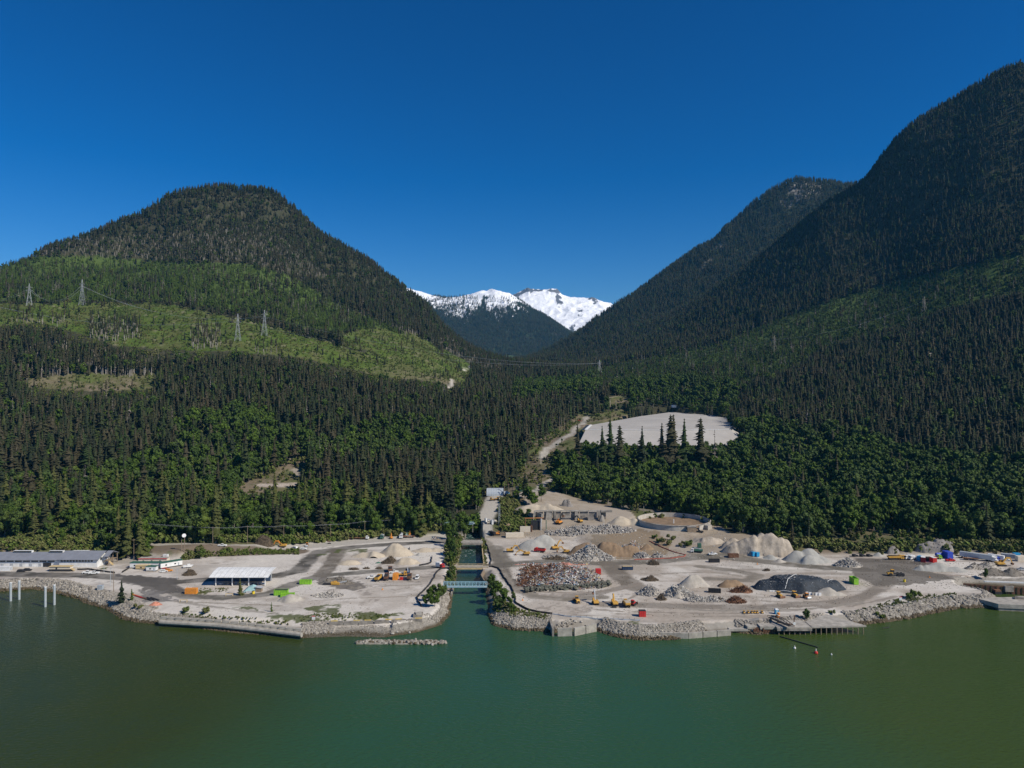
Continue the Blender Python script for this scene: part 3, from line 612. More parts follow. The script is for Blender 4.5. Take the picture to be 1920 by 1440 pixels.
def crown_broad(r, H, rad, cb, lobes, leaf, size, inner=True):
    V = []; Fc = []; zc = H*(cb+1)/2; hz = H*(1-cb)/2
    for l in range(lobes):
        a = r.random()*2*math.pi; u = r.random(); q = rad*0.78*math.sqrt(r.random()); zz = zc+hz*0.75*(2*u-1); q *= math.sqrt(max(0.1, 1-(abs(2*u-1))**2.5))
        cx, cy = q*math.cos(a), q*math.sin(a); lr = rad*(0.24+0.26*r.random())
        for k in range(leaf):
            d = Vector((r.gauss(0, 1), r.gauss(0, 1), r.gauss(0.25, 1))).normalized(); p = Vector((cx, cy, zz))+d*lr*(0.72+0.4*r.random())
            nrm = (d+Vector((r.gauss(0, .5), r.gauss(0, .5), r.gauss(0.3, .5)))).normalized(); u1 = nrm.orthogonal().normalized(); u2 = nrm.cross(u1); th = r.random()*6.28
            u1, u2 = u1*math.cos(th)+u2*math.sin(th), u2*math.cos(th)-u1*math.sin(th); s_ = size*(0.6+0.8*r.random()); b = len(V)
            V += [p-u1*s_, p+u2*s_*0.7, p+u1*s_, p-u2*s_*0.7]; Fc += [(b, b+1, b+2), (b, b+2, b+3)]
        if inner:
            b = len(V); n = 6
            for j in range(4):
                ph = -1.2+j*0.8
                for i in range(n):
                    t = 2*math.pi*i/n; V.append((cx+lr*0.72*math.cos(ph)*math.cos(t), cy+lr*0.72*math.cos(ph)*math.sin(t), zz+lr*0.72*math.sin(ph)))
            for j in range(3):
                for i in range(n):
                    i2 = (i+1) % n; p = b+j*n; Fc += [(p+i, p+i2, p+n+i2), (p+i, p+n+i2, p+n+i)]
    return V, Fc
def trunk_geo(r, H, rad, n=5, limbs=0, lean=0.0):
    m = MB(); pts = [Vector((lean*H*t*t, lean*H*0.5*t*t, H*t-0.5*(t == 0))) for t in (0, 0.35, 0.7, 1.0)]; rs = [rad, rad*0.75, rad*0.45, rad*0.12]
    for i in range(3): m.cyl(pts[i], pts[i+1], rs[i], n, rs[i+1], cap=False)
    for k in range(limbs):
        t = 0.35+0.5*r.random(); a = r.random()*6.28; p = Vector((lean*H*t*t, lean*H*0.5*t*t, H*t)); L = H*0.28*(0.6+r.random()*0.6)
        m.cyl(p, p+Vector((math.cos(a)*L*0.7, math.sin(a)*L*0.7, L*0.6)), rad*0.3, 4, rad*0.06, cap=False)
    V = [tuple(v) for v in m.v]; Fc = []
    for f in m.f:
        for i in range(1, len(f)-1): Fc.append((f[0], f[i], f[i+1]))
    return V, Fc
def spec(kind, seed, lod):
    """crown and trunk of one kind of tree: (V, F, mat) twice"""
    r = random.Random(seed)
    hi = lod == 0
    if kind == 'conifer':
        H = 25+r.random()*5; cb = [0.12, 0.2, 0.06, 0.34, 0.16, 0.26][seed % 6]; rad = [4.0, 4.6, 3.4, 4.4, 3.8, 5.0][seed % 6]
        return crown_conifer(r, H, rad, cb, 20 if hi else 11, 11 if hi else 7, pw_=[0.85, 0.5, 0.75, 0.42, 0.6, 0.5][seed % 6], sparse=[0, 0.1, 0, 0.15, 0.05, 0.1][seed % 6]), M_conif, trunk_geo(r, H*0.95, 0.42), M_bark, H
    if kind == 'bare':
        H = 30+r.random()*4; return crown_conifer(r, H, 3.2, 0.55, 12 if hi else 8, 9 if hi else 7), M_conif, trunk_geo(r, H*0.97, 0.62), M_bark, H
    if kind == 'cedar':
        H = 26+r.random()*3; return crown_conifer(r, H, 5.2, 0.08, 24 if hi else 11, 13 if hi else 8), M_cedar, trunk_geo(r, H*0.95, 0.6), M_bark, H
    if kind == 'regen':
        H = 13; return crown_conifer(r, H, 2.3, 0.05, 9 if hi else 7, 8 if hi else 6), M_regen, trunk_geo(r, H*0.9, 0.16), M_bark, H
    if kind == 'broad':
        H = 16+r.random()*3; return crown_broad(r, H, 4.6+1.6*r.random(), 0.12+0.15*r.random(), 18 if hi else 13, 40 if hi else 15, 0.5 if hi else 0.85), M_decid, trunk_geo(r, H*0.8, 0.3, 5, 5, 0.05), M_bark, H
    if kind == 'bush':
        return crown_broad(r, 2.4, 1.7, 0.0, 4, 40 if hi else 12, 0.28 if hi else 0.5), M_bush, trunk_geo(r, 1.4, 0.08, 4), M_bark, 2.4
    if kind == 'dead':
        H = 24+r.random()*6; return crown_conifer(r, H, 2.2, 0.35, 12, 6, core=False, sparse=0.45), M_dead, trunk_geo(r, H, 0.32), M_dead, H
def tree_meshes(kind, seed, lod):
    (V, Fc), mc, (TV, TF), mt, H = spec(kind, seed, lod)
    cr = mesh_np('crown', [tuple(v) for v in V], Fc, [mc]); tr = mesh_np('trunk', TV, TF, [mt], smooth=True)
    return cr, tr, H
def proto_joined(kind, seed, coll, name):
    (V, Fc), mc, (TV, TF), mt, H = spec(kind, seed, 1)
    n = len(V); VV = [tuple(v) for v in V]+TV; FF = list(Fc)+[tuple(i+n for i in f) for f in TF]
    me = mesh_np(name, VV, FF, [mc, mt], mat_idx=[0]*len(Fc)+[1]*len(TF)); return link(name, me, None, coll)

def scatter(name, pts, rot, scl, idx, coll, parent=None):
    """many copies of the pieces in coll on the given points, as one object"""
    me = bpy.data.meshes.new(name); pts = np.asarray(pts, np.float32); n = len(pts)
    me.vertices.add(n); me.vertices.foreach_set('co', pts.ravel())
    a = me.attributes.new('rot', 'FLOAT_VECTOR', 'POINT'); a.data.foreach_set('vector', np.asarray(rot, np.float32).ravel())
    a = me.attributes.new('scl', 'FLOAT_VECTOR', 'POINT'); a.data.foreach_set('vector', np.asarray(scl, np.float32).ravel())
    a = me.attributes.new('pick', 'INT', 'POINT'); a.data.foreach_set('value', np.asarray(idx, np.int32).ravel())
    me.update(); o = link(name, me, parent)
    ng = bpy.data.node_groups.new(name+'_scatter', 'GeometryNodeTree')
    ng.interface.new_socket('Geometry', in_out='INPUT', socket_type='NodeSocketGeometry'); ng.interface.new_socket('Geometry', in_out='OUTPUT', socket_type='NodeSocketGeometry')
    N = ng.nodes; gi = N.new('NodeGroupInput'); go = N.new('NodeGroupOutput'); ip = N.new('GeometryNodeInstanceOnPoints'); ci = N.new('GeometryNodeCollectionInfo')
    ci.inputs['Collection'].default_value = coll; ci.inputs['Separate Children'].default_value = True; ci.inputs['Reset Children'].default_value = True
    mp = N.new('GeometryNodeMeshToPoints')
    def na(nm, dt):
        q = N.new('GeometryNodeInputNamedAttribute'); q.data_type = dt; q.inputs['Name'].default_value = nm; return q.outputs['Attribute']
    L = ng.links; L.new(gi.outputs[0], mp.inputs['Mesh']); L.new(mp.outputs[0], ip.inputs['Points']); L.new(ci.outputs[0], ip.inputs['Instance']); ip.inputs['Pick Instance'].default_value = True
    L.new(na('pick', 'INT'), ip.inputs['Instance Index']); L.new(na('rot', 'FLOAT_VECTOR'), ip.inputs['Rotation']); L.new(na('scl', 'FLOAT_VECTOR'), ip.inputs['Scale'])
    L.new(ip.outputs[0], go.inputs[0])
    md = o.modifiers.new('scatter', 'NODES'); md.node_group = ng
    o['kind'] = 'stuff'; return o

PK = bpy.data.collections.new('tree kinds')    # not linked: only a library for the scatter
kinds = ['conifer']*6+['bare']*2+['cedar']*2+['regen']*2+['broad']*6+['bush']*3+['dead']*2
for i, k in enumerate(kinds): proto_joined(k, i, PK, f'kind_{i:02d}')
first = {k: kinds.index(k) for k in kinds}; cnt = {k: kinds.count(k) for k in kinds}

# candidates, thinning with distance
def cand(y0, y1, sp, umax=1.0):
    area = umax*(y1*y1-y0*y0); n = int(area/(sp*sp)); y = np.sqrt(rng.random(n)*(y1*y1-y0*y0)+y0*y0); u = (rng.random(n)*2-1)*umax; return u*y, y
xs, ys_, sps = [], [], []
for y0, y1, sp in [(430,760,4.6),(760,1100,5.2),(1100,1600,5.8),(1600,2500,7.0),(2500,3300,9.0)]:
    a, b = cand(y0, y1, sp); xs.append(a); ys_.append(b); sps.append(np.full(len(a), sp))
X = np.concatenate(xs); Y = np.concatenate(ys_); SP = np.concatenate(sps); Z = zf(X, Y)
px, py = proj(X, Y, Z+7); pxg, pyg = proj(X, Y, Z)
rn = rng.random(len(X))
JX = fbm(X, Y, 46, 3, 61)*26*(Z > 60); JY = fbm(X, Y, 46, 3, 62)*9*(Z > 60)
clear = inany(px+JX, py+JY, CLEAR); regen = inany(px, py, REGEN) & ~clear; dec = inany(px, py, DECID) & ~clear & ~regen; expo = inany(px, py, EXPOSED)
onflat = inpoly(X, Y, FLAT) | (Z < 3.2)
OPENW = [P(a, b, 9) for a, b in [(890,1030),(895,1000),(905,985),(915,938),(938,925),(960,940),(975,950),(1040,945),(1130,958),(1180,965),(1200,975),(1345,980),(1370,1000),(1440,1003),(1475,1030),(1540,1040),(1640,1040),(1640,1070),(905,1070)]]
onflat |= inpoly(X, Y, OPENW) | inpoly(X, Y, [hit(a, b)[:2] for a, b in [(300,1048),(345,1060),(480,1034),(560,1032),(640,1020),(850,1012),(850,1000),(640,1008),(540,1015),(400,1020),(300,1015)]])
onroad = np.zeros(len(X), bool)
for pl, wd, c in slope_w: onroad |= dpoly(X, Y, pl) < wd*0.5+1.2
# keep the sight of the roads and clearings that the photo shows
for pl, wd, c in slope_w:
    if wd < 0.5: continue
    for k in range(len(pl)-1):
        pass
onpad = inpoly(X, Y, pad_w); padview = (X > 70) & (X < 300) & (Y > 820) & (Y < 965)
near_shore = (Y < 760) & (np.minimum(dpoly(X, Y, sl_w), dpoly(X, Y, sr_w)) < 12)
ok = ~(onflat | onroad | onpad | near_shore)
n1 = fbm(X, Y, 90, 3, 77); n2 = fbm(X, Y, 35, 2, 78)
kind = np.full(len(X), -1); H = np.ones(len(X))
def assign(mask, nm, lo=0.8, hi=1.15):
    i = np.nonzero(mask & (kind == -1))[0]; kind[i] = first[nm]+rng.integers(0, cnt[nm], len(i)); H[i] = lo+(hi-lo)*rng.random(len(i))
cl_low = clear & ok
tuft = inany(px, py, [[(168,592),(262,592),(262,632),(168,632)],[(355,612),(412,610),(414,648),(358,648)],[(20,592),(120,594),(118,625),(20,622)],[(470,648),(520,650),(520,668),(470,664)]])
assign(cl_low & tuft & (rn < 0.5), 'bare', 0.55, 0.85); assign(cl_low & (Z > 100) & (rn < 0.10), 'regen', 0.3, 0.9); assign(cl_low & (Z > 100) & (rn > 0.10) & (rn < 0.13), 'conifer', 0.3, 0.7); assign(cl_low & (Z > 100) & (rn > 0.13) & (rn < 0.75), 'bush', 0.5, 1.6)
assign(cl_low & (Z <= 100) & (rn < 0.6) & (n2 > -0.2), 'bush', 0.6, 1.6); assign(cl_low & (Z <= 100) & (rn > 0.72) & (X > 250), 'broad', 0.22, 0.5); assign(cl_low & (Z <= 100) & (rn > 0.96), 'broad', 0.25, 0.5)
kind[cl_low & (kind < 0)] = -2
right = X > 0
assign(ok & regen & ~right & (rn < 0.10+0.25*(n1 > 0.15)), 'conifer', 0.55, 0.85); assign(ok & regen & ~right & (rn < 0.93), 'regen', 0.6, 1.15)
assign(ok & regen & right & (rn < 0.10), 'conifer', 0.5, 0.8); assign(ok & regen & right & (rn < 0.35), 'regen', 0.5, 0.9); assign(ok & regen & right & (rn < 0.80), 'broad', 0.3, 0.6); assign(ok & regen & right & (rn < 0.97), 'bush', 1.0, 2.0)
pd_ = np.where(dec, np.where(X > 20, 0.93, 0.86), 0.07)+0.25*(n2 > 0.25)*(Y < 1100)
isd = (rng.random(len(X)) < pd_) & ok & ~regen
dens_d = rng.random(len(X)) < np.where(Y < 760, 0.5, 0.55)
assign(isd & dens_d & (rn < 0.35), 'broad', 0.45, 0.8); assign(isd & dens_d, 'broad', 0.75, 1.3); kind[isd & (kind < 0)] = -2
ced = ok & (X < -60) & (Y < 640); assign(ced & ~isd & (rn < 0.22), 'cedar', 0.6, 1.1)
cd = rng.random(len(X)) < np.where(Y < 760, 0.60, np.where(Y < 1100, 0.7, 0.85))
small = np.where((Z > 350), 0.8, 1.0)
assign(ok & ~isd & expo & (rn < 0.75), 'bare', 0.6, 1.0)
assign(ok & ~isd & cd & (rn > 0.975), 'dead', 0.6, 1.05)
assign(ok & ~isd & cd & (px > 300) & (n1 > 0.3) & (rn > 0.9), 'bare', 0.7, 1.05)
assign(ok & ~isd & cd & (rn < 0.25), 'conifer', 0.45, 0.8); assign(ok & ~isd & cd & (rn > 0.93), 'broad', 0.5, 1.0); assign(ok & ~isd & cd, 'conifer', 0.7, 1.2)
# nothing tall stands in front of the clearings, roads and the pad that the lookout sees
VIS = CLEAR[:6]+CLEAR[8:9]+CLEAR[10:11]+[[(1080,800),(1262,768),(1372,780),(1376,812),(1085,812)]]
PADV = [[(1095,805),(1378,805),(1360,826),(1085,826)]]
tall = kind >= 0; protoH0 = np.array([27]*6+[32]*2+[27]*2+[13]*2+[17]*6+[2.4]*3+[27.]*2)
hh = np.where(tall, protoH0[np.clip(kind, 0, None)]*H, 0)
blk = np.zeros(len(X), bool)
for fr in (1.0, 0.8, 0.6, 0.4):
    a, b = proj(X, Y, Z+hh*fr); blk |= inany(a+JX, b+JY, VIS) & (hh > 6) & (rng.random(len(X)) < 0.975)
    blk |= inany(a, b, PADV) & (hh > 6) & (rng.random(len(X)) < 0.55)
    for i_, (pts_, wd_, c_) in enumerate(SLOPE_ROADS):
        if wd_ > 1 and i_ in (2, 3, 4, 5, 6, 7, 8, 9, 10, 11, 13): blk |= (dpoly(a, b, pts_) < (3.5 if i_ in (2, 4) else 2.0)) & (hh > 5)
blk &= ~clear; bi = np.nonzero(blk)[0]; kind[bi] = first['bush']+rng.integers(0, cnt['bush'], len(bi)); H[bi] = 0.8+1.6*rng.random(len(bi))
half = np.zeros(len(X), bool); a, b = proj(X, Y, Z+hh*0.75); half = inany(a, b, REGEN) & ~regen & ~clear & (hh > 13); H[half] *= 0.5
# trees in front of the pad stay low so that its gravel face shows
lowf = padview & (kind >= 0); H[lowf & (Y > 875)] *= 0.5; H[lowf] *= 0.85
pm = padview & (kind >= first['conifer']) & (kind < first['regen']); H[pm] *= 0.7
H = H*np.where((Y < 780) & (X < -40) & np.isin(kind, range(first['regen'])), 1.25, 1.0)*np.where(Z > 350, 0.85, 1.0)*np.where((kind >= 0) & (kind < first['cedar']), 0.86, 1.0)
WID = np.where((kind >= 0) & (kind < first['cedar']), 1.3, 1.0)*np.where((kind >= first['regen']) & (kind < first['broad']), 1.25, 1.0)
gap = ok & (kind < 0) & ~clear & (Y < 900); gi = np.nonzero(gap)[0]; kind[gi] = first['bush']+rng.integers(0, cnt['bush'], len(gi)); H[gi] = 1.2+1.6*rng.random(len(gi))
keep = kind >= 0
X, Y, Z, kind, H, px, py, WID = [a[keep] for a in (X, Y, Z, kind, H, px, py, WID)]
protoH = np.array([spec(k, i, 1)[4] for i, k in enumerate(kinds)]); app = protoH[kind]*H/Y
inview = (np.abs(px-960) < 965)
kn = np.array(kinds)[kind]
def pick_top(names, n):
    i = np.nonzero(np.isin(kn, names) & inview & (py < 1075))[0]; return i[np.argsort(-app[i])[:n]]
top = np.concatenate([pick_top(['conifer', 'bare', 'cedar'], 300), pick_top(['broad'], 300), pick_top(['dead'], 40)])
mask = np.zeros(len(X), bool); mask[top] = True
rest = ~mask
def put(name, m):
    n = m.sum(); w = (rng.random(n)*0.25+0.88)*WID[m]
    rot = np.stack([rng.normal(0, 0.03, n), rng.normal(0, 0.03, n), rng.random(n)*6.28], -1)
    return scatter(name, np.stack([X[m], Y[m], Z[m]-0.2], -1), rot, np.stack([H[m]*w, H[m]*w, H[m]], -1), kind[m], PK)
con = np.isin(kn, ['conifer', 'bare', 'cedar', 'dead', 'regen'])
for nm, m, lab, cat in [('conifer_forest', rest & con, 'dark conifer forest covering the mountain slopes', 'forest'), ('broadleaf_woodland', rest & (kn == 'broad'), 'bright green broadleaf woodland on the lower slopes', 'woodland'), ('shrubs', rest & (kn == 'bush'), 'low green shrubs over the cleared power line strip and slash', 'shrubs')]:
    o = put(nm, m); tag(o, lab, cat)
# trees on the ridge up the valley and on the far snow ridge
def far_trees(name, f, us, y0, y1, n, lab, smin, smax, filt, scl=1.0):
    y = np.sqrt(rng.random(n)*(y1*y1-y0*y0)+y0*y0); x = (us[0]+(us[1]-us[0])*rng.random(n))*y; z = f(x, y); a, b = proj(x, y, z); k = filt(a, b, x, y, z)
    x, y, z = x[k], y[k], z[k]; n = len(x); h = (smin+(smax-smin)*rng.random(n))*scl
    o = scatter(name, np.stack([x, y, z], -1), np.stack([np.zeros(n), np.zeros(n), rng.random(n)*6.28], -1), np.stack([h*1.15, h*1.15, h], -1), rng.integers(0, 4, n), PK); tag(o, lab, 'forest')
far_trees('ridge_forest', fC, (-0.06, 0.60), 2650, 3900, 42000, 'dark conifer forest on the ridge behind the right mountain', 0.7, 1.1, lambda a, b, x, y, z: (~inpoly(a, b, [(1060,665),(1130,632),(1180,625),(1200,640),(1120,668),(1040,678)]) | (rng.random(len(a)) < 0.6)) & (rng.random(len(a)) < 0.95) & (rng.random(len(a)) > sstep(700, 950, z)*0.35))
far_trees('valley_head_forest', fD1, (-0.22, 0.16), 5200, 7300, 60000, 'bluish conifer forest below the snow at the valley head', 0.7, 1.1, lambda a, b, x, y, z: (b > 556) & (rng.random(len(a)) < np.interp(b, [550, 570, 600], [0.03, 0.25, 0.95])))

# the trees that can be told apart, each an object with its crown and trunk
meshes = {i: tree_meshes(k, i, 0) for i, k in enumerate(kinds)}
def region(x, y, k):
    side = 'left' if x < -40 else 'right'
    if k == 'broad':
        if x < -330: return 'leafy tree at the far left edge'
        if x < -260: return 'leafy tree above the grey roofed offices'
        if x < -190: return 'leafy tree above the white roofed shelter'
        if x < -120: return 'leafy tree above the left gravel road'
        if x < -20: return 'leafy tree just left of the creek'
        if x < 110: return 'leafy tree behind the demolished building'
        if x < 230: return 'leafy tree behind the round tank'
        if x < 300: return 'leafy tree behind the pale sand bank'
        if x > 380: return 'leafy tree above the trailers at far right'
        return 'leafy tree behind the gravel heaps at right'
    if k == 'dead': return 'grey dead conifer standing %s of the creek' % side
    nm = {'conifer': 'dark conifer', 'bare': 'tall bare stemmed conifer', 'cedar': 'yellowish green cedar'}[k]
    if x < -330: return nm+' at the far left edge'
    if x < -260: return nm+' above the grey roofed offices'
    if x < -190: return nm+' above the white roofed shelter'
    if x < -120: return nm+' above the left gravel road'
    if x < -20: return nm+' just left of the creek'
    if x < 90: return nm+' behind the demolished building'
    return nm+' rising among leafy trees on the right'
for i in top:
    k = kn[i]; cr, tr, h = meshes[kind[i]]
    nm = {'broad': 'broadleaf_tree', 'dead': 'dead_tree', 'conifer': 'conifer_tree', 'bare': 'conifer_tree', 'cedar': 'cedar_tree'}[k]
    lab = ('tall ' if H[i] > 1.05 else 'small ' if H[i] < 0.72 else '')+region(X[i], Y[i], k)+(', at the wood edge' if Y[i] < 590 else '' if Y[i] < 640 else ', a row further up'); grp = lab.replace('tree', 'trees').replace('conifer ', 'conifers ').replace('cedar ', 'cedars ').replace('grey dead conifers', 'grey dead conifers')
    t = thing(nm, lab, 'tree', (X[i], Y[i], Z[i]-0.2), rng.random()*6.28, grp); w = (0.88+0.25*rng.random())*WID[i]**0.8; t.scale = (H[i]*w, H[i]*w, H[i])
    link('crown', cr, t); link('trunk', tr, t)
def single(kind_, px_, py_, sc_, lab, w=1.0, name=None, group=None, cat='tree', z=None, seed=0, lift=0):
    x, y, z_ = hit(px_, py_); cr, tr, h = meshes[first[kind_]+seed % cnt[kind_]]
    t = thing(name or {'broad': 'broadleaf_tree', 'bush': 'shrub', 'regen': 'young_conifer', 'cedar': 'cedar_tree', 'conifer': 'conifer_tree', 'dead': 'dead_tree'}[kind_], lab, cat, (x, y, z_-0.15+lift), random.random()*6, group)
    t.scale = (sc_*w, sc_*w, sc_); link('crown', cr, t); link('trunk', tr, t); return t

# ------------------------------------------------------------------ materials of built things
M_conc = mat('concrete', (0.38,0.35,0.30), 0.9, 0.25, 0.35, dirt=(0.24,0.22,0.19)); M_concd = mat('stained_concrete', (0.30,0.27,0.23), 0.9, 0.4, 0.25, dirt=(0.10,0.09,0.08))
M_white = mat('white_paint', (0.80,0.80,0.78), 0.5, 0.06, 0.4, dirt=(0.62,0.61,0.58)); M_grey = mat('grey_metal', (0.40,0.42,0.44), 0.5, 0.15); M_steel = mat('galvanised_steel', (0.50,0.54,0.56), 0.45, 0.12, 1.5, metal=0.3)
M_roof = mat('grey_roofing', (0.20,0.21,0.24), 0.8, 0.12, 0.3); M_dark = mat('black_rubber', (0.03,0.03,0.032), 0.8, 0.3); M_glass = mat('dark_glass', (0.03,0.035,0.04), 0.15, 0.3, spec=0.5)
M_cat = mat('machine_yellow', (0.62,0.34,0.05), 0.5, 0.15, 1.2, dirt=(0.42,0.25,0.07)); M_orange = mat('orange_paint', (0.75,0.28,0.03), 0.5, 0.12, dirt=(0.55,0.22,0.05)); M_red = mat('red_paint', (0.52,0.035,0.03), 0.5, 0.15)
M_lime = mat('lime_green_paint', (0.27,0.56,0.035), 0.6, 0.15, dirt=(0.17,0.36,0.04)); M_blue = mat('blue_paint', (0.03,0.28,0.52), 0.5, 0.12); M_navy = mat('navy_paint', (0.035,0.06,0.11), 0.6, 0.2); M_roy = mat('royal_blue_paint', (0.04,0.08,0.45), 0.5, 0.12)
M_cream = mat('cream_paint', (0.66,0.58,0.46), 0.6, 0.07); M_brown = mat('rusty_steel', (0.20,0.10,0.055), 0.9, 0.4, 0.9, dirt=(0.09,0.05,0.035)); M_wood = mat('weathered_timber', (0.26,0.20,0.14), 0.9, 0.3, 0.8); M_ywood = mat('yellow_timber', (0.55,0.42,0.22), 0.8, 0.2)
M_lblue = mat('pale_blue_steel', (0.32,0.52,0.60), 0.5, 0.12); M_teal = mat('teal_sheet', (0.36,0.55,0.55), 0.6, 0.12); M_tank = mat('tank_concrete', (0.50,0.47,0.41), 0.9, 0.15, 0.15, dirt=(0.33,0.30,0.26)); M_green = mat('dark_green_paint', (0.05,0.13,0.09), 0.6, 0.2)
M_tan = mat('tan_sand', (0.44,0.375,0.285), 0.95, 0.18, 0.25, bump=0.25); M_gravel = mat('pale_gravel', (0.38,0.345,0.295), 0.95, 0.2, 0.35, bump=0.25); M_bgrav = mat('blue_grey_gravel', (0.335,0.325,0.295), 0.95, 0.15, 0.3, bump=0.2); M_dgrav = mat('dark_wet_gravel', (0.17,0.15,0.125), 0.95, 0.3, 0.4, bump=0.3)
M_soil = mat('brown_soil', (0.23,0.16,0.10), 0.95, 0.3, 0.25, bump=0.3); M_brush = mat('brown_brush', (0.10,0.075,0.05), 0.95, 0.45, 0.8, bump=0.4); M_tarp = mat('black_sheeting', (0.034,0.042,0.052), 0.65, 0.4, 0.5, bump=0.3, spec=0.2); M_cliff = mat('eroded_pale_sand', (0.36,0.31,0.25), 0.95, 0.35, 0.22, bump=0.7)
M_pad = mat('pad_gravel', (0.40,0.375,0.34), 0.95, 0.12, 0.03); M_rock = mat('bare_rock', (0.24,0.22,0.20), 0.95, 0.35, 0.2, bump=0.8); M_alder = M_decid

# pieces for rubble, scrap, riprap
def lump(r, s, flat=0.7):
    m = MB(); n = 6; rings = [(-0.5, 0.6), (0.0, 1.0), (0.5, 0.62)]; P_ = []
    for z, q in rings:
        for i in range(n):
            t = 2*math.pi*i/n; k = q*(0.75+0.5*r.random()); P_.append((math.cos(t)*k*s, math.sin(t)*k*s*0.8, z*s*flat*(0.8+0.4*r.random())*1.4))
    P_ += [(0, 0, -0.8*s*flat), (0, 0, 0.85*s*flat)]
    f = [(j*n+i, j*n+(i+1) % n, (j+1)*n+(i+1) % n, (j+1)*n+i) for j in range(2) for i in range(n)]+[((i+1) % n, i, 18) for i in range(n)]+[(12+i, 12+(i+1) % n, 19) for i in range(n)]
    return m.add(P_, f)
def coll(nm, items):
    c = bpy.data.collections.new(nm)
    for i, (mb, m) in enumerate(items): link('piece_%02d' % i, mb.mesh('piece_%02d' % i, m), None, c)
    return c
rr = random.Random(3)
M_rk = rand_mat('riprap_rock', [(0.15,0.13,0.105),(0.33,0.30,0.255),(0.24,0.215,0.18),(0.44,0.405,0.35)], 0.9, 0.05, 0.9, 1.5, bright=1.0); M_rkw = rand_mat('wet_rock', [(0.055,0.042,0.026),(0.13,0.10,0.06),(0.09,0.07,0.045)], 0.7, 0.05, 0.9, 1.5)
M_cr = rand_mat('broken_concrete', [(0.24,0.22,0.195),(0.38,0.355,0.32),(0.30,0.275,0.245),(0.50,0.475,0.43),(0.12,0.105,0.09)], 0.9, 0.05, 0.9, 1.5)
M_sc = rand_mat('scrap_metal', [(0.55,0.54,0.52),(0.14,0.07,0.04),(0.62,0.55,0.44),(0.08,0.25,0.42),(0.25,0.23,0.21),(0.55,0.52,0.48),(0.07,0.06,0.05),(0.40,0.30,0.10),(0.70,0.70,0.70),(0.5,0.5,0.5),(0.30,0.10,0.06),(0.14,0.36,0.40)], 0.6, 0.08, 0.95, 1.0)
M_rust = rand_mat('rust_tangle', [(0.13,0.055,0.03),(0.22,0.11,0.06),(0.09,0.05,0.035),(0.28,0.15,0.09)], 0.9, 0.08, 0.9, 1.0); M_twig = rand_mat('brush_twigs', [(0.10,0.08,0.055),(0.17,0.13,0.09),(0.07,0.055,0.04)], 0.9, 0.1, 0.9, 1.0); M_bag = rand_mat('grey_green_bags', [(0.085,0.088,0.07),(0.14,0.14,0.11),(0.11,0.10,0.075)], 0.8, 0.1, 0.9, 1.0)
M_misc = rand_mat('tarp_weights', [(0.5,0.48,0.45),(0.10,0.10,0.11),(0.60,0.58,0.55),(0.30,0.28,0.25)], 0.8, 0.1, 0.9, 1.0)
C_rock = coll('rock kinds', [(lump(rr, 0.5), M_rk) for _ in range(5)]+[(lump(rr, 0.5), M_rkw) for _ in range(3)])
C_conc = coll('broken concrete kinds', [(lump(rr, 0.5, 0.5), M_cr) for _ in range(3)]+[(MB().box((0,0,0),(1.6,1.0,0.3)), M_cr), (MB().box((0,0,0),(0.7,0.5,0.5)), M_cr), (MB().box((0,0,0),(2.4,0.25,0.25)), M_cr)])
C_scrap = coll('scrap kinds', [(MB().box((0,0,0),(2.2,0.16,0.16)), M_sc), (MB().box((0,0,0),(1.4,0.9,0.08)), M_sc), (MB().cyl((-1.2,0,0),(1.2,0,0),0.16,6), M_sc), (MB().box((0,0,0),(0.8,0.6,0.5)), M_sc), (lump(rr, 0.5, 0.6), M_sc), (MB().box((-0.4,0,0),(1.2,0.1,0.3), ry=0.5).box((0.5,0,0.1),(1.2,0.1,0.3), ry=-0.6), M_sc)])
C_rust = coll('rusty bar kinds', [(MB().box((0,0,0),(2.2,0.10,0.10)), M_rust), (MB().box((0,0,0),(1.6,0.1,0.1), ry=0.6).box((0.6,0.2,0.2),(1.4,0.1,0.1), ry=-0.7, rz=0.7), M_rust), (lump(rr, 0.45, 0.6), M_rust)])
C_twig = coll('twig kinds', [(MB().box((0,0,0),(1.8,0.07,0.07)).box((0.3,0.2,0.2),(1.2,0.06,0.06), ry=0.7, rz=1), M_twig), (MB().box((0,0,0),(1.2,0.08,0.08), ry=0.6).box((0,0,0.3),(1.4,0.06,0.06), rz=1.3), M_twig), (lump(rr, 0.4, 0.6), M_twig)])
C_bag = coll('bag kinds', [(lump(rr, 0.8, 0.6), M_bag), (lump(rr, 0.8, 0.5), M_bag)]); C_misc = coll('weight kinds', [(MB().box((0,0,0),(0.5,0.35,0.2)), M_misc), (MB().cyl((0,0,-0.1),(0,0,0.1),0.4,8), M_misc), (MB().box((0,0,0),(1.3,0.16,0.12)), M_misc)])
def scat(name, pts, coll_, smin, smax, parent=None, tilt=0.6, idx=None, n=None):
    n = len(pts); k = len(coll_.objects); s_ = smin+(smax-smin)*rng.random(n)**1.8
    rot = np.stack([rng.normal(0, tilt, n), rng.normal(0, tilt, n), rng.random(n)*6.28], -1)
    sc_ = np.stack([s_*(0.8+0.5*rng.random(n)), s_, s_*(0.8+0.4*rng.random(n))], -1)
    return scatter(name, pts, rot, sc_, rng.integers(0, k, n) if idx is None else idx, coll_, parent)

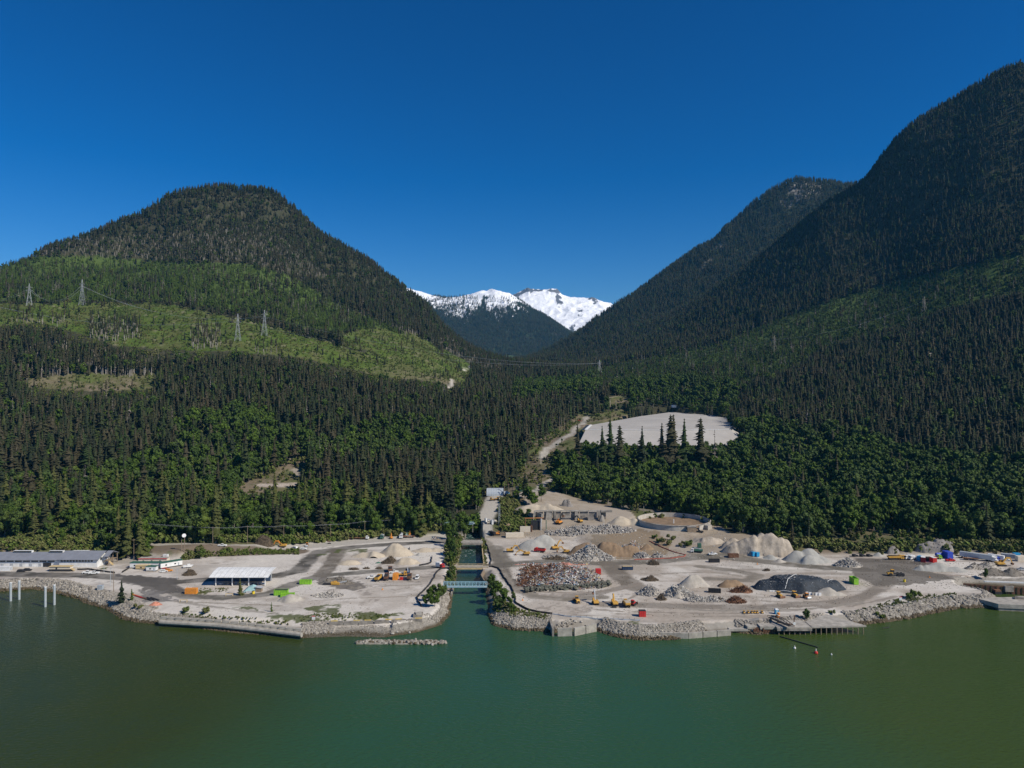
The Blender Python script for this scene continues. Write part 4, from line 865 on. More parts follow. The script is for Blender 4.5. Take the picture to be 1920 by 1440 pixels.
# ---- heaps
class Heap:
    def __init__(s, name, lab, cat, c, peaks, m, noise=0.25, nscale=3.0, group=None, res=0.9, sharp=1.0, part='heap', ridges=0.0, mesa=0):
        """peaks: (dx, dy, rx, ry, h) cones in metres round c"""
        s.c = c; s.peaks = peaks
        x0 = min(p[0]-p[2] for p in peaks)-1; x1 = max(p[0]+p[2] for p in peaks)+1; y0 = min(p[1]-p[3] for p in peaks)-1; y1 = max(p[1]+p[3] for p in peaks)+1
        nx = int(min(90, max(14, (x1-x0)/res))); ny = int(min(70, max(12, (y1-y0)/res)))
        gx, gy = np.meshgrid(np.linspace(x0, x1, nx), np.linspace(y0, y1, ny)); s.noise = noise; s.ns = nscale; s.sharp = sharp; s.rid = ridges; s.mesa = mesa
        Zl = s.h(gx, gy); base = zf(gx+c[0], gy+c[1])-c[2]; Zw = base+Zl-0.15
        V = np.stack([gx, gy, Zw], -1).reshape(-1, 3); idx = np.arange(nx*ny).reshape(ny, nx); Q = np.stack([idx[:-1, :-1], idx[:-1, 1:], idx[1:, 1:], idx[1:, :-1]], -1).reshape(-1, 4)
        zl = Zl.reshape(-1)[Q]; Q = Q[zl.max(1) > 0.02]; u, inv = np.unique(Q, return_inverse=True)
        s.root = thing(name, lab, cat, c, 0, group); s.o = link(part, mesh_np(part, V[u], inv.reshape(Q.shape), [m], smooth=True), s.root)
    def h(s, x, y):
        z = np.zeros(np.shape(x)); wx = x+fbm(x+s.c[0], y, s.ns*2.5, 2, 5)*s.ns*0.9; wy = y+fbm(x, y+s.c[1], s.ns*2.5, 2, 8)*s.ns*0.9
        for dx, dy, rx, ry, h in s.peaks:
            r = np.sqrt(((wx-dx)/rx)**2+((wy-dy)/ry)**2+0.004)
            if s.mesa: z = np.maximum(z, h*np.clip((1-r)/s.mesa, 0, 1)+h*0.25*np.clip(1-r, 0, 1)*(r < 1)); continue
            z = np.maximum(z, h*np.clip(1-r+0.10*vnoise(np.arctan2(wy-dy, wx-dx)*2.5+dx, r*3, 0.8, 4)*(r > 0.15), 0, 1)**s.sharp*np.where(r < 0.25, 1-(0.25-r)*0.4, 1))
        n = fbm(x+s.c[0], y+s.c[1], s.ns, 3, 3)*2*s.noise
        if s.rid: n = n-np.abs(vnoise(x*2.2+s.c[0], y*0.35, s.ns, 9))*s.rid
        return np.where(z > 0.05, np.maximum(z+n*np.clip(z, 0, 1.5), 0.0), 0)
    def cover(s, nm, coll_, n, smin, smax, zmin=0.0, tilt=0.7, sel=None, lift=0.0):
        x = []; 
        while len(x) < n:
            p = random.choice(s.peaks); a = random.random()*6.28; q = math.sqrt(random.random()); X_, Y_ = p[0]+p[2]*q*math.cos(a), p[1]+p[3]*q*math.sin(a)
            if sel and not sel(X_, Y_): continue
            x.append((X_, Y_))
        x = np.array(x); h = s.h(x[:, 0], x[:, 1]); k = h >= zmin; x = x[k]; h = h[k]
        z = zf(x[:, 0]+s.c[0], x[:, 1]+s.c[1])-s.c[2]+h+lift
        o = scat(nm, np.stack([x[:, 0], x[:, 1], z], -1), coll_, smin, smax, s.root, tilt); return o
def heap(name, lab, cat, px, py, wpx, hpx, m, depth=0.8, peaks=None, **kw):
    """px,py: middle of the foot nearest to the lookout; widths and heights in photo pixels"""
    x, y, z = hit(px, py); k = y/F; w = wpx*k/2; h = hpx*k
    if peaks is None: peaks = [(0, 0, w, w*depth, h)]
    else: peaks = [(a*w, b*w*depth, c_*w, c_*w*depth*e, f*h) for a, b, c_, e, f in peaks]
    dy = max(p[3]-p[1] for p in peaks)*0.9; yc = y+dy; xc = (px-960)*yc/F
    return Heap(name, lab, cat, (xc, yc, zs1(xc, yc)), peaks, m, **kw)

# ------------------------------------------------------------------ the capped pad up the valley
pp = [(1098,806,60),(1200,806.5,60),(1300,806.5,60),(1370,806,60),(1377,798,62.5),(1372,785,66),(1332,777,70),(1263,772,72),(1200,780.5,68.5),(1108,797,63)]
def Pz(a, b, z): x, y = P(a, b, z); return (x, y, z)
top3 = [Pz(*a) for a in pp]; cx_ = sum(p[0] for p in top3)/10; cy_ = sum(p[1] for p in top3)/10
pad = thing('gravel_pad', 'large pale gravel covered pad behind the row of conifers up the valley', 'gravel pad', (cx_, cy_, 40))
def rel(p, o): return (p[0]-o[0], p[1]-o[1], p[2]-o[2])
oo = (cx_, cy_, 40); cen = (0, 0, 66.4-40)
MB().add([rel(p, oo) for p in top3]+[cen], [(i, (i+1) % 10, 10) for i in range(10)]).build('top_surface', M_pad, pad)
low = [(p[0]+(p[0]-cx_)*0.10, p[1]+(p[1]-cy_)*0.0-(46 if i < 4 else 0)+(20 if 5 < i < 9 else 0), 44 if i < 4 else p[2]-14) for i, p in enumerate(top3)]
t2 = [(p[0], p[1], p[2]-0.02) for p in top3]
MB().add([rel(p, oo) for p in low+t2], [(i, (i+1) % 10, 10+(i+1) % 10, 10+i) for i in range(10)]).build('side_slope', M_pad, pad)
def ribbon(pts, w, t, up=0.0):
    m = MB()
    for a, b in zip(pts[:-1], pts[1:]):
        a = Vector(a); b = Vector(b); d = (b-a); L = d.length; c = (a+b)/2; m.box((c.x, c.y, c.z+up), (L+w*0.3, w, t), rz=math.atan2(d.y, d.x), ry=-math.atan2(d.z, math.hypot(d.x, d.y)))
    return m
ribbon([rel(p, oo) for p in top3[0:4]], 1.6, 0.5, 0.25).build('liner_edge', M_white, pad)
ribbon([rel(p, oo) for p in (top3[9], top3[0])], 3.0, 0.5, 0.3).build('liner_edge', M_white, pad); ribbon([rel((p[0]-4, p[1]-3, p[2]), oo) for p in (top3[9], top3[0])], 4.5, 0.5, 0.1).build('black_liner', M_tarp, pad)
ribbon([rel(p, oo) for p in top3[3:6]], 3.5, 0.5, 0.3).build('black_liner', M_tarp, pad)

# ------------------------------------------------------------------ office building at the left edge
def office():
    t = thing('office_building', 'long white two storey office with grey gabled roof at the left edge', 'building', (-262, 449, 4.1))
    def wing(x0, x1, y0, y1, h, rh, over=1.2):
        MB().box(((x0+x1)/2, (y0+y1)/2, h/2), (x1-x0, y1-y0, h)).prismx([(y0, h), (y1, h), ((y0+y1)/2, h+rh-0.3)], x0, x1).build('wall', M_white, t)
        ym = (y0+y1)/2; q = rh/((y1-y0)/2); zo = h-over*q
        MB().prismx([(y0-over, zo+0.02), (ym, h+rh), (y1+over, zo+0.02), (y1+over, zo+0.35), (ym, h+rh+0.35), (y0-over, zo+0.35)], x0-0.8, x1+1.4).build('roof', M_roof, t)
    wing(-95, -21, 1.5, 15, 4.8, 2.8); wing(-24, 0, 0, 15, 5.4, 3.2)
    for x0, x1 in ((-58, -46), (-35, -26), (-20, -10)):
        fr = MB().box(((x0+x1)/2, 8, 8.3), (x1-x0, 1.6, 1.2)).build('skylight', M_white, t); MB().box(((x0+x1)/2, 7.1, 8.4), (x1-x0-0.8, 0.3, 0.8)).build('pane', M_glass, fr)
    for i in range(11): MB().box((-22.4+i*1.9, -0.05, 4.2), (1.3, 0.16, 1.1)).build('window', M_glass, t)
    for i in range(9): MB().box((-30-i*5.2, 1.45, 3.7), (4.2, 0.16, 1.0)).build('window', M_glass, t)
    for i in range(7): MB().box((-31-i*6.0, 1.43, 1.3), (1.9, 0.16, 1.5)).build('window', M_grey, t)
    MB().box((-32.5, 1.4, 1.5), (5, 0.3, 2.6)).build('doorway', M_dark, t); MB().box((-12, -0.05, 5.25), (23, 0.2, 0.4)).build('fascia', M_dark, t)
    MB().box((0.1, 4, 4.6), (0.2, 1.4, 1.6)).build('window', M_glass, t); MB().box((0.1, 10, 4.6), (0.2, 1.8, 1.6)).build('window', M_glass, t)
    # covered timber porch on the right end
    MB().prismx([(3.5, 5.8), (9.5, 8.2), (15.5, 5.8), (15.5, 6.1), (9.5, 8.55), (3.5, 6.1)], 1.45, 5).build('porch_roof', M_roof, t)
    for y in (4.5, 9.5, 14.5): MB().box((4.6, y, 2.9), (0.35, 0.35, 5.8)).build('porch_post', M_wood, t)
    for i in range(8): MB().box((4.4+i*0.35, 5.5, 2.7-i*0.33), (0.36, 1.8, 0.3)).build('step', M_ywood, t)
    MB().box((2.7, 10, 2.8), (3.6, 9, 0.25)).build('porch_deck', M_wood, t)
    return t
office()
x, y, z = hit(150-39, 1072); t = thing('site_cabin', 'low timber roofed site cabin with a black base in front of the offices', 'cabin', (x, y+2, z))
MB().box((0, 0, 0.7), (13.2, 3.2, 1.4)).build('base', M_dark, t); MB().box((0, 0, 2.1), (12.8, 3.0, 1.4)).build('wall', M_cream, t); MB().box((0, 0, 3.0), (13.4, 3.8, 0.3)).build('roof', M_ywood, t); MB().box((-2, -1.55, 2.1), (0.9, 0.15, 1.1)).build('window', M_glass, t)
for k in range(3): MB().box((7.0+k*0.7, -0.6, 1.6-k*0.45), (0.8, 2, 0.3)).build('step', M_ywood, t)
def trailer(px, py, L, W, H_, rz, lab, wallm, roofm, wins=2, name='office_trailer', cat='trailer', group=None):
    x, y, z = hit(px, py); t = thing(name, lab, cat, (x, y+W/2, z), rz, group)
    MB().box((0, 0, H_/2+0.4), (L, W, H_-0.4)).build('wall', wallm, t); MB().box((0, 0, H_+0.32), (L+0.4, W+0.4, 0.24)).build('roof', roofm, t); MB().box((0, 0, 0.3), (L-0.6, W-0.5, 0.6)).build('skirt', M_dark, t)
    for i in range(wins):
        u = -L/2+L*(i+0.6)/(wins+0.4); MB().box((u, -W/2, H_*0.62), (1.0, 0.16, 0.8)).build('window', M_glass, t)
    MB().box((L*0.32, -W/2, H_*0.45), (0.9, 0.14, 1.9)).build('door', M_grey, t); return t
trailer(270, 1066, 18, 4, 3.2, 0, 'long white office trailer with a dark green roof edge', M_white, M_green, 3)
trailer(286, 1058, 18, 4, 3.4, 0.02, 'cream office trailer with a red roof strip behind the white one', M_cream, M_conc, 3)
MB().box((0,-2.24,3.62),(18.4,0.1,0.5)).build('red_fascia', M_red, [o for o in bpy.data.objects if o.get('label','').startswith('cream office trailer')][0])
trailer(317, 1064, 13, 4, 3.2, 0.75, 'white office trailer with green roof set at an angle', M_white, M_green, 2)
trailer(283, 1071.5, 6, 3, 2.7, 0, 'small white hut standing before the office trailers', M_white, M_green, 1, 'site_hut', 'hut')
trailer(266, 1068, 8, 2.5, 2.2, 0, 'low tan canopy hut between the trailers and the road', M_ywood, M_ywood, 1, 'site_hut', 'hut')
for k, a in enumerate((304, 309)):
    x, y, z = hit(a, 1050); t = thing('water_tank', ['left', 'right'][k]+' white box tank behind the red roofed trailer', 'tank', (x, y+3, z), 0, 'white box tanks behind the trailers'); MB().box((0,0,2.2),(1.5,1.5,1.8)).build('tank_shell', M_white, t); MB().box((0,0,0.65),(1.4,1.4,1.3)).build('stand', M_grey, t)
x, y, z = hit(7, 1071); t = thing('shipping_container', 'white container at the left edge before the offices', 'container', (x-1, y+1.5, z)); MB().box((0,0,1.35),(9,2.5,2.6)).build('body', M_white, t); MB().box((4.52,0,1.35),(0.1,2.2,2.3)).build('door', M_grey, t)

# ------------------------------------------------------------------ open sided shelter with a white roof
def shelter():
    x0, y0 = P(401, 1098, 4.1); x1, _ = P(500, 1098, 4.1); L = x1-x0; D = 13.0
    t = thing('open_shelter', 'open steel shelter with a long white sloping roof', 'shelter', (x0, y0, 4.0)); zt = 5.4
    MB().prism([(0, 0), (0.3, 0), (0.3, 0.01)], 0, 0.01)
    # roof: barrel sheet falling toward the lookout
    m = MB(); n = 8; pr = []
    for i in range(n+1):
        a = i/n; pr.append((-2.0+(D+1.0)*a, zt+2.1*math.sin(a*1.9)/math.sin(1.9)*1.0 if a < 0.83 else zt+2.1*(1+0.05)))
    prof = pr+[(b, c-0.22) for b, c in reversed(pr)]
    m.prismx([(b, c) for b, c in prof], -2.2, L+1.6).build('roof', M_white, t)
    for i in range(4):
        MB().box((1+i*(L-2)/3, 0.3, zt/2), (0.5, 0.5, zt)).build('front_post', M_white, t)
        MB().box((1+i*(L-2)/3, D-2.2, (zt+1.6)/2), (0.45, 0.45, zt+1.6)).build('rear_post', M_grey, t)
    MB().box((L/2, 0.3, zt+0.15), (L-1.6, 0.4, 0.45)).build('beam', M_grey, t)
    MB().prismx([(D-3.4, 0), (D-3.1, 0), (D-2.6, 3.4), (D-2.9, 3.4)], -4.5, L-1.2).build('blue_screen', M_navy, t)
    for i in range(13):
        u = -2.0+i*(L+3.4)/12; mb = MB(); pv_ = None
        for b_, c_ in pr:
            p_ = Vector((u, b_, c_+0.05))
            if pv_ is not None: mb.cyl(pv_, p_, 0.10, 4, cap=False)
            pv_ = p_
        mb.build('roof_seam', M_grey, t)
    for i in range(14):
        random.seed(50+i); q = MB().box((0, 0, 0.4), (1.2+random.random(), 0.8, 0.6+random.random()*0.5)); o = q.build('crate', random.choice([M_white, M_grey, M_navy, M_conc]), None); o.location = (x0+1+i*(L-2)/14, y0+1.5+random.random()*3, 4.05); o.rotation_euler = (0, 0, random.random()*3)
        tag(o, 'white, grey and blue crates stored under the white roofed shelter', 'crate', 'crates stored under the white roofed shelter')
shelter()

# ------------------------------------------------------------------ bridges over the creek
def truss_bridge():
    x0, x1, y0, w, h = -39.0, -14.2, 404.0, 2.6, 2.7; L = x1-x0; t = thing('footbridge', 'pale blue steel truss footbridge over the creek mouth', 'bridge', (x0, y0, 4.3))
    MB().box((L/2, w/2, 0), (L, w, 0.3)).build('deck', M_grey, t); n = 12
    for s_ in (0, w):
        MB().box((L/2, s_, 0.2), (L, 0.22, 0.34)).build('lower_chord', M_lblue, t); MB().box((L/2, s_, h), (L, 0.24, 0.26)).build('top_chord', M_lblue, t)
        for i in range(n+1): MB().box((i*L/n, s_, h/2+0.2), (0.2, 0.2, h-0.2)).build('upright', M_lblue, t)
        for i in range(n):
            a = (i*L/n, s_, 0.3) if i < n/2 else (i*L/n, s_, h); b = ((i+1)*L/n, s_, h) if i < n/2 else ((i+1)*L/n, s_, 0.3); MB().bar(a, b, 0.1).build('brace', M_lblue, t)
truss_bridge()
def beam_bridge(x0, x1, y0, w, z, lab, m1, m2, rail=True):
    L = x1-x0; t = thing('road_bridge', lab, 'bridge', (x0, y0, z)); MB().box((L/2, w/2, 0), (L+1.5, w, 0.4)).build('deck', m1, t)
    for s_ in (0.15, w-0.15): MB().box((L/2, s_, -0.75), (L, 0.4, 1.1)).build('girder', m2, t)
    if rail:
        for s_ in (0.1, w-0.1):
            MB().box((L/2, s_, 0.9), (L+1, 0.16, 0.25)).build('rail', m2, t)
            for i in range(8): MB().box((i*L/7, s_, 0.55), (0.16, 0.2, 0.7)).build('rail_post', m2, t)
beam_bridge(-37.5, -15.5, 448, 5.0, 4.45, 'timber sided bridge in the middle of the creek channel', M_conc, M_ywood)
beam_bridge(-38.0, -22.0, 514, 9.0, 4.9, 'concrete road bridge farthest up the creek', M_conc, M_concd)
def pipe_bridge():
    y0 = 556; x0 = -66; L = 36; t = thing('pipe_bridge', 'grey blue pipe bridge crossing high among the creek trees', 'bridge', (x0, y0, 10.2))
    for z_ in (0, 1.6): 
        for s_ in (0, 1.8): MB().box((L/2, s_, z_), (L, 0.2, 0.22)).build('chord', M_lblue, t)
    for i in range(13): MB().box((i*L/12, 0, 0.8), (0.16, 0.16, 1.6)).build('upright', M_lblue, t)
    MB().cyl((-1, 0.9, 0.6), (L+1, 0.9, 0.6), 0.45, 8).build('pipe', M_steel, t)
    for i in (0, 1, 2): MB().box((1+i*L/2.1, 0.9, -3.2), (0.5, 0.5, 6.2)).build('support', M_concd, t)
pipe_bridge()
def wall_line(name, lab, pts, h, th, m, z0=0.0, cat='wall', parent=None):
    a0 = pts[0]; t = thing(name, lab, cat, (a0[0], a0[1], 0))
    for k, (a, b) in enumerate(zip(pts[:-1], pts[1:])):
        L = math.hypot(b[0]-a[0], b[1]-a[1]); MB().box(((a[0]+b[0])/2-a0[0], (a[1]+b[1])/2-a0[1], z0+h/2), (L+th*0.5, th, h), rz=math.atan2(b[1]-a[1], b[0]-a[0])).build('panel', m, t)
    return t
wall_line('channel_wall', 'tan timber faced wall lining the right bank of the creek', [P(903,1012,4), P(905,1036,4), P(908,1062,4)], 5.6, 0.6, M_ywood, -1.2)
wall_line('channel_wall', 'curved rusty brown sheet wall below the middle bridge', [P(908,1068,4), P(902,1078,4), P(908,1088,4), P(912,1098,4)], 5.4, 0.6, M_wood, -1.2)
wall_line('channel_wall', 'low grey wall on the left bank below the trees', [P(846,1112,2), P(850,1098,2)], 2.6, 0.8, M_concd, -0.8)

# ------------------------------------------------------------------ power poles and lines, pylons
def pole(px, py, h, lab, arm=True, grp='wooden power poles along the gravel road', m=None, r=0.2):
    x, y, z = hit(px, py); t = thing('power_pole', lab, 'power pole', (x, y, z), 0, grp); MB().cyl((0,0,-0.5),(0,0,h),r,6,r*0.6).build('post', m or M_wood, t)
    if arm: MB().box((0, 0, h-0.8), (2.6, 0.2, 0.2)).build('crossarm', m or M_wood, t)
    return (x, y, z+h-0.6)
def wires(pts, lab, sag=2.0, offs=(-1.1, 0, 1.1), r=0.05, name='power_line', m=None, par=True):
    a0 = pts[0]; t = thing(name, lab, 'power line', a0)
    for o in offs:
        mb = MB()
        for a, b in zip(pts[:-1], pts[1:]):
            prev = None; a = Vector(a); b = Vector(b)
            for i in range(11):
                u = i/10; p = a.lerp(b, u)-Vector(a0)+Vector((0, o if par else 0, (0 if par else o)-4*sag*u*(1-u)))
                if prev is not None: mb.cyl(prev, p, r, 3, cap=False)
                prev = p
        mb.build('wire', m or M_grey, t)
where = ['farthest left, behind the white pickup', 'beside the large brown brush', 'above the two parked cars', 'by the small sign at the road bend', 'behind the flatbed truck', 'behind the green truck', 'beside the red shed']
tops = [pole(a, b, h, 'wooden power pole '+w) for (a, b, h), w in zip([(399,1023,13),(464,1019,12.5),(532,1017,12.5),(620,1012,12),(684,1006,12),(747,999,11.5),(806,992,13)], where)]
wires([(tops[0][0]-52, tops[0][1]+6, tops[0][2]+2)]+tops, 'power line running above the gravel road on the left', 0.5, r=0.035)
pole(251, 1050, 14, 'tall wooden pole behind the office trailers', True, 'wooden poles near the trailers'); pole(213, 1112, 12.5, 'brown wooden pole on the shore by the lone conifer', False, 'wooden poles near the trailers'); pole(373, 1045, 7, 'short wooden pole right of the dish mast', False, 'wooden poles near the trailers')
def lamp(px, py, h, lab, grp='grey lamp posts'):
    x, y, z = hit(px, py); t = thing('lamp_post', lab, 'lamp post', (x, y, z), 0, grp); MB().cyl((0,0,0),(0,0,h),0.13,6,0.08).build('post', M_steel, t); MB().box((0.5,0,h),(1.2,0.3,0.2)).build('lamp_head', M_steel, t)
lamp(195, 1074, 8, 'grey lamp post behind the two white pickups'); lamp(207, 1098, 10, 'grey lamp post left of the brown shore pole'); lamp(332, 1086, 6, 'grey lamp post by the brown shrub'); lamp(1690-668, 889, 9, 'lamp post with two heads beside the hillside track')
x, y, z = hit(346, 1036); t = thing('dish_mast', 'mast with a white dish above the gravel road', 'antenna', (x, y, z)); MB().cyl((0,0,0),(0,0,11.5),0.22,6).cyl((-2,0,0),(-2,0,9.5),0.18,6).build('mast', M_wood, t); MB().cyl((0,-0.6,11.5),(0.1,-0.9,11.6),1.3,12).build('dish', M_white, t)
for k, (a, b, h) in enumerate([(946,929,11),(953,931,11.5),(961,930,12)]): pole(a, b, h, ['leftmost', 'middle', 'rightmost'][k]+' tall pole beside the grey arched shed', True, 'three poles beside the arched shed', r=0.25)
for k, (a, b, h) in enumerate([(1049,806,19),(1053,808,19),(1058,808,19)]): pole(a, b, h, ['left', 'middle', 'right'][k]+' pole of the trio standing left of the track to the pad', False, 'three poles left of the pad track', r=0.35)
for k, (a, b, h, w) in enumerate([(1014,872,14,'beside the brown cutting below the pad track'),(1144,762,12,'short one in the brown clearing behind the pad'),(1155,768,16,'brown one in the clearing behind the pad'),(1175,740,14,'topmost one in the clearing behind the pad'),(1068,752,9,'standing alone left of the dark conifer clump')]): pole(a, b, h, 'pale pole '+w, False, 'pale poles on the valley side', M_cream, r=0.4)
def pylon(px, py, h, lab, w=9, grp='steel lattice pylons', m=None, th=0.26):
    x, y, z = hit(px, py, dmin=800); t = thing('pylon', lab, 'pylon', (x, y, z), random.random()*0.6, grp); m = m or M_grey; hw = w/2; tw = 1.1
    lv = [0, 0.28, 0.5, 0.68, 0.82, 1.0]; wd = [hw, hw*0.68, hw*0.45, hw*0.28, tw*0.8, 0.25]; C = [(1,1),(1,-1),(-1,-1),(-1,1)]
    for sx, sy in C:
        mb = MB()
        for i in range(5): mb.bar((sx*wd[i], sy*wd[i], h*lv[i]), (sx*wd[i+1], sy*wd[i+1], h*lv[i+1]), th)
        mb.build('leg', m, t)
    mb = MB()
    for i in range(5):
        for k in range(4):
            a = C[k]; b = C[(k+1) % 4]; mb.bar((a[0]*wd[i], a[1]*wd[i], h*lv[i]), (b[0]*wd[i+1], b[1]*wd[i+1], h*lv[i+1]), th*0.6); mb.bar((b[0]*wd[i], b[1]*wd[i], h*lv[i]), (a[0]*wd[i+1], a[1]*wd[i+1], h*lv[i+1]), th*0.6)
    mb.build('bracing', m, t)
    for q in (0.68, 0.82): MB().bar((-5.5, 0, h*q), (5.5, 0, h*q), th).bar((-5.5, 0, h*q), (0, 0, h*(q+0.07)), th*0.7).bar((5.5, 0, h*q), (0, 0, h*(q+0.07)), th*0.7).build('crossarm', m, t)
    return (x, y, z+h*0.75)
p1 = pylon(55, 574, 42, 'pylon farthest left on the power line strip'); p2 = pylon(154, 573, 50, 'tall pylon on the bare knoll at upper left'); p3 = pylon(446, 640, 47, 'left pylon of the pair above the conifers'); p4 = pylon(496, 630, 46, 'right pylon of the pair above the conifers')
p5 = pylon(1124, 700, 34, 'pylon on the valley saddle carrying the sagging lines'); p6 = pylon(1452, 662, 38, 'faint pylon in the pale green strip on the right slope', m=M_concd); p8 = pylon(1733, 588, 34, 'uppermost pylon on the right mountain strip', m=M_concd)
x, y, z = hit(1742, 682, dmin=800); t = thing('h_frame_pole', 'pale wooden double pole with a crossbeam on the right slope', 'power pole', (x, y, z-4)); MB().cyl((-2.5,0,0),(-2.5,0,22),0.55,6).build('post', M_cream, t); MB().cyl((2.5,0,0),(2.5,0,22),0.55,6).build('post', M_cream, t); MB().box((0,0,21),(9,0.6,0.8)).build('crossbeam', M_cream, t); MB().bar((-2.5,0,6),(2.5,0,14),0.5).build('brace', M_cream, t)
wires([(p1[0]-140, p1[1]-40, p1[2]+2), p1, p2, p4, p5], 'high power line crossing the left slope and sagging over the valley', 26, (-4, 4), 0.16); wires([(p1[0]-140, p1[1]-60, p1[2]-4), p3, p5], 'lower power line crossing the left slope to the saddle', 30, (-4, 4), 0.14)
wires([p5, p6, p8], 'power line climbing the right mountain', 14, (-3, 3), 0.10)

# ------------------------------------------------------------------ shore works
def along(pts, step):
    out = []; 
    for a, b in zip(pts[:-1], pts[1:]):
        L = math.hypot(b[0]-a[0], b[1]-a[1]); n = max(1, round(L/step))
        for i in range(n): u = (i+0.5)/n; out.append((a[0]+(b[0]-a[0])*u, a[1]+(b[1]-a[1])*u, math.atan2(b[1]-a[1], b[0]-a[0])))
    return out
lw = [P(300,1164,2.6), P(400,1170,2.6), P(480,1178,2.6), P(566,1188,2.6)]
t = thing('log_seawall', 'long seawall of a round concrete log with blocks on top, left shore', 'seawall', (lw[0][0], lw[0][1], 0))
for a, b in zip(lw[:-1], lw[1:]): MB().cyl((a[0]-lw[0][0], a[1]-lw[0][1], 2.0), (b[0]-lw[0][0], b[1]-lw[0][1], 2.0), 1.15, 10).build('log', M_conc, t)
for i, (x, y, a) in enumerate(along(lw, 4.4)):
    random.seed(i); MB().box((0,0,0),(3.7,1.5,1.1)).build('block', M_conc, t).location = (x-lw[0][0]-0.3, y-lw[0][1]+1.3, 3.7+random.random()*0.2); o = t.children[-1]; 
for o in [c for c in bpy.data.objects if c.parent == t and c.name.startswith('block')]: o.rotation_euler = (0, 0, -0.1+random.random()*0.08)
def quay(name, lab, pts, z0, z1, th, m, curb=None):
    a0 = pts[0]; t = thing(name, lab, 'seawall', (a0[0], a0[1], 0))
    for x, y, a in along(pts, 7.0):
        L = 6.9; MB().box((x-a0[0], y-a0[1], (z0+z1)/2), (L, th, z1-z0), rz=a).build('wall_panel', m, t)
    if curb:
        for k, (x, y, a) in enumerate(along(pts, 5.2)):
            if k % 3 != 1: MB().box((x-a0[0], y-a0[1]+0.3, z1+0.18), (3.2, 0.5, 0.3), rz=a).build('yellow_curb', curb, t)
    return t
quay('quay_wall', 'weathered concrete quay wall with yellow curbs on the left shore', [P(616,1172,2.6), P(700,1170,2.6), P(794,1166,2.6)], 0.4, 4.3, 1.2, M_concd, mat('yellow_curb', (0.62,0.45,0.12), 0.8, 0.3))
x, y = P(786, 1150, 4); t = thing('concrete_block_house', 'broken concrete block at the right end of the left quay', 'concrete block', (x, y-4, 3.6)); MB().box((0,0,0.8),(4.4,5,1.9)).build('wall', M_concd, t); MB().box((0.2,-0.5,2.0),(3,3,0.6), rz=0.3).build('slab', M_conc, t)
quay('quay_wall', 'pale concrete seawall corner right of the creek mouth', [P(1040,1187,1.5), P(1078,1186,1.5), P(1116,1178,1.5)], -1.5, 3.8, 1.0, M_conc); quay('quay_wall', 'dark side wall running back from the seawall corner', [P(1037,1187,1.5), P(1031,1160,4)], -1.5, 3.8, 0.9, M_concd)
quay('quay_wall', 'low stained quay wall before the excavator yard', [P(1210,1184,3), P(1290,1187,2.5), P(1370,1181,2.5)], -1.0, 2.6, 1.2, M_conc)
t = thing('ruined_quay', 'ruined concrete quay with timber piles and broken slabs', 'quay', (*P(1372,1190,0), 0)); bx_, by_ = t.location.x, t.location.y
MB().box((4, 3.5, 1.4), (9, 3, 1.0)).build('slab', M_conc, t); MB().box((12, 5, 2.4), (8, 5, 1.1), rz=0.1, ry=0.06).build('slab', M_conc, t); MB().box((18, 3.5, 2.9), (8, 5, 1.4)).build('slab', M_conc, t); MB().box((8, 8, 3.3), (5, 4, 0.5), rz=0.6, rx=0.3).build('slab', M_concd, t); MB().box((13, 8.5, 4.2), (6, 3, 0.5), rz=-0.2, ry=-0.25).build('slab', M_conc, t)
for i in range(16): random.seed(i+9); MB().cyl((11+i*0.75, 0.9+random.random()*0.8, -2), (11+i*0.75, 0.9+random.random(), 2.3+random.random()*0.8), 0.28, 6).build('timber_pile', M_brown, t)
MB().bar((22,-3,0.2),(34,-17,0.15),0.5).build('floating_boom', M_dark, t)
# gangway
ga = P(1436,1150,5.2); gb = P(1454,1176,5.2); t = thing('gangway', 'black steel gangway with curved rails beside the ruined quay', 'gangway', (ga[0], ga[1]-5, 4.9)); dxg = 5.2; dyg = -13
for s_ in (-0.9, 0.9):
    mb = MB(); N_ = 9
    for i in range(N_):
        u = i/(N_-1); p = Vector((dxg*u+s_, dyg*u, 0)); hh_ = 1.0+1.0*math.sin(u*3.14); MB().bar(p, p+Vector((0, 0, hh_)), 0.13).build('upright', M_dark, t)
        if i: MB().bar((q0.x, q0.y, h0), (p.x, p.y, hh_), 0.2).build('top_rail', M_dark, t)
        q0, h0 = p, hh_
MB().box((dxg/2, dyg/2, 0), (math.hypot(dxg, dyg), 1.8, 0.25), rz=math.atan2(dyg, dxg)).build('walkway', M_dark, t)
dk = [P(1457,1176,3.8), P(1600,1170,3.8)]; t = thing('concrete_wharf', 'concrete wharf deck on timber piles with a ramp at its right end', 'wharf', (dk[0][0], dk[0][1], 0)); Lw = P(1515,1170,3.8)[0]-dk[0][0]
MB().box((Lw/2, 5.2, 3.3), (Lw, 10, 0.8)).build('deck', M_conc, t); MB().box((Lw/2, 0.0, 2.7), (Lw, 0.5, 1.2)).build('edge_beam', M_concd, t)
MB().slab([(Lw, 0.3), (Lw+27, 2.0), (Lw+15, 19), (Lw, 8)], 3.2, 3.9).build('ramp_slab', M_conc, t)
for i in range(17): MB().cyl((1+i*2.55, 0.5+0.05*i, -2), (1+i*2.55, 0.5+0.05*i, 3.0), 0.24, 6).build('timber_pile', M_wood, t)
MB().box((6, 5, 3.9), (8, 0.5, 0.4), rz=-0.5).build('beam', M_brown, t)
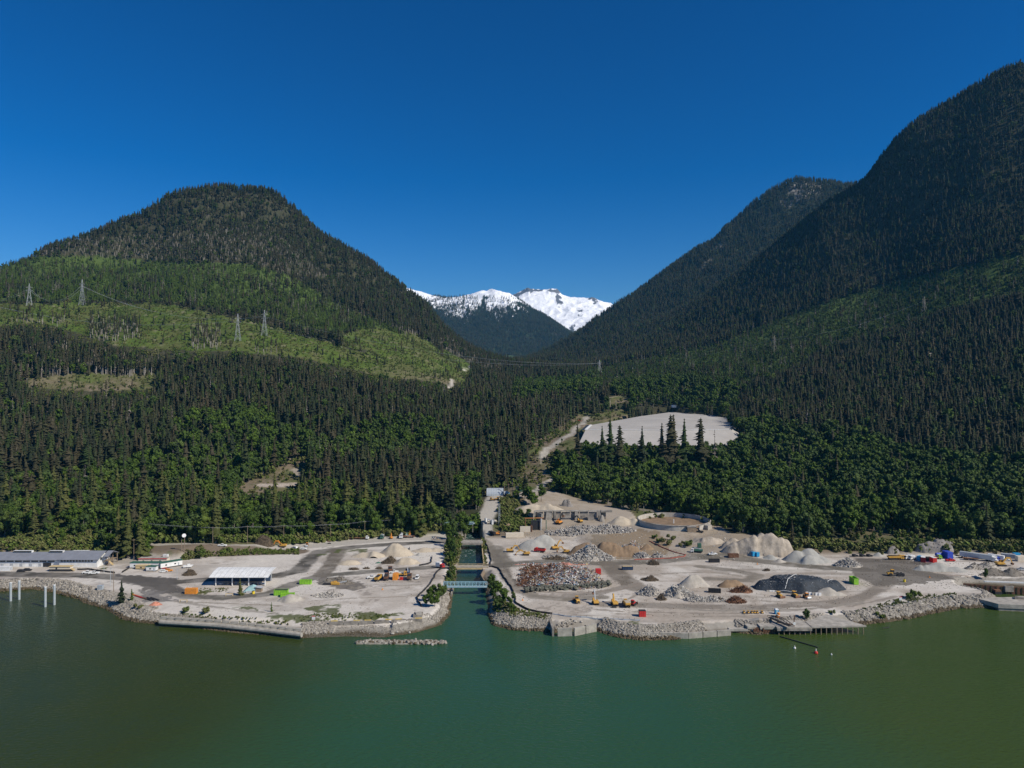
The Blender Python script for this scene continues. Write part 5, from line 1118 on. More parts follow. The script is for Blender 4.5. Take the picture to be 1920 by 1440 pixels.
x, y = P(1489, 1189, 0); t = thing('mooring_pile', 'brown mooring pole with a white round marker off the wharf', 'mooring pole', (x, y, 0)); MB().cyl((0,0,-2),(0,0,9.2),0.24,6).build('post', M_brown, t); MB().cyl((0,-0.3,5.2),(0,-0.5,5.2),0.75,10).build('marker', M_white, t)
for k, (a, b, h) in enumerate([(20,1127,10.0),(36,1124,10.2),(85,1138,10.6),(102,1134,10.6)]):
    x, y = P(a, b, 0); t = thing('steel_pile', ['first', 'second', 'third', 'fourth'][k]+' grey steel pile from the left, standing in the water', 'pile', (x, y, 0), 0, 'steel piles standing in the water'); MB().cyl((0,0,-4),(0,0,h),0.62,12).build('shaft', M_steel, t); MB().cyl((0,0,h),(0,0,h+0.3),0.66,12).build('cap', M_white, t)
for a, b, rd, m, lab in [(1530,1225,0.9,M_red,'small red and white buoy off the wharf'),(1490,1216,0.6,M_white,'pale float near the mooring pole'),(1559,1228,0.4,M_white,'small white float right of the red buoy')]:
    x, y = P(a, b, 0); t = thing('buoy', lab, 'buoy', (x, y, 0)); MB().sphere((0,0,0.2),rd,8,6).build('float', m, t); MB().cyl((0,0,0.3),(0,0,rd*2.2),rd*0.25,6).build('topmark', M_white, t)
x, y = P(1661, 1178, 0); t = thing('drift_log', 'dark drift log floating off the right shore', 'log', (x, y, 0)); MB().cyl((-1.8,0,0),(1.8,0.6,0.1),0.28,7).build('trunk', M_dark, t); MB().bar((1,0.3,0),(2.4,1.3,0.9),0.12).build('branch', M_dark, t)
# basin at the right edge
bw = [P(1806,1094,4), P(1868,1099,4), P(1935,1103,4), P(2150,1109,4)]; t = thing('sheet_pile_wall', 'brown sheet pile wall behind the small basin at the right edge', 'sheet pile wall', (bw[0][0], bw[0][1], 0)); 
for k, (x, y, a) in enumerate(along(bw, 1.25)): MB().box((x-bw[0][0], y-bw[0][1]-(0.3 if k % 2 else 0), 1.6), (1.15, 0.5, 5.2), rz=a).build('sheet_pile', M_brown, t)
MB().box((P(1890,1100,4)[0]-bw[0][0], P(1890,1100,4)[1]-bw[0][1]-0.8, 3), (5, 1.4, 3.2)).build('concrete_cap', M_concd, t)
pr = [P(1826,1119,4.0), P(1872,1131,4.0), P(2200,1145,4.0), P(2200,1128,4.0), P(1900,1118,4.0)]; o0 = pr[0]; t = thing('concrete_pier', 'low concrete pier reaching in from the right edge', 'pier', (o0[0], o0[1], 0))
MB().slab([(a-o0[0], b-o0[1]) for a, b in pr], 1.4, 3.6).build('deck', M_conc, t); MB().slab([(pr[1][0]-o0[0]+0.4, pr[1][1]-o0[1]+0.3), (pr[2][0]-o0[0], pr[2][1]-o0[1]+0.3), (pr[2][0]-o0[0], pr[2][1]-o0[1]+5), (pr[1][0]-o0[0]+1, pr[1][1]-o0[1]+5)], -2, 1.38).build('base', M_concd, t)
MB().slab([(pr[4][0]-o0[0]-2, pr[4][1]-o0[1]-4.0), (pr[3][0]-o0[0], pr[3][1]-o0[1]-4), (pr[3][0]-o0[0], pr[3][1]-o0[1]-1), (pr[4][0]-o0[0], pr[4][1]-o0[1]-1)], 3.61, 4.6).build('kerb', M_concd, t)
x, y = P(1876, 1116, 0); t = thing('floating_hopper', 'dark box float moored in the small basin', 'float', (x, y+3, 0)); MB().box((0,0,0.6),(4,3,1.6)).build('hull', M_dark, t); MB().box((0,0,1.9),(3.2,2.4,1.0)).build('housing', M_brown, t)
ribbon([(p[0], p[1], 4.5) for p in (P(1846,1091,4.2), P(1921,1093.5,4.2), P(2100,1097,4.2))], 1.1, 0.6).build('white_pipe', M_white); tag(bpy.data.objects['white_pipe'], 'long white pipe lying behind the small basin', 'pipe')
# riprap: every shore stretch
def band(line, a, b, n, w0=0.0, w1=8.5, side=1, poly=None):
    seg = [P(*p, 0) for p in line]; L = [math.hypot(q[0]-p[0], q[1]-p[1]) for p, q in zip(seg[:-1], seg[1:])]; cum = np.cumsum([0]+L); s_ = rng.random(n)*cum[-1]; i = np.searchsorted(cum, s_)-1; i = np.clip(i, 0, len(L)-1)
    u = (s_-cum[i])/np.array(L)[i]; A = np.array(seg)[i]; B = np.array(seg)[i+1]; p = A+(B-A)*u[:, None]; d = (B-A)/np.linalg.norm(B-A, axis=1)[:, None]; nrm = np.stack([-d[:, 1], d[:, 0]], -1); w = w0+(w1-w0)*rng.random(n)
    p = p+nrm*(w[:, None]); z = zf(p[:, 0], p[:, 1]); return p, z
def riprap(lab, line, n, smin=0.7, smax=2.1, w1=8.5, w0=-0.5):
    p, z = band(line, 0, 0, n, w0, w1); k = (z > -0.6) & (z < 4.3); p, z = p[k], z[k]; wet = z < 0.55+rng.random(len(z))*0.5
    idx = np.where(wet, 5+rng.integers(0, 3, len(z)), rng.integers(0, 5, len(z))); o = scat('shore_boulders', np.stack([p[:, 0], p[:, 1], z+0.1], -1), C_rock, smin, smax, None, 0.5, idx); tag(o, lab, 'boulders')
riprap('pale riprap boulders along the far left shore', SHORE_L[1:6], 3000, w1=9); riprap('pale riprap boulders below the lone conifer on the left shore', SHORE_L[5:10], 3600, 0.7, 2.3, 11); riprap('cobbles below the log seawall', SHORE_L[9:13], 3000, 0.4, 1.1, 6); riprap('small riprap between the log seawall and the quay', [(560,1196),(625,1193)], 900, 0.7, 1.8, 12, 2)
riprap('pebbles on the beach below the left quay', SHORE_L[12:17], 1500, 0.25, 0.7, 9); riprap('riprap on the left bank of the creek mouth', SHORE_L[16:20], 1100, 0.6, 1.7, 4.5); riprap('riprap on the right bank of the creek mouth', SHORE_R[5:10], 3600, 0.6, 1.8, 12)
riprap('riprap in front of the excavator yard', SHORE_R[10:15], 3700, 0.6, 2.2, 8); riprap('riprap under the wharf and ramp', SHORE_R[15:19], 1800, 0.7, 2.0, 7); riprap('jumbled riprap along the right shore', SHORE_R[19:25], 3900, 0.7, 2.8, 7.5); riprap('riprap at the mouth of the small basin', SHORE_R[24:30], 1200, 0.7, 1.8, 7)
riprap('rocks on the creek bank below the trees', [(853,1095),(858,1063),(867,1022)], 500, 0.5, 1.4, 2.5, -3.0)
h_ = Heap('rock_islet', 'low rock bar just off the left beach', 'rock bar', (*P(752,1206,0), -0.7), [(-14,1,9,2.6,1.7),(-5,0.6,9,2.6,1.5),(5,0.4,9,2.8,1.8),(14,0,8,2.6,1.7)], M_rock, 0.3, 2.0); 
_x = rng.random(900)*44-22; _y = rng.normal(0.4, 1.3, 900); _h = h_.h(_x, _y); _k = _h > 0.3; h_.root.location.z = 0
for c in h_.root.children: c.location.z = 0
_b = zf(_x+h_.c[0], _y+h_.c[1]); 
bpy.data.objects.remove(h_.o); islet_mesh = MB().prismx([(-2.8,-2.5),(2.9,-2.5),(1.6,0.35),(-1.3,0.35)], -20.5, 19.5).build('rock_core', M_concd, h_.root)
scat('rocks', np.stack([_x[_k], _y[_k]*0.8, 0.2+_h[_k]*0.35], -1), C_rock, 0.9, 2.3, h_.root, 0.5, rng.integers(0, 6, int(_k.sum())))

# ------------------------------------------------------------------ round tank, demolished building
def tank():
    c = P(1264, 982, 10.5); cx0, cy0 = c[0], c[1]+2; Rk = 28.0; z0 = zs1(cx0, cy0-Rk)-1.0; t = thing('round_tank', 'wide round concrete clarifier tank, empty, at the wood edge', 'tank', (cx0, cy0, z0)); n = 48; H_ = 4.9
    for k in range(24):
        a0 = 2*math.pi*k/24; mb = MB(); vs = []
        for j in range(4):
            a = a0+2*math.pi/24*j/3-0.002*(j == 3); ca, sa = math.cos(a), math.sin(a); vs += [(Rk*ca, Rk*sa, 0), ((Rk-0.7)*ca, (Rk-0.7)*sa, 0), ((Rk-0.7)*ca, (Rk-0.7)*sa, H_), (Rk*ca, Rk*sa, H_)]
        if k == 19: continue
        fs = []
        for j in range(3):
            b = j*4; fs += [(b, b+4, b+7, b+3), (b+1, b+2, b+6, b+5), (b+3, b+7, b+6, b+2)]
        mb.add(vs, fs+[(0, 3, 2, 1), (12, 13, 14, 15)]).build('wall_panel', M_tank, t)
    mb = MB()
    for k in range(48):
        a = 2*math.pi*k/48; b = 2*math.pi*(k+1)/48; q = Rk+0.5
        mb.add([(q*math.cos(a), q*math.sin(a), H_+0.02), (q*math.cos(b), q*math.sin(b), H_+0.02), ((Rk-0.2)*math.cos(b), (Rk-0.2)*math.sin(b), H_+0.4), ((Rk-0.2)*math.cos(a), (Rk-0.2)*math.sin(a), H_+0.4)], [(0, 1, 2, 3)])
    mb.build('rim_walkway', M_concd, t)
    MB().cyl((0,0,0.1),(0,0,1.5),Rk-1.0,40).build('floor', M_soil, t); MB().cyl((0,0,1.5),(0,0,4.6),0.45,8).build('centre_column', M_white, t)
    MB().box((6.5, -Rk-1.6, 2.3), (6.5, 4, 4.6)).build('pump_house', M_wood, t); MB().box((6.5, -Rk-1.6, 4.8), (7, 4.6, 0.5)).build('pump_house_roof', M_concd, t); MB().box((21, -Rk+7, 2.6), (5, 4, 3.5), rz=0.7).build('end_wall', M_conc, t)
tank()
def ruin():
    x0, y0 = P(1003, 978, 11); x1 = P(1135, 972, 11)[0]; L = x1-x0; zb = zs1(x0+20, y0)-1.5; t = thing('demolished_building', 'roofless demolished concrete building with a long broken wall', 'ruin', (x0, y0+8, zb))
    for k in range(8):
        a = k*L/8; MB().box((a+L/16, 0, 6.1), (L/8-0.6, 0.7, 5.4+(0.5 if k % 3 else -0.4))).build('wall_panel', M_concd, t)
        MB().box((a+L/16, -0.5, 9.7), (L/8-0.1, 1.6, 1.0)).build('roof_beam', M_conc, t)
    for k, (u, w) in enumerate([(0.0,1.4),(0.28,1.8),(0.58,2.4),(0.9,2.2)]): MB().box((L*u, -1.2, 4.8), (w, 2.0, 9.8)).build('column', M_concd if k else M_conc, t)
    MB().box((3.5, -4, 4.5), (0.8, 8, 8), rz=0.5, ry=0.1).build('side_wall', M_conc, t); MB().box((-3.5, -5, 5.0), (9, 0.8, 8), rz=-1.0).build('broken_wall', M_concd, t)
    MB().box((L*0.2, -0.9, 5), (5, 1.0, 7.0), ry=0.12).build('broken_wall', M_conc, t); MB().box((L*0.78, -2.5, 4.2), (5, 1.2, 6), ry=-0.3).build('broken_wall', M_concd, t); MB().box((L*1.0, -1, 9.5), (9, 3, 1.6)).build('hanging_slab', M_concd, t); MB().cyl((L*0.93,-5,0.5),(L*0.93,-5,7),3.2,8,0.8).build('rubble_cone', M_concd, t)
ruin()
h = heap('rubble_field', 'grey field of crushed concrete before the demolished building', 'rubble', 1100, 1001, 172, 14, M_gravel, 0.34, [(-0.45,0,0.5,1,0.6),(0,0.1,0.6,1,0.9),(0.4,0,0.5,1,0.8),(0.75,-0.1,0.35,1,0.5)], noise=0.5, nscale=4); h.cover('chunks', C_conc, 3600, 0.5, 2.0, 0.05); h.cover('bent_bars', C_rust, 300, 0.6, 1.5, 0.2)
x, y, z = hit(985, 995); t = thing('pipe_gantry', 'rusty orange pipe gantry left of the demolished building', 'gantry', (x, y, z)); MB().cyl((0,0,0),(0,0,9.5),0.35,6).build('post', M_brown, t); MB().cyl((12,0,0),(12,0,9.5),0.35,6).build('post', M_steel, t); MB().cyl((-0.4,0,9.5),(14,0,9.8),0.42,6).build('beam', mat('orange_rust', (0.42,0.19,0.07), 0.8, 0.3), t); MB().box((8,3,3.6),(7,4,7)).build('dark_vault', M_dark, t); MB().cyl((16,0,0),(16,0,8),0.3,6).build('post', M_green, t)
x, y, z = hit(985, 998); t = thing('broken_shed', 'tan broken wall of a half torn down shed', 'ruin', (x, y+1, z)); MB().box((0,0,2.2),(8,0.5,4.4)).build('wall', M_cream, t); MB().box((4.5,1.2,2.4),(0.6,4,5), rz=0.3).build('side_wall', M_brown, t)
# grey arched shed up the track, small dark hut
x, y, z = hit(928, 930); t = thing('arched_shed', 'grey corrugated steel arched shed above the pale track', 'shed', (x, y+6, z)); pr_ = [(-5.5*math.cos(a), 6.2*math.sin(a)) for a in [i*math.pi/12 for i in range(13)]]
for k in range(7): MB().prismx([(a*1.0, b) for a, b in pr_], -7.4+k*2.12, -7.4+k*2.12+2.04).build('arched_panel', M_steel, t)
x, y, z = hit(974, 922); t = thing('dark_hut', 'dark green open fronted hut right of the poles', 'hut', (x, y+3, z)); MB().box((0,0,2),(7,4,4)).build('wall', M_green, t); MB().box((0,-0.3,4.2),(7.6,5,0.35)).build('roof', M_dark, t); MB().box((-1,-2.03,1.6),(2.4,0.1,2.6)).build('opening', M_dark, t)
x, y, z = hit(783, 992); t = thing('red_shed', 'small red timber shed at the end of the gravel yard', 'shed', (x, y, z)); MB().box((0,0,1.7),(3.4,3,3.4)).build('wall', M_red, t); MB().prism([(-2.0,3.4),(2.0,3.4),(0,4.8)], -1.8, 1.8).build('roof', M_brown, t)
x, y, z = hit(936, 985); t = thing('lattice_mast', 'slim grey lattice mast beside the white tanks', 'mast', (x, y, z))
for sx, sy in ((-.6,-.6),(.6,-.6),(.6,.6),(-.6,.6)): MB().bar((sx,sy,0),(sx*.7,sy*.7,17),0.15).build('leg', M_steel, t)
mb = MB(); [mb.bar((-.6,-.6,i*1.7),(.6,-.6,(i+1)*1.7),0.09).bar((.6,.6,i*1.7),(-.6,.6,(i+1)*1.7),0.09).bar((.6,-.6,i*1.7),(.6,.6,(i+1)*1.7),0.09) for i in range(10)]; mb.build('bracing', M_steel, t)
for k, (a, b, w) in enumerate([(911,978,'left'),(916,981,'middle'),(923,983,'right')]):
    x, y, z = hit(a, b); t = thing('storage_tank', w+' white upright tank of the cluster by the creek trees', 'tank', (x, y, z), 0, 'white upright tanks by the creek trees'); MB().cyl((0,0,0),(0,0,2.6+k*0.4),1.1,10).build('shell', M_white, t); MB().cyl((0,0,2.6+k*0.4),(0,0,3.0+k*0.4),1.1,10,0.2).build('lid', M_grey, t)

# ------------------------------------------------------------------ heaps of sand, gravel, rubble and scrap
heap('sand_mound', 'big rounded tan sand mound behind the brush pile', 'sand mound', 742, 1044, 70, 24, M_tan, 0.55, [(0,0,1,1,1)], sharp=0.75)
heap('sand_mound', 'long low tan mound left of the big rounded one', 'sand mound', 690, 1046, 66, 12, M_tan, 0.5, [(-0.3,0,0.7,1,0.8),(0.3,0,0.7,1,1)], sharp=0.7)
heap('sand_mound', 'low tan sand mound farthest left in the sand yard', 'sand mound', 655, 1060, 46, 10, M_tan, 0.5, sharp=0.7); heap('sand_mound', 'pale tan mound right of the brush pile', 'sand mound', 762, 1059, 54, 14, M_tan, 0.5, sharp=0.8)
heap('sand_mound', 'low sand bank reaching toward the creek trees', 'sand mound', 806, 1036, 66, 8, M_tan, 0.5, [(-0.3,0,0.7,1,1),(0.4,0.1,0.6,1,0.8)], sharp=0.7); heap('gravel_mound', 'small grey mound between two tan ones', 'gravel mound', 785, 1042, 14, 5, M_bgrav)
h = heap('brush_pile', 'dark brown brush pile amid the tan mounds', 'brush pile', 731, 1057, 32, 13, M_brush, 0.6, noise=0.6); h.cover('branches', C_twig, 500, 0.7, 1.7); h = heap('tarp_bundle', 'teal tarp bundle left of the dark brush pile', 'tarp', 709, 1056, 14, 4, M_green, 0.5)
for a, b, w, hh_, lab in [(664,1069,20,4,'flat grey brown brush strip farthest left by the middle road'),(687,1067,12,3,'small brush strip in the middle by the middle road'),(711,1067,13,4,'brush strip right of the others by the middle road'),(1225,1060,22,9,'tan brush pile by the dark curved road'),(1218,1090,34,8,'spread brush pile with a leaning stick, in the middle yard'),(1240,1126,20,11,'round brown brush pile below the rubble heaps'),(1344,1127,28,7,'brown brush strip right of the white rubble'),(1437,1071,13,6,'small brush clump at the corner of the black sheeting'),(355,1080,28,11,'brown brush clump by the junction left of the shelter'),(497,1024,36,20,'big grey brown brush mass under the power line'),(1380,1040,0.1,0.1,'')]:
    if w > 1: h = heap('brush_pile', lab, 'brush pile', a, b, w, hh_, M_brush, 0.6, noise=0.6, nscale=2); h.cover('branches', C_twig, int(w*12), 0.5, 1.4)
h = heap('gravel_mound', 'dark stony mound behind the wrecked yellow machine', 'gravel mound', 632, 1096, 66, 15, M_dgrav, 0.5, [(-0.4,0,0.6,1,0.8),(0.1,0.1,0.7,1,1),(0.5,-0.1,0.5,1,0.6)]); h.cover('stones', C_rock, 500, 0.3, 0.8)
heap('gravel_mound', 'low dark brown spill right of the stony mound', 'gravel mound', 662, 1105, 44, 6, M_dgrav, 0.5, [(-0.3,0.1,0.6,1,1),(0.3,-0.1,0.7,1,0.7)]); heap('sand_mound', 'small pale gravel cone beside the two green dumpsters', 'sand mound', 545, 1131, 52, 17, M_gravel, 0.6)
h = heap('rubble_heap', 'low scatter of white rubble in the left yard', 'rubble', 617, 1121, 58, 3, M_gravel, 0.6); h.cover('chunks', C_conc, 420, 0.5, 1.4)
heap('gravel_mound', 'wide grey gravel mound behind the yellow excavators', 'gravel mound', 1010, 1032, 86, 29, M_bgrav, 0.55, [(-0.25,-0.2,0.75,1,0.7),(0.2,0.1,0.8,1,1)], sharp=0.75, noise=0.15)
heap('sand_mound', 'broad tan sand bank above the demolished building', 'sand mound', 1012, 968, 100, 22, M_tan, 0.45, [(-0.3,0,0.7,1,0.9),(0.3,0,0.7,1,1)], sharp=0.6); heap('sand_mound', 'tan bank left of the round tank', 'sand mound', 1172, 985, 70, 16, M_tan, 0.45, [(-0.2,0,0.8,1,1),(0.5,-0.1,0.5,1,0.8)], sharp=0.7); heap('soil_mound', 'small brown mound by the cream container', 'soil mound', 953, 994, 26, 13, M_soil, 0.6)
heap('soil_bank', 'steep brown earth bank in the middle of the demolition ground', 'soil bank', 1140, 1044, 150, 30, M_soil, 0.4, [(-0.5,0.4,0.5,1,0.8),(0,0.3,0.6,1,0.95),(0.5,0.2,0.5,1,0.7)], sharp=0.55, noise=0.5, ridges=1.2)
h = heap('rubble_heap', 'tall heap of mixed grey debris behind the scrap field', 'rubble', 1108, 1052, 90, 32, M_gravel, 0.55, [(0,0,0.8,1,1),(0.55,-0.2,0.5,1,0.4),(-0.6,-0.3,0.5,1,0.3)], noise=0.5); h.cover('chunks', C_conc, 1500, 0.5, 1.6); h.cover('scrap', C_scrap, 500, 0.5, 1.1)
h = heap('rubble_heap', 'low white rubble strip below the grey gravel mound', 'rubble', 1050, 1047, 70, 6, M_gravel, 0.4, [(-0.5,0,0.5,1,1),(0,0,0.5,1,1),(0.5,0,0.5,1,0.8)]); h.cover('chunks', C_conc, 700, 0.4, 1.2)
h = heap('rubble_heap', 'heap of red and white debris right of the earth bank', 'rubble', 1185, 1030, 46, 12, M_soil, 0.5, noise=0.5); h.cover('scrap', C_scrap, 420, 0.5, 1.3); h = heap('rubble_heap', 'left heap of white debris beside the curved dark road', 'rubble', 1203, 1047, 36, 13, M_gravel, 0.5, noise=0.5); h.cover('chunks', C_conc, 460, 0.5, 1.4)
h = heap('rubble_heap', 'right heap of white debris inside the red fence', 'rubble', 1236, 1046, 26, 10, M_gravel, 0.5, noise=0.5); h.cover('chunks', C_conc, 300, 0.5, 1.3); heap('soil_mound', 'orange brown soil mound above the two white debris heaps', 'soil mound', 1215, 1032, 30, 13, M_soil, 0.5)
# the big scrap field
h = heap('scrap_pile', 'huge pile of mixed scrap metal and debris in the middle yard', 'scrap pile', 1055, 1105, 172, 11, M_brown, 0.5, [(-0.6,0.2,0.42,1,0.75),(-0.2,0,0.5,1,0.9),(0.2,0.0,0.5,1,1),(0.6,0.1,0.38,1,0.7),(-0.62,0.9,0.4,1,0.8),(-0.2,0.9,0.5,1,1),(0.2,1.0,0.5,1,0.9),(0.55,0.9,0.42,1,1),(-0.58,1.8,0.42,1,0.8),(-0.1,1.8,0.5,1,1),(0.4,1.8,0.5,1,0.9),(-0.55,2.7,0.42,1,0.9),(-0.05,2.7,0.5,1,1),(0.4,2.6,0.45,1,0.8),(0.65,1.8,0.3,1,0.6)], noise=0.7, nscale=3)
h.cover('scrap', C_scrap, 5600, 0.6, 1.8, 0.1, tilt=0.3, sel=lambda x, y: x > -14+(y-14)*0.5 or random.random() < 0.25); h.cover('rusty_bars', C_rust, 4200, 0.6, 1.9, 0.1, sel=lambda x, y: x < -4+(y-14)*0.6 or random.random() < 0.12); h.cover('boards', C_conc, 700, 0.5, 1.6, 0.1)
xr = rng.random(420); bx2 = (P(985,1106,4)[0], P(1142,1096,4)[0]); yb = 398+xr*12+rng.normal(0, 1.6, 420); o = scat('grey_bags', np.stack([bx2[0]+xr*(bx2[1]-bx2[0]), yb, 4.2+rng.random(420)*1.6], -1), C_bag, 0.7, 2.0, None, 0.3); tag(o, 'row of grey green bundles along the front of the scrap pile', 'bundles')
h = heap('rubble_heap', 'pinkish red sheet debris along the top of the scrap field', 'rubble', 1035, 1059, 150, 4, mat('pink_sheet', (0.42,0.20,0.15), 0.9, 0.3), 0.14, [(-0.7,0,0.3,1,0.6),(-0.2,0,0.4,1,0.6),(0.35,0,0.4,1,1),(0.7,0,0.3,1,1)], noise=0.5); h.cover('scrap', C_scrap, 260, 0.4, 1.1)
h = heap('rubble_heap', 'flat dark scrap strip left above the scrap field', 'rubble', 1045, 1050, 60, 5, M_brush, 0.25, noise=0.5); h.cover('branches', C_twig, 260, 0.6, 1.3)
# middle yard
h = heap('rubble_heap', 'left heap of broken grey rubble in the middle yard', 'rubble', 1217, 1118, 44, 19, M_gravel, 0.55, noise=0.4); h.cover('chunks', C_conc, 700, 0.4, 1.2)
heap('gravel_mound', 'tall pointed grey mound behind the rubble heaps', 'gravel mound', 1301, 1102, 60, 25, M_gravel, 0.55, sharp=0.9); h = heap('rubble_heap', 'wide heap of rubble below the pointed grey mound', 'rubble', 1274, 1121, 68, 24, M_gravel, 0.55, [(-0.1,0,0.9,1,1),(0.5,-0.2,0.5,1,0.4)], noise=0.35); h.cover('chunks', C_conc, 900, 0.4, 1.2, sel=lambda x, y: y < 2)
h = heap('rubble_heap', 'spread of white rubble in front of the pointed mound', 'rubble', 1320, 1129, 84, 9, M_gravel, 0.5, [(-0.3,0,0.6,1,1),(0.35,0,0.6,1,0.7)], noise=0.3); h.cover('chunks', C_conc, 1100, 0.4, 1.3)
heap('soil_mound', 'flat topped brown soil mound left of the black sheeting', 'soil mound', 1368, 1101, 56, 15, M_soil, 0.5, [(-0.25,0,0.7,1,0.9),(0.3,0,0.7,1,0.9)], sharp=0.5)
h = heap('rust_pile', 'pile of rusty brown scrap before the flat soil mound', 'scrap pile', 1390, 1112, 48, 12, M_brown, 0.5, [(-0.4,0,0.6,1,0.7),(0.2,0,0.7,1,1)], noise=0.6); h.cover('rusty_bars', C_rust, 520, 0.6, 1.6); h = heap('rust_pile', 'oval pile of rusty plates nearest the shore road', 'scrap pile', 1381, 1132, 38, 10, M_brown, 0.5, noise=0.6); h.cover('rusty_bars', C_rust, 420, 0.6, 1.5)
# the pale eroded bank and the gravel stockpiles at right
heap('sand_bank', 'high pale eroded sand bank at the edge of the wood', 'sand bank', 1425, 1042, 128, 44, M_cliff, 0.6, [(-0.7,0.2,0.42,1,0.5),(-0.3,0.1,0.5,1,0.8),(0.1,0.25,0.5,1,0.9),(0.3,0.1,0.5,1,0.95),(0.6,0.1,0.4,1,0.75)], sharp=0.62, noise=0.9, nscale=4, ridges=0.6)
heap('sand_bank', 'small eroded sand hump left of the pale bank', 'sand bank', 1375, 1031, 56, 22, M_cliff, 0.5, sharp=0.7, noise=0.4, ridges=1.0); heap('sand_bank', 'low broken sand slope below the round tank', 'sand bank', 1325, 1022, 64, 14, M_cliff, 0.5, sharp=0.7, noise=0.5, ridges=0.8)
heap('gravel_mound', 'large blue grey gravel stockpile before the wood', 'gravel mound', 1512, 1058, 92, 27, M_bgrav, 0.55, [(-0.35,0.2,0.62,1,0.85),(0.1,0.3,0.75,1,1),(0.05,-0.35,0.6,1,0.65),(0.6,0,0.5,1,0.45)], sharp=0.85, noise=0.1)
heap('gravel_mound', 'small pale cone left of the blue grey stockpile', 'gravel mound', 1446, 1050, 30, 10, M_bgrav, 0.6); heap('gravel_mound', 'low grey mound left front of the stockpile', 'gravel mound', 1462, 1055, 26, 7, M_gravel, 0.6); h = heap('rubble_heap', 'steep heap of white broken concrete right of the stockpile', 'rubble', 1593, 1064, 56, 17, M_gravel, 0.5, [(-0.1,0,0.9,1,1)]); h.cover('chunks', C_conc, 900, 0.5, 1.4)
heap('gravel_mound', 'grey gravel ridge with furrowed left end, far right', 'gravel mound', 1765, 1073, 100, 17, M_bgrav, 0.4, [(-0.75,0,0.25,1,0.75),(-0.5,0,0.28,1,0.75),(-0.1,0.1,0.6,1,1),(0.4,-0.1,0.6,1,0.6)], sharp=0.8, noise=0.12); h = heap('gravel_mound', 'stony grey mound in front of the long white trailer', 'gravel mound', 1842, 1069, 76, 17, M_gravel, 0.45, [(-0.3,0,0.6,1,0.7),(0.25,0.1,0.7,1,1)]); h.cover('stones', C_rock, 500, 0.3, 0.7)
h = heap('gravel_mound', 'dark brown mound by the yellow excavator at the right edge', 'gravel mound', 1878, 1081, 90, 17, M_dgrav, 0.42, [(-0.3,0,0.7,1,0.9),(0.4,0,0.6,1,1)]); h.cover('stones', C_rock, 300, 0.3, 0.7); heap('gravel_mound', 'small grey gravel pile before the rock face', 'gravel mound', 1646, 1044, 24, 8, M_bgrav, 0.6)
for a, b, w, hh_, lab in [(1672,1038,26,14,'pale bare boulder outcrop left of the yellow dump truck'),(1760,1036,90,24,'bare grey rock face above the parked trucks'),(1064,950,22,12,'dark bare rock outcrop behind the demolished building'),(930,600,0.1,0.1,'')]:
    if w > 1: h = heap('rock_outcrop', lab, 'rock outcrop', a, b, w, hh_, M_rock, 0.3, noise=1.0, nscale=4, sharp=0.5, ridges=1.5, res=0.8); h.cover('stones', C_rock, int(w*1.2), 0.4, 0.9)
# black sheeted pile with its block wall
h = heap('sheeted_pile', 'broad pile under black sheeting held down with weights', 'covered pile', 1507, 1113, 190, 26, M_tarp, 0.5, [(-0.5,0.25,0.5,1,0.5),(-0.05,0.3,0.75,1.05,0.78),(0.5,0.45,0.48,0.9,0.5)], noise=0.10, nscale=5, part='sheeting', mesa=0.42); h.cover('weights', C_misc, 520, 0.35, 0.8, 1.0, 0.15, lift=0.08)
for qa, qb in (((-12,-4),(6,16)),((14,2),(26,14)),((-26,0),(-8,-6))):
    mb = MB(); pr0 = None
    for i in range(15):
        u = i/14; X0 = qa[0]+(qb[0]-qa[0])*u; Y0 = qa[1]+(qb[1]-qa[1])*u; p = Vector((X0, Y0, float(h.h(np.array([X0]), np.array([Y0]))[0])+0.05))
        if pr0 is not None: mb.cyl(pr0, p, 0.14, 4, cap=False)
        pr0 = p
    mb.build('rope', M_white, h.root)
heap('gravel_mound', 'pale gravel tongue spilling from the torn black sheeting', 'gravel mound', 1560, 1118, 66, 15, M_gravel, 0.5, [(-0.2,0.2,0.7,1,1),(0.4,0,0.5,1,0.5)], sharp=0.8)
bl = [P(1437,1109,4), P(1480,1111,4), P(1522,1116,4), P(1540,1117,4)]; t = thing('block_wall', 'low wall of pale concrete blocks before the black sheeted pile', 'block wall', (bl[0][0], bl[0][1], 4))
for k, (x, y, a) in enumerate(along(bl, 1.6)):
    for lv in range(2 if k > 9 else 1): MB().box((0,0,0),(1.5,0.75,0.74)).build('block', M_white if k % 3 else M_conc, t).location = (x-bl[0][0], y-bl[0][1], 0.38+lv*0.76)
x, y = P(1539, 1113, 4); t = thing('block_wall', 'short return of stacked pale blocks at the right end of the block wall', 'block wall', (x, y, 4))
for k in range(8): MB().box((0,0,0),(0.8,1.5,0.74)).build('block', M_white, t).location = (0.2, 1.2+(k % 4)*1.6, 0.4+(k//4)*0.76)

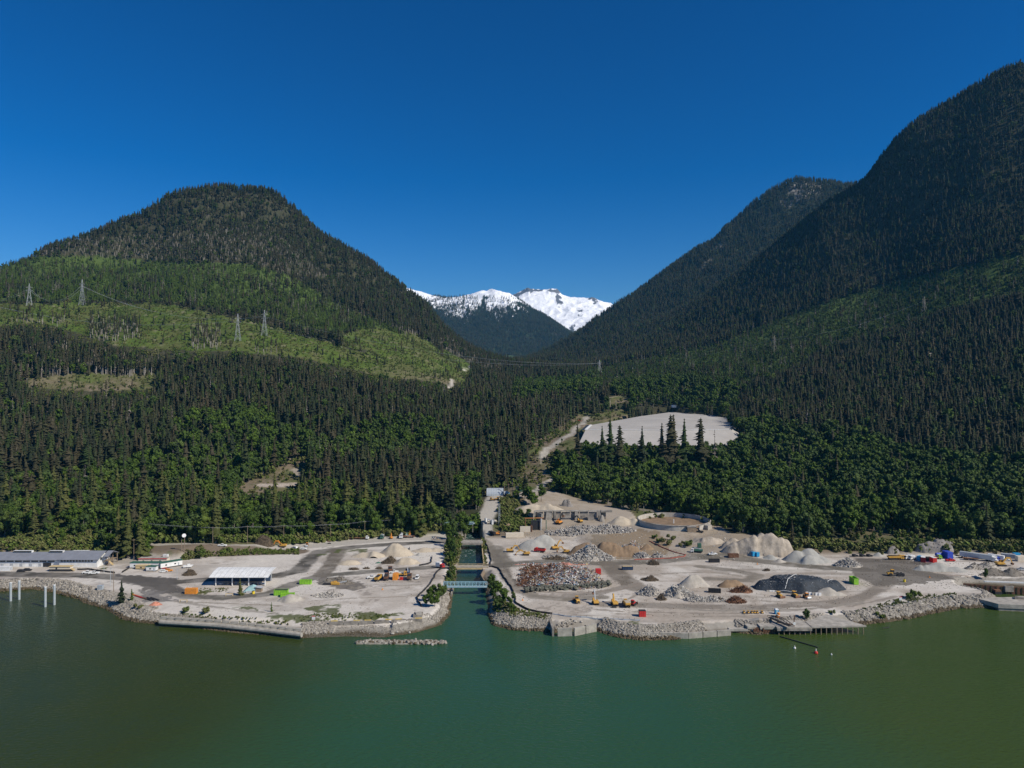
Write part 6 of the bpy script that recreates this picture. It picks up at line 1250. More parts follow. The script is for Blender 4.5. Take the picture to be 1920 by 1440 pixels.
# ------------------------------------------------------------------ silt fences and red mesh fences
def fence(lab, pts, h=0.95, m=None, name='silt_fence', grp=None, on=True):
    w = [hit(a, b) for a, b in pts]; fine = []
    for a, b in zip(w[:-1], w[1:]):
        n = max(1, int(math.dist(a, b)/2.5))
        for i in range(n): u = i/n; x = a[0]+(b[0]-a[0])*u; y = a[1]+(b[1]-a[1])*u; fine.append((x+random.uniform(-.35, .35), y+random.uniform(-.35, .35), zs1(x, y)))
    fine.append(w[-1]); a0 = fine[0]; t = thing(name, lab, 'fence', a0, 0, grp); mb = MB(); pm = MB()
    for a, b in zip(fine[:-1], fine[1:]):
        c = ((a[0]+b[0])/2-a0[0], (a[1]+b[1])/2-a0[1], (a[2]+b[2])/2-a0[2]+h/2); L = math.dist(a, b); mb.box(c, (L+0.15, 0.35, h), rz=math.atan2(b[1]-a[1], b[0]-a[0]), ry=-math.asin(max(-1, min(1, (b[2]-a[2])/max(L, .1))))); pm.box((a[0]-a0[0], a[1]-a0[1], a[2]-a0[2]+0.65), (0.14, 0.14, 1.3))
    mb.build('fabric', m or M_dark, t); pm.build('stakes', M_wood, t)['kind'] = 'stuff'
fence('long black silt fence down the left bank to the bush', [(846,1066),(828,1067),(820,1071),(813,1085),(803,1100),(790,1112),(782,1121),(784,1130),(791,1138)])
fence('short black silt fence curve in the sand yard', [(787,1061),(800,1059),(808,1056),(810,1044)]); fence('short upright black fence between tan mounds', [(767,1028),(768,1036)]); fence('black silt fence left of the creek trees', [(838,1030),(839,1045),(841,1058),(843,1062)])
fence('black silt fence right of the channel above the middle bridge', [(909,1014),(914,1025),(919,1040),(921,1050),(919,1059),(908,1061)]); fence('long black silt fence curving down the right bank to the shore', [(906,1063),(924,1063),(936,1067),(944,1082),(955,1097),(963,1110),(967,1122),(967,1130),(977,1138),(992,1145),(1010,1149),(1035,1152)])
fence('grey low fence along the shore of the right yard', [(1035,1152),(1070,1157),(1110,1160),(1150,1162),(1200,1164)], 0.6, M_grey, 'shore_fence'); fence('black silt fence beside the pickups by the offices', [(144,1069),(165,1068),(183,1071),(215,1075)]); fence('black silt fence by the office trailers', [(228,1074),(242,1066)])
fence('red mesh fence climbing from the curved road', [(1218,1015),(1245,1028),(1268,1037),(1286,1041),(1282,1044),(1260,1047),(1230,1048),(1190,1050)], 0.55, mat('red_mesh', (0.36,0.10,0.07), 0.8, 0.3), 'mesh_fence')

# small loose stones, clods and scraps lying over the works yard
def litter(lab, poly, n, coll_, smin, smax, idx=None):
    q = [P(a, b, 4) for a, b in poly]; xs_ = [a for a, b in q]; y2 = [b for a, b in q]; x = rng.uniform(min(xs_), max(xs_), n*3); y = rng.uniform(min(y2), max(y2), n*3)
    k = inpoly(x, y, q) & (fbm(x, y, 22, 3, 90)+rng.random(n*3)*0.5 > 0.22); x, y = x[k][:n], y[k][:n]; o = scat('loose_stones', np.stack([x, y, zf(x, y)+0.03], -1), coll_, smin, smax, None, 0.3); tag(o, lab, 'stones')
litter('loose stones and clods strewn over the right yard', [(930,1130),(1000,1150),(1400,1160),(1640,1120),(1640,1060),(1200,1050),(940,1060)], 2600, C_rock, 0.15, 0.75); litter('loose scraps over the demolition ground', [(940,1030),(1000,1000),(1180,990),(1340,1000),(1440,1050),(1140,1060)], 2200, C_conc, 0.2, 0.9)
litter('loose stones strewn over the left yard', [(200,1130),(340,1085),(560,1060),(840,1020),(830,1070),(780,1150),(620,1150),(350,1150)], 1500, C_rock, 0.15, 0.6); litter('stones on the dark ground at right', [(1600,1100),(1640,1045),(1920,1060),(1920,1090),(1780,1105)], 1100, C_rock, 0.2, 0.8)

# ------------------------------------------------------------------ machines and vehicles (local +x is forward)
def wheels(t, xs, w, r=0.42, n=12):
    for x in xs:
        for s_ in (-1, 1): MB().cyl((x, s_*(w/2-0.05), r), (x, s_*(w/2+0.22), r), r, n).build('wheel', M_dark, t)
def base(px, py, rz, name, lab, cat, group=None, dy=0.8):
    x, y, z = hit(px, py); return thing(name, lab, cat, (x, y+dy, z), R(rz), group)
def pickup(px, py, rz, m, lab, name='pickup_truck', cat='pickup truck', group=None, canopy=None):
    t = base(px, py, rz, name, lab, cat, group); w = 2.0
    MB().prism([(-2.9,0.45),(2.9,0.45),(2.9,1.05),(2.6,1.2),(1.1,1.25),(-0.9,1.25),(-0.9,0.75),(-2.75,0.75),(-2.75,1.2),(-2.9,1.2)], -w/2, w/2).build('body', m, t)
    MB().box((-1.85,-w/2+0.06,1.0),(1.9,0.12,0.5)).box((-1.85,w/2-0.06,1.0),(1.9,0.12,0.5)).build('bed_side', m, t)
    MB().prism([(1.05,1.2),(0.45,1.85),(-0.75,1.88),(-0.95,1.2)], -w/2+0.12, w/2-0.12).build('cab', m, t)
    MB().prism([(0.95,1.28),(0.45,1.76),(-0.65,1.78),(-0.8,1.28)], -w/2+0.09, w/2-0.09).build('side_window', M_glass, t); MB().box((0.80,0,1.54),(0.08,w-0.45,0.5),ry=-0.8).build('windscreen', M_glass, t)
    wheels(t, (1.85, -1.85), w-0.25); 
    if canopy: MB().box((-1.85,0,1.5),(1.9,1.8,0.6)).build('canopy', canopy, t)
    for s_ in (-0.7, 0.7): MB().box((2.92,s_,0.9),(0.06,0.35,0.2)).build('headlight', M_white, t)
    return t
def car(px, py, rz, m, lab, group=None, van=False):
    t = base(px, py, rz, 'van' if van else 'parked_car', lab, 'van' if van else 'car', group); w = 1.9; h = 2.2 if van else 1.6
    MB().prism([(-2.3,0.35),(2.3,0.35),(2.35,0.8),(1.3,1.0),(-2.2,1.0)], -w/2, w/2).build('body', m, t)
    MB().prism([(1.25,0.98),(0.5,h-0.05),(-1.8,h),(-2.15,0.98)], -w/2+0.1, w/2-0.1).build('cabin', m, t)
    MB().prism([(1.1,1.05),(0.5,h-0.18),(-1.6,h-0.15),(-1.9,1.05)], -w/2+0.07, w/2-0.07).build('side_window', M_glass, t); MB().box((0.98,0,(1+h)/2-0.05),(0.08,w-0.5,h-1.15),ry=-0.75).build('windscreen', M_glass, t)
    wheels(t, (1.45, -1.4), w-0.25, 0.34); return t
def truck(px, py, rz, cab, body, lab, kind='dump', L=8.5, name=None, cat='truck', group=None, raise_=0.0, load=None):
    t = base(px, py, rz, name or kind+'_truck', lab, cat, group, 1.2); w = 2.5; f = L/2
    MB().box((0,0,0.85),(L,1.0,0.35)).build('chassis', M_dark, t)
    MB().prism([(f-2.0,0.7),(f,0.7),(f,1.5),(f-0.15,1.7),(f-0.5,2.75),(f-2.0,2.8)], -w/2, w/2).build('cab', cab, t); MB().box((f-0.30,0,2.2),(0.1,w-0.4,0.75),ry=-0.28).build('windscreen', M_glass, t); MB().box((f-1.0,0,2.15),(0.8,w+0.06,0.6)).build('side_window', M_glass, t)
    wheels(t, (f-1.2, -f+1.3, -f+2.6), w-0.35, 0.52)
    b0 = -f; b1 = f-2.3
    if kind == 'dump': MB().prism([(b0,1.3),(b1,1.3),(b1+0.3,2.9),(b0-0.3,2.5)], -w/2, w/2).build('dump_body', body, t); MB().box(((b0+b1)/2,0,2.82),(b1-b0-0.7,w-0.4,0.12)).build('load', load or M_dark, t); MB().box((b1+0.5,0,2.98),(1.2,w,0.14)).build('cab_guard', body, t)
    elif kind == 'box': MB().box(((b0+b1)/2,0,2.35),(b1-b0,w,2.5)).build('box_body', body, t); MB().box((b0-0.04,0,2.3),(0.06,w-0.3,2.2)).build('rear_door', M_grey, t)
    elif kind == 'flatbed': MB().box(((b0+b1)/2,0,1.3),(b1-b0,w,0.25)).build('flat_deck', body, t); MB().box((b1-0.1,0,1.9),(0.12,w,1.0)).build('headboard', M_grey, t)
    elif kind == 'tank': MB().cyl((b0,0,2.15),(b1,0,2.15),1.1,12).build('tank', body, t); MB().box(((b0+b1)/2,0,3.3),(2.5,0.7,0.2)).build('catwalk', M_grey, t)
    elif kind == 'crane': MB().box(((b0+b1)/2,0,1.9),(b1-b0,w,1.1)).build('service_body', body, t); MB().bar((b0+0.5,0,2.2),(b1,0,3.6),0.45).build('boom', M_grey, t)
    return t
def tracks(t, L, gauge, h=0.95, tw=0.6):
    for s_ in (-1, 1):
        pr_ = [(-L/2+h*0.5,0),(L/2-h*0.5,0),(L/2-0.1,h*0.25),(L/2,h*0.5),(L/2-0.15,h*0.85),(L/2-h*0.5,h),(-L/2+h*0.5,h),(-L/2+0.15,h*0.85),(-L/2,h*0.5),(-L/2+0.1,h*0.25)]
        MB().prism(pr_, s_*gauge/2-tw/2, s_*gauge/2+tw/2).build('track', M_dark, t)
def excavator(px, py, rz, lab, m=None, arm='mid', swing=0.0, sc_=1.0, dark=None, group='excavators on the site', name='excavator'):
    m = m or M_cat; t = base(px, py, rz, name, lab, 'excavator', group, 1.5); t.scale = (sc_,)*3
    tracks(t, 4.6, 2.6); MB().cyl((0,0,0.9),(0,0,1.15),0.9,10).build('turntable', M_dark, t)
    Z = Matrix.Rotation(swing, 4, 'Z')
    def part(mb, n, mm): o = mb.build(n, mm, t); o.rotation_euler = (0,0,swing); return o
    part(MB().prism([(-2.6,1.15),(1.5,1.15),(1.5,1.9),(0.2,2.1),(-2.3,2.25),(-2.75,1.9)], -1.4, 1.4), 'house', m); part(MB().prism([(-2.95,1.2),(-2.55,1.2),(-2.45,2.2),(-2.8,2.15)], -1.3, 1.3), 'counterweight', m)
    c = part(MB().prism([(0.1,1.9),(1.6,1.9),(1.65,2.4),(1.2,3.05),(0.1,3.1)], 0.45, 1.4), 'cab', m)
    w = MB().prism([(0.3,2.25),(1.58,2.25),(1.5,2.5),(1.15,2.95),(0.3,2.95)], 0.4, 1.45).build('window', M_glass, c)
    P_ = {'mid': [(0.9,2.0),(2.8,4.6),(5.2,4.3),(6.3,1.5)], 'low': [(0.9,2.0),(3.2,3.6),(5.8,2.6),(7.0,0.6)], 'up': [(0.9,2.0),(2.2,5.2),(3.9,6.4),(5.6,4.4)], 'fold': [(0.9,2.0),(2.6,4.9),(4.3,4.6),(3.6,1.4)]}[arm]
    dm = dark or m
    part(MB().prism([(P_[0][0]-.3,P_[0][1]),(P_[0][0]+.3,P_[0][1]-.2),(P_[1][0]+.35,P_[1][1]-.5),(P_[2][0],P_[2][1]-.3),(P_[2][0],P_[2][1]+.25),(P_[1][0]-.1,P_[1][1]+.35)], -0.35, 0.2), 'boom', dm)
    part(MB().bar((P_[2][0]-.5,-.08,P_[2][1]+.35), (P_[3][0],-.08,P_[3][1]), 0.4), 'stick', dm); part(MB().bar((1.2,-.08,2.1), ((P_[0][0]+P_[1][0])/2+.8,-.08,(P_[0][1]+P_[1][1])/2-.2), 0.14), 'cylinder', M_steel)
    x, z = P_[3]; part(MB().prism([(x-.4,z+.2),(x+.4,z+.2),(x+.5,z-.5),(x-.1,z-1.0),(x-.8,z-.7)], -0.75, 0.6), 'bucket', M_brown)
    return t
def dozer(px, py, rz, lab, m=None, cat='bulldozer', name='bulldozer'):
    m = m or M_cat; t = base(px, py, rz, name, lab, cat, None, 1.2); tracks(t, 3.6, 2.0, 1.1, 0.55); MB().prism([(-1.4,0.8),(1.7,0.8),(1.7,1.7),(-0.2,1.85),(-1.4,1.7)], -0.65, 0.65).build('engine_hood', m, t); MB().box((-0.8,0,2.2),(1.3,1.5,1.1)).build('cab', M_glass, t); MB().box((-0.8,0,2.82),(1.6,1.8,0.16)).build('cab_roof', m, t)
    MB().prism([(2.4,0.1),(2.6,0.05),(2.75,0.6),(2.6,1.2),(2.4,1.25)], -1.7, 1.7).build('blade', M_brown, t); MB().box((1.7,0,0.5),(1.6,1.6,0.2)).build('push_arm', m, t); return t
def loader(px, py, rz, lab, m=None):
    m = m or M_cat; t = base(px, py, rz, 'wheel_loader', lab, 'wheel loader', None, 1.3); wheels(t, (1.4, -1.5), 2.1, 0.8, 14); MB().prism([(-3.2,0.9),(-0.4,0.9),(-0.4,2.1),(-2.9,2.2),(-3.3,1.8)], -0.9, 0.9).build('engine_housing', m, t); MB().box((0.2,0,2.5),(1.4,1.5,1.6)).build('cab', M_glass, t); MB().box((0.2,0,3.35),(1.6,1.7,0.16)).build('cab_roof', m, t); MB().box((1.3,0,1.2),(2.0,1.2,0.8)).build('front_frame', m, t)
    MB().bar((1.2,-.6,1.7),(3.2,-.6,0.7),0.25).bar((1.2,.6,1.7),(3.2,.6,0.7),0.25).build('lift_arm', m, t); MB().prism([(3.0,0.2),(4.2,0.1),(4.2,0.25),(3.3,0.5),(3.3,1.4),(3.0,1.3)], -1.5, 1.5).build('bucket', M_brown, t); MB().box((-3.28,0,1.35),(0.06,1.0,0.7)).build('grille', M_dark, t); return t
def roller(px, py, rz, lab, m=None, s_=1.0, cab=True, group=None, name='road_roller', cat='roller'):
    m = m or M_cat; t = base(px, py, rz, name, lab, cat, group, 1.0); t.scale = (s_,)*3; MB().cyl((1.7,-1.05,0.75),(1.7,1.05,0.75),0.75,14).build('drum', M_steel, t); MB().box((1.7,0,0.9),(1.0,2.5,0.35)).build('drum_frame', m, t); MB().prism([(-2.2,0.8),(0.6,0.8),(0.6,1.5),(-1.9,1.7),(-2.3,1.3)], -0.85, 0.85).build('engine_housing', m, t); wheels(t, (-1.4,), 1.6, 0.72, 12)
    if cab: MB().box((0.0,0,2.1),(1.2,1.4,1.3)).build('cab', M_glass, t); MB().box((0.0,0,2.85),(1.5,1.6,0.15)).build('cab_roof', m, t)
    return t
def dumper(px, py, rz, lab, m=None, bare=False, s_=1.0):
    m = m or M_cat; t = base(px, py, rz, 'articulated_dump_truck', lab, 'dump truck', None, 1.5); t.scale = (s_,)*3; wheels(t, (3.2,-1.2,-2.9), 2.3, 0.85, 14); MB().prism([(2.0,1.0),(4.6,1.0),(4.7,1.7),(3.5,2.0),(2.0,2.1)], -1.0, 1.0).build('hood', m, t); MB().box((2.0,0,2.5),(1.4,1.5,1.4)).build('cab', M_glass, t); MB().box((2.0,0,3.25),(1.6,1.7,0.15)).build('cab_roof', m, t); MB().box((-1.4,0,1.15),(5.2,1.1,0.45)).build('rear_frame', M_dark, t)
    if not bare: MB().prism([(-4.6,2.2),(-3.6,1.4),(0.8,1.4),(1.2,2.9),(-4.6,2.9)], -1.35, 1.35).build('dump_body', m, t); MB().box((-1.6,0,2.93),(4.8,2.2,0.1)).build('load', M_tan, t)
    return t
def semi(px, py, rz, cab, lab, L=14, trailer_m=None, flat=False, tractor=True, group=None, H_=2.8):
    t = base(px, py, rz, 'semi_trailer', lab, 'trailer', group, 1.3); w = 2.5; tm = trailer_m or M_white
    if flat: MB().box((0,0,1.25),(L,w,0.3)).build('flat_deck', tm, t)
    else: MB().box((0,0,1.2+H_/2),(L,w,H_)).build('box_body', tm, t); MB().box((-L/2-0.04,0,1.2+H_/2),(0.06,w-0.3,H_-0.3)).build('rear_door', M_grey, t)
    wheels(t, (-L/2+1.2, -L/2+2.5), w-0.35, 0.5); MB().box((L/2-3,0,0.6),(0.3,1.8,1.2)).build('landing_leg', M_dark, t)
    if tractor: MB().prism([(L/2-0.5,0.7),(L/2+3.2,0.7),(L/2+3.3,1.6),(L/2+2.0,1.9),(L/2+1.7,3.2),(L/2+0.2,3.3),(L/2+0.1,1.4),(L/2-0.5,1.2)], -w/2, w/2).build('tractor_cab', cab, t); wheels(t, (L/2+2.5, L/2-0.2), w-0.35, 0.5); MB().box((L/2+1.86,0,2.5),(0.1,w-0.4,0.8),ry=-0.2).build('windscreen', M_glass, t)
    return t
def container(px, py, rz, m, lab, L=6, W=2.4, H_=2.4, name='shipping_container', cat='container', group=None, top=None, z=0):
    t = base(px, py, rz, name, lab, cat, group, W*0.5); t.location.z += z; MB().box((0,0,H_/2),(L,W,H_)).build('body', m, t)
    for i in range(int(L/0.9)): 
        u = -L/2+0.45+i*0.9
        if not (i % 1): MB().box((u,0,H_/2),(0.22,W+0.12,H_-0.3)).build('rib', m, t)
    MB().box((L/2+0.03,0,H_/2),(0.06,W-0.3,H_-0.3)).build('door', m, t)
    if top: MB().box((0,0,H_+0.06),(L+0.06,W+0.06,0.12)).build('lid', top, t)
    return t
def dumpster(px, py, rz, m, lab, L=6.5, W=2.4, H_=2.2, fill=None, group=None, name='open_dumpster', cat='dumpster'):
    t = base(px, py, rz, name, lab, cat, group, W*0.5); th = 0.12
    MB().box((0,0,0.15),(L,W,0.12)).build('floor', m, t)
    for s_ in (-1, 1): MB().prism([(-L/2,0.1),(L/2,0.1),(L/2,H_),(-L/2,H_)], s_*(W/2)-th/2, s_*(W/2)+th/2).build('side_wall', m, t); MB().box((s_*L/2,0,H_/2+0.05),(th,W,H_-0.1)).build('end_wall', m, t); MB().box((0,s_*(W/2+0.08),H_-0.05),(L+0.3,0.14,0.16)).build('top_rail', m, t)
    for i in range(7):
        for s_ in (-1, 1): MB().box((-L/2+0.5+i*(L-1)/6, s_*(W/2+0.10), H_/2), (0.14,0.12,H_-0.2)).build('rib', m, t)
    if fill: MB().box((0,0,H_-0.25),(L-0.4,W-0.3,0.5)).build('fill', fill, t)
    return t

W_ = M_white; pk = 'white pickups parked on the site'
pickup(163, 1076, 10, W_, 'left white pickup of the pair beside the black silt fence', group=pk); pickup(175, 1077, 12, W_, 'right white pickup of the pair beside the black silt fence', group=pk)
car(38, 1073, 10, M_dark, 'left black car before the office building'); car(50, 1071, 8, M_dark, 'right black car before the office building'); car(199, 1047, 90, M_green, 'dark green van parked at the wood edge beside another dark car', van=True); car(211, 1047, 60, M_dark, 'dark grey car right of the dark green van')
car(306, 1073, 20, W_, 'white car in front of the angled office trailer'); car(315, 1072, 25, M_orange, 'orange and white car in front of the angled office trailer'); car(309, 1070, 20, M_red, 'small red car behind the white one at the office trailers')
t = base(351, 1065, 20, 'boat_trailer', 'small white boat shaped trailer near the brown shrub', 'trailer'); MB().prism([(-2.6,0.6),(2.0,0.6),(3.2,1.6),(-2.6,1.7)], -1.1, 1.1).build('hull', W_, t); wheels(t, (-0.6,), 1.8, 0.35); MB().box((0.5,0,2.0),(1.6,1.4,0.7)).build('cuddy', W_, t)
pickup(416, 1025, 0, W_, 'white pickup on the gravel road under the power line', group=pk); excavator(528, 1027, 180, 'orange yellow excavator at the bend of the gravel road', M_cat, 'mid', dark=M_orange); car(552, 1029, 150, W_, 'left white car with dark windows by the road bend'); car(568, 1031, 8, W_, 'right white car with dark windows by the road bend')
t = roller(575, 1025, -80, 'small yellow machine behind the two parked cars', M_orange, 0.9); t = base(617, 1020, 0, 'notice_board', 'small dark frame stand at the road bend', 'sign'); MB().box((0,0,1.2),(0.2,0.2,2.4)).box((-1.2,0,2.3),(0.2,0.2,0.3)).build('post', M_brown, t); MB().box((0,0,1.9),(2.6,0.2,0.8)).build('board', M_brown, t); MB().box((0,0,0.3),(2.2,1.2,0.5)).build('base', M_dark, t)
truck(672, 1012, 0, W_, M_brown, 'white tractor with an empty brown flatbed on the gravel yard', 'flatbed', 15, 'flatbed_truck'); truck(716, 1010, -85, M_green, M_grey, 'grey green service truck facing the shore', 'crane', 7.5, 'service_truck')
t = base(733, 1010, -70, 'boom_lift', 'orange boom lift folded up beside the grey green truck', 'boom lift'); MB().box((0,0,0.7),(3,2,0.7)).build('chassis', M_orange, t); wheels(t, (-1,1), 1.8, 0.45); MB().bar((-1,0,1.2),(0.6,0,4.2),0.4).build('lower_boom', M_orange, t); MB().bar((0.6,0,4.2),(1.8,0,1.6),0.35).build('upper_boom', M_orange, t); MB().box((2.2,0,1.4),(1.2,1.6,1.0)).build('basket', M_orange, t)
truck(752, 1009, -85, W_, M_steel, 'white truck with a grey tank body on the gravel yard', 'tank', 7.5, 'tank_truck'); semi(766, 1009, 0, W_, 'low flat trailer right of the white tank truck', 9, M_brown, True, False); container(760, 1003, 0, M_teal, 'grey green box behind the white tank truck', 3.5, 2.2, 2.4); container(768, 1003, 0, M_orange, 'upright orange box at the right of the gravel yard', 1.3, 1.3, 3.2, 'site_toilet', 'toilet')
container(778, 1006, 0, M_dark, 'low black crate by the end of the flat trailer', 1.6, 1.4, 1.2, 'crate', 'crate'); h = heap('timber_stack', 'jumble of pallets and planks by the creek trees', 'pallets', 819, 1012, 20, 6, M_wood, 0.6, noise=0.5); h.cover('planks', C_scrap, 160, 0.5, 1.1)
dumpster(572, 1096, 0, M_lime, 'single lime green dumpster near the wrecked yellow machine', 6.6, 2.4, 2.3); dumpster(526, 1117, 3, M_lime, 'rear lime green dumpster with a black top beside the gravel cone', 7.4, 2.4, 3.0, M_dark); dumpster(538, 1120, 8, M_lime, 'front lime green dumpster half behind the gravel cone', 7.2, 2.3, 1.9)
container(357, 1114, 0, M_orange, 'orange container left of the round bush', 6.4, 2.4, 3.0); container(354, 1107, 0, W_, 'white bundle behind the orange container', 2.6, 1.6, 1.4, 'bundle', 'bundle')
t = base(625, 1097, 0, 'wrecked_machine', 'flattened yellow machine with black tracks before the stony mound', 'machine'); MB().box((1,0,0.9),(5,2.2,1.2),ry=0.05).build('house', M_cat, t); MB().box((-3.4,0,0.6),(4.4,2.4,1.0)).build('track', M_dark, t); MB().bar((3,0,1.2),(7.4,0.8,1.9),0.5).build('boom', M_grey, t); MB().box((0.8,0,1.7),(1.6,1.5,0.7)).build('cab', M_cat, t)
pickup(697, 1085, 195, W_, 'white pickup farthest left in the truck cluster', group=pk); truck(709, 1089, 80, M_dark, M_cat, 'tan dump truck seen from behind in the truck cluster', 'dump', 8, load=M_dark); truck(724, 1087, 95, M_dark, M_brown, 'dark red brown dump truck left of the orange container', 'dump', 9)
container(741, 1087, 90, M_orange, 'bright orange container in the middle of the truck cluster', 5, 2.8, 3.4); pickup(738, 1075, 190, W_, 'white pickup behind the orange container', group=pk); truck(731, 1073, 100, M_red, M_brown, 'red cabbed truck behind the orange container', 'dump', 7); container(752, 1088, 0, M_red, 'small red box right of the orange container', 1.8, 1.6, 1.6, 'crate', 'crate'); truck(752, 1081, 5, M_cat, M_cat, 'yellow flat truck behind the red box', 'flatbed', 7)
truck(764, 1078, 100, M_dark, M_navy, 'dark blue truck at the back of the truck cluster', 'crane', 8, 'service_truck'); truck(767, 1087, 95, M_dark, M_brown, 'black dump truck right of the red box', 'dump', 7.5); car(782, 1086, -95, W_, 'white van standing alone at the right of the truck cluster', van=True); truck(825, 1066, -30, M_red, W_, 'small red and white truck by the creek trees', 'box', 5.5)
# left shore details
x, y, z = hit(283, 1124)
for k, (a, b, m, lab) in enumerate([(256,1118,M_orange,'topmost rust red pipe of the pile by the young conifer'),(261,1120,M_red,'rust red pipe in the middle of the pile by the young conifer'),(268,1122,M_brown,'lowest rust red pipe of the pile by the young conifer'),(276,1124,M_dark,'left black pipe by the young conifer'),(283,1124,M_dark,'middle black pipe by the young conifer'),(290,1124,M_dark,'right black pipe by the young conifer')]):
    x, y, z = hit(a, b); t = thing('pipe', lab, 'pipe', (x, y, z+0.35), R(-35), 'pipes stacked by the young conifer'); MB().cyl((-4,0,0),(4,0,0),0.4,8).build('tube', m, t); MB().cyl((4,0,0),(4.1,0,0),0.46,8).build('flange', M_dark, t)
h = heap('netting_heap', 'heap of faded orange netting on the left shore', 'netting', 289, 1137, 32, 6, mat('faded_orange', (0.48,0.20,0.13), 0.9, 0.4), 0.5, noise=0.5)
t = base(187, 1108, 0, 'electric_cabinet', 'pale grey cabinet at the tip of the left riprap', 'cabinet'); MB().box((0,0,1.5),(2.8,2,3.0)).build('housing', M_steel, t); MB().box((0,-1.02,1.5),(1.2,0.06,2.4)).build('door', M_grey, t)
t = base(587, 1168, 0, 'sign', 'white sign with a red top on the left shore', 'sign'); MB().box((0,0,0.8),(0.2,0.2,1.6)).build('post', M_grey, t); MB().box((0,-0.1,2.1),(1.6,0.12,1.5)).build('panel', W_, t); MB().box((0,-0.1,3.05),(1.6,0.13,0.4)).build('red_band', M_red, t)
t = base(1690, 1131, 0, 'sign', 'white sign with a red top on the right shore', 'sign'); MB().box((0,0,0.8),(0.2,0.2,1.6)).build('post', M_grey, t); MB().box((0,-0.1,2.1),(1.4,0.12,1.6)).build('panel', W_, t); MB().box((0,-0.1,3.1),(1.4,0.13,0.4)).build('red_band', M_red, t)
for a, b, rz, lab in [(429,1118,10,'low yellow trestle left of the round bush'),(343,1130,0,'yellow trestle by the silt track on the left shore'),(617,1144,0,'')]:
    if lab: t = base(a, b, rz, 'trestle', lab, 'trestle'); MB().box((0,0,1.3),(4,0.3,0.3)).build('beam', M_ywood, t); MB().bar((-1.8,0.6,0),(-1.8,0,1.3),0.16).bar((-1.8,-0.6,0),(-1.8,0,1.3),0.16).bar((1.8,0.6,0),(1.8,0,1.3),0.16).bar((1.8,-0.6,0),(1.8,0,1.3),0.16).build('leg', M_ywood, t)
t = base(468, 1110, 15, 'tent', 'pale teal tarp tent right of the round bush', 'tent'); MB().prism([(-3.5,0.3),(3.2,0.3),(3.2,2.8),(1.6,3.5),(-1.0,2.6)], -1.8, 1.8).build('canopy', M_teal, t); MB().box((0.5,-1.9,0.5),(5,0.8,0.9)).build('crate_row', M_grey, t)
t = base(485, 1110, 0, 'hut', 'small grey brown open hut behind the teal tent', 'hut'); MB().box((0,0,1.2),(3,2.4,2.4)).build('wall', M_wood, t); MB().box((0,0,2.6),(3.8,3.2,0.2),ry=0.15).build('roof', M_grey, t); t = base(474, 1114, 0, 'barrel', 'yellow drum in front of the teal tent', 'drum'); MB().cyl((0,0,0),(0,0,1.5),0.8,10).build('shell', mat('bright_yellow', (0.75,0.55,0.04), 0.5, 0.1), t); MB().cyl((0,0,1.5),(0,0,1.58),0.84,10).build('lid', M_dark, t)
def cone(px, py, lab): t = base(px, py, 0, 'traffic_cone', lab, 'traffic cone', None, 0.1); MB().cyl((0,0,0.08),(0,0,1.1),0.36,8,0.08).build('cone', M_orange, t); MB().box((0,0,0.04),(0.9,0.9,0.08)).build('base', M_orange, t)
cone(717, 1106, 'lone orange cone in the wide left gravel yard'); cone(980, 1126, 'orange cone beside the black silt fence bend'); cone(1033, 1108, 'orange cone below the scrap pile'); cone(1743, 1083, 'orange cone on the far right road'); cone(1420, 1058, 'orange cone near the black sheeting corner')
# right side
excavator(933, 1004, 0, 'orange and black excavator left of the cream container', M_orange, 'low', dark=M_dark, sc_=0.9); container(965, 1008, 6, M_cream, 'long cream container above the grey gravel mound', 13.5, 2.6, 3.4); truck(922, 1004, 130, W_, M_dark, 'white truck with a dark raised body by the creek trees', 'dump', 7)
dozer(922, 939, 10, 'yellow bulldozer on the pale track below the arched shed'); dozer(932, 938, 200, 'second yellow machine right of the bulldozer on the pale track', cat='machine', name='grader'); truck(949, 929, 30, M_blue, M_grey, 'blue truck beside the arched shed', 'box', 6); pickup(1047, 903, 20, M_grey, 'grey pickup on the hillside track'); container(1048, 899, 0, M_teal, 'pale blue box on the hillside track', 2.4, 2.2, 2.6, 'site_toilet', 'toilet')
truck(922, 983, 180, M_cream, M_cream, 'cream tanker by the white upright tanks', 'tank', 7.5, 'tank_truck')
excavator(957, 1036, 0, 'yellow excavator at the left foot of the grey gravel mound', arm='mid'); excavator(986, 1042, 180, 'yellow excavator reaching left onto white rubble', arm='low'); truck(1012, 1036, 160, M_red, M_red, 'red dump truck before the grey gravel mound', 'dump', 8); excavator(1042, 1031, 20, 'excavator on the debris heap with its arm up', arm='up', dark=M_cat); excavator(1061, 1038, 180, 'yellow excavator at the foot of the grey debris heap', arm='mid', sc_=0.95)
excavator(1049, 983, 60, 'dark armed excavator working in the ruin', M_orange, 'up', dark=M_dark, sc_=1.25); excavator(1087, 980, 120, 'small excavator right of the dark armed one in the ruin', M_cat, 'mid', dark=M_dark); dozer(1062, 1004, 180, 'dark tracked machine above the brown earth bank', M_dark, 'machine', 'tracked_machine')
container(1122, 1078, 0, M_red, 'bright red container at the right end of the scrap pile', 3.2, 2.6, 3.4); dumpster(1177, 1069, 0, M_navy, 'dark blue dumpster filled with timber beside the curved road', 6.6, 2.5, 2.2, M_ywood); dumpster(1340, 1055, 180, M_dark, 'black dumpster on the far side of the curved road', 6.6, 2.5, 2.0); dumpster(1376, 1046, 0, M_brown, 'rusty brown dumpster before the pale sand bank', 6.6, 2.5, 2.5)
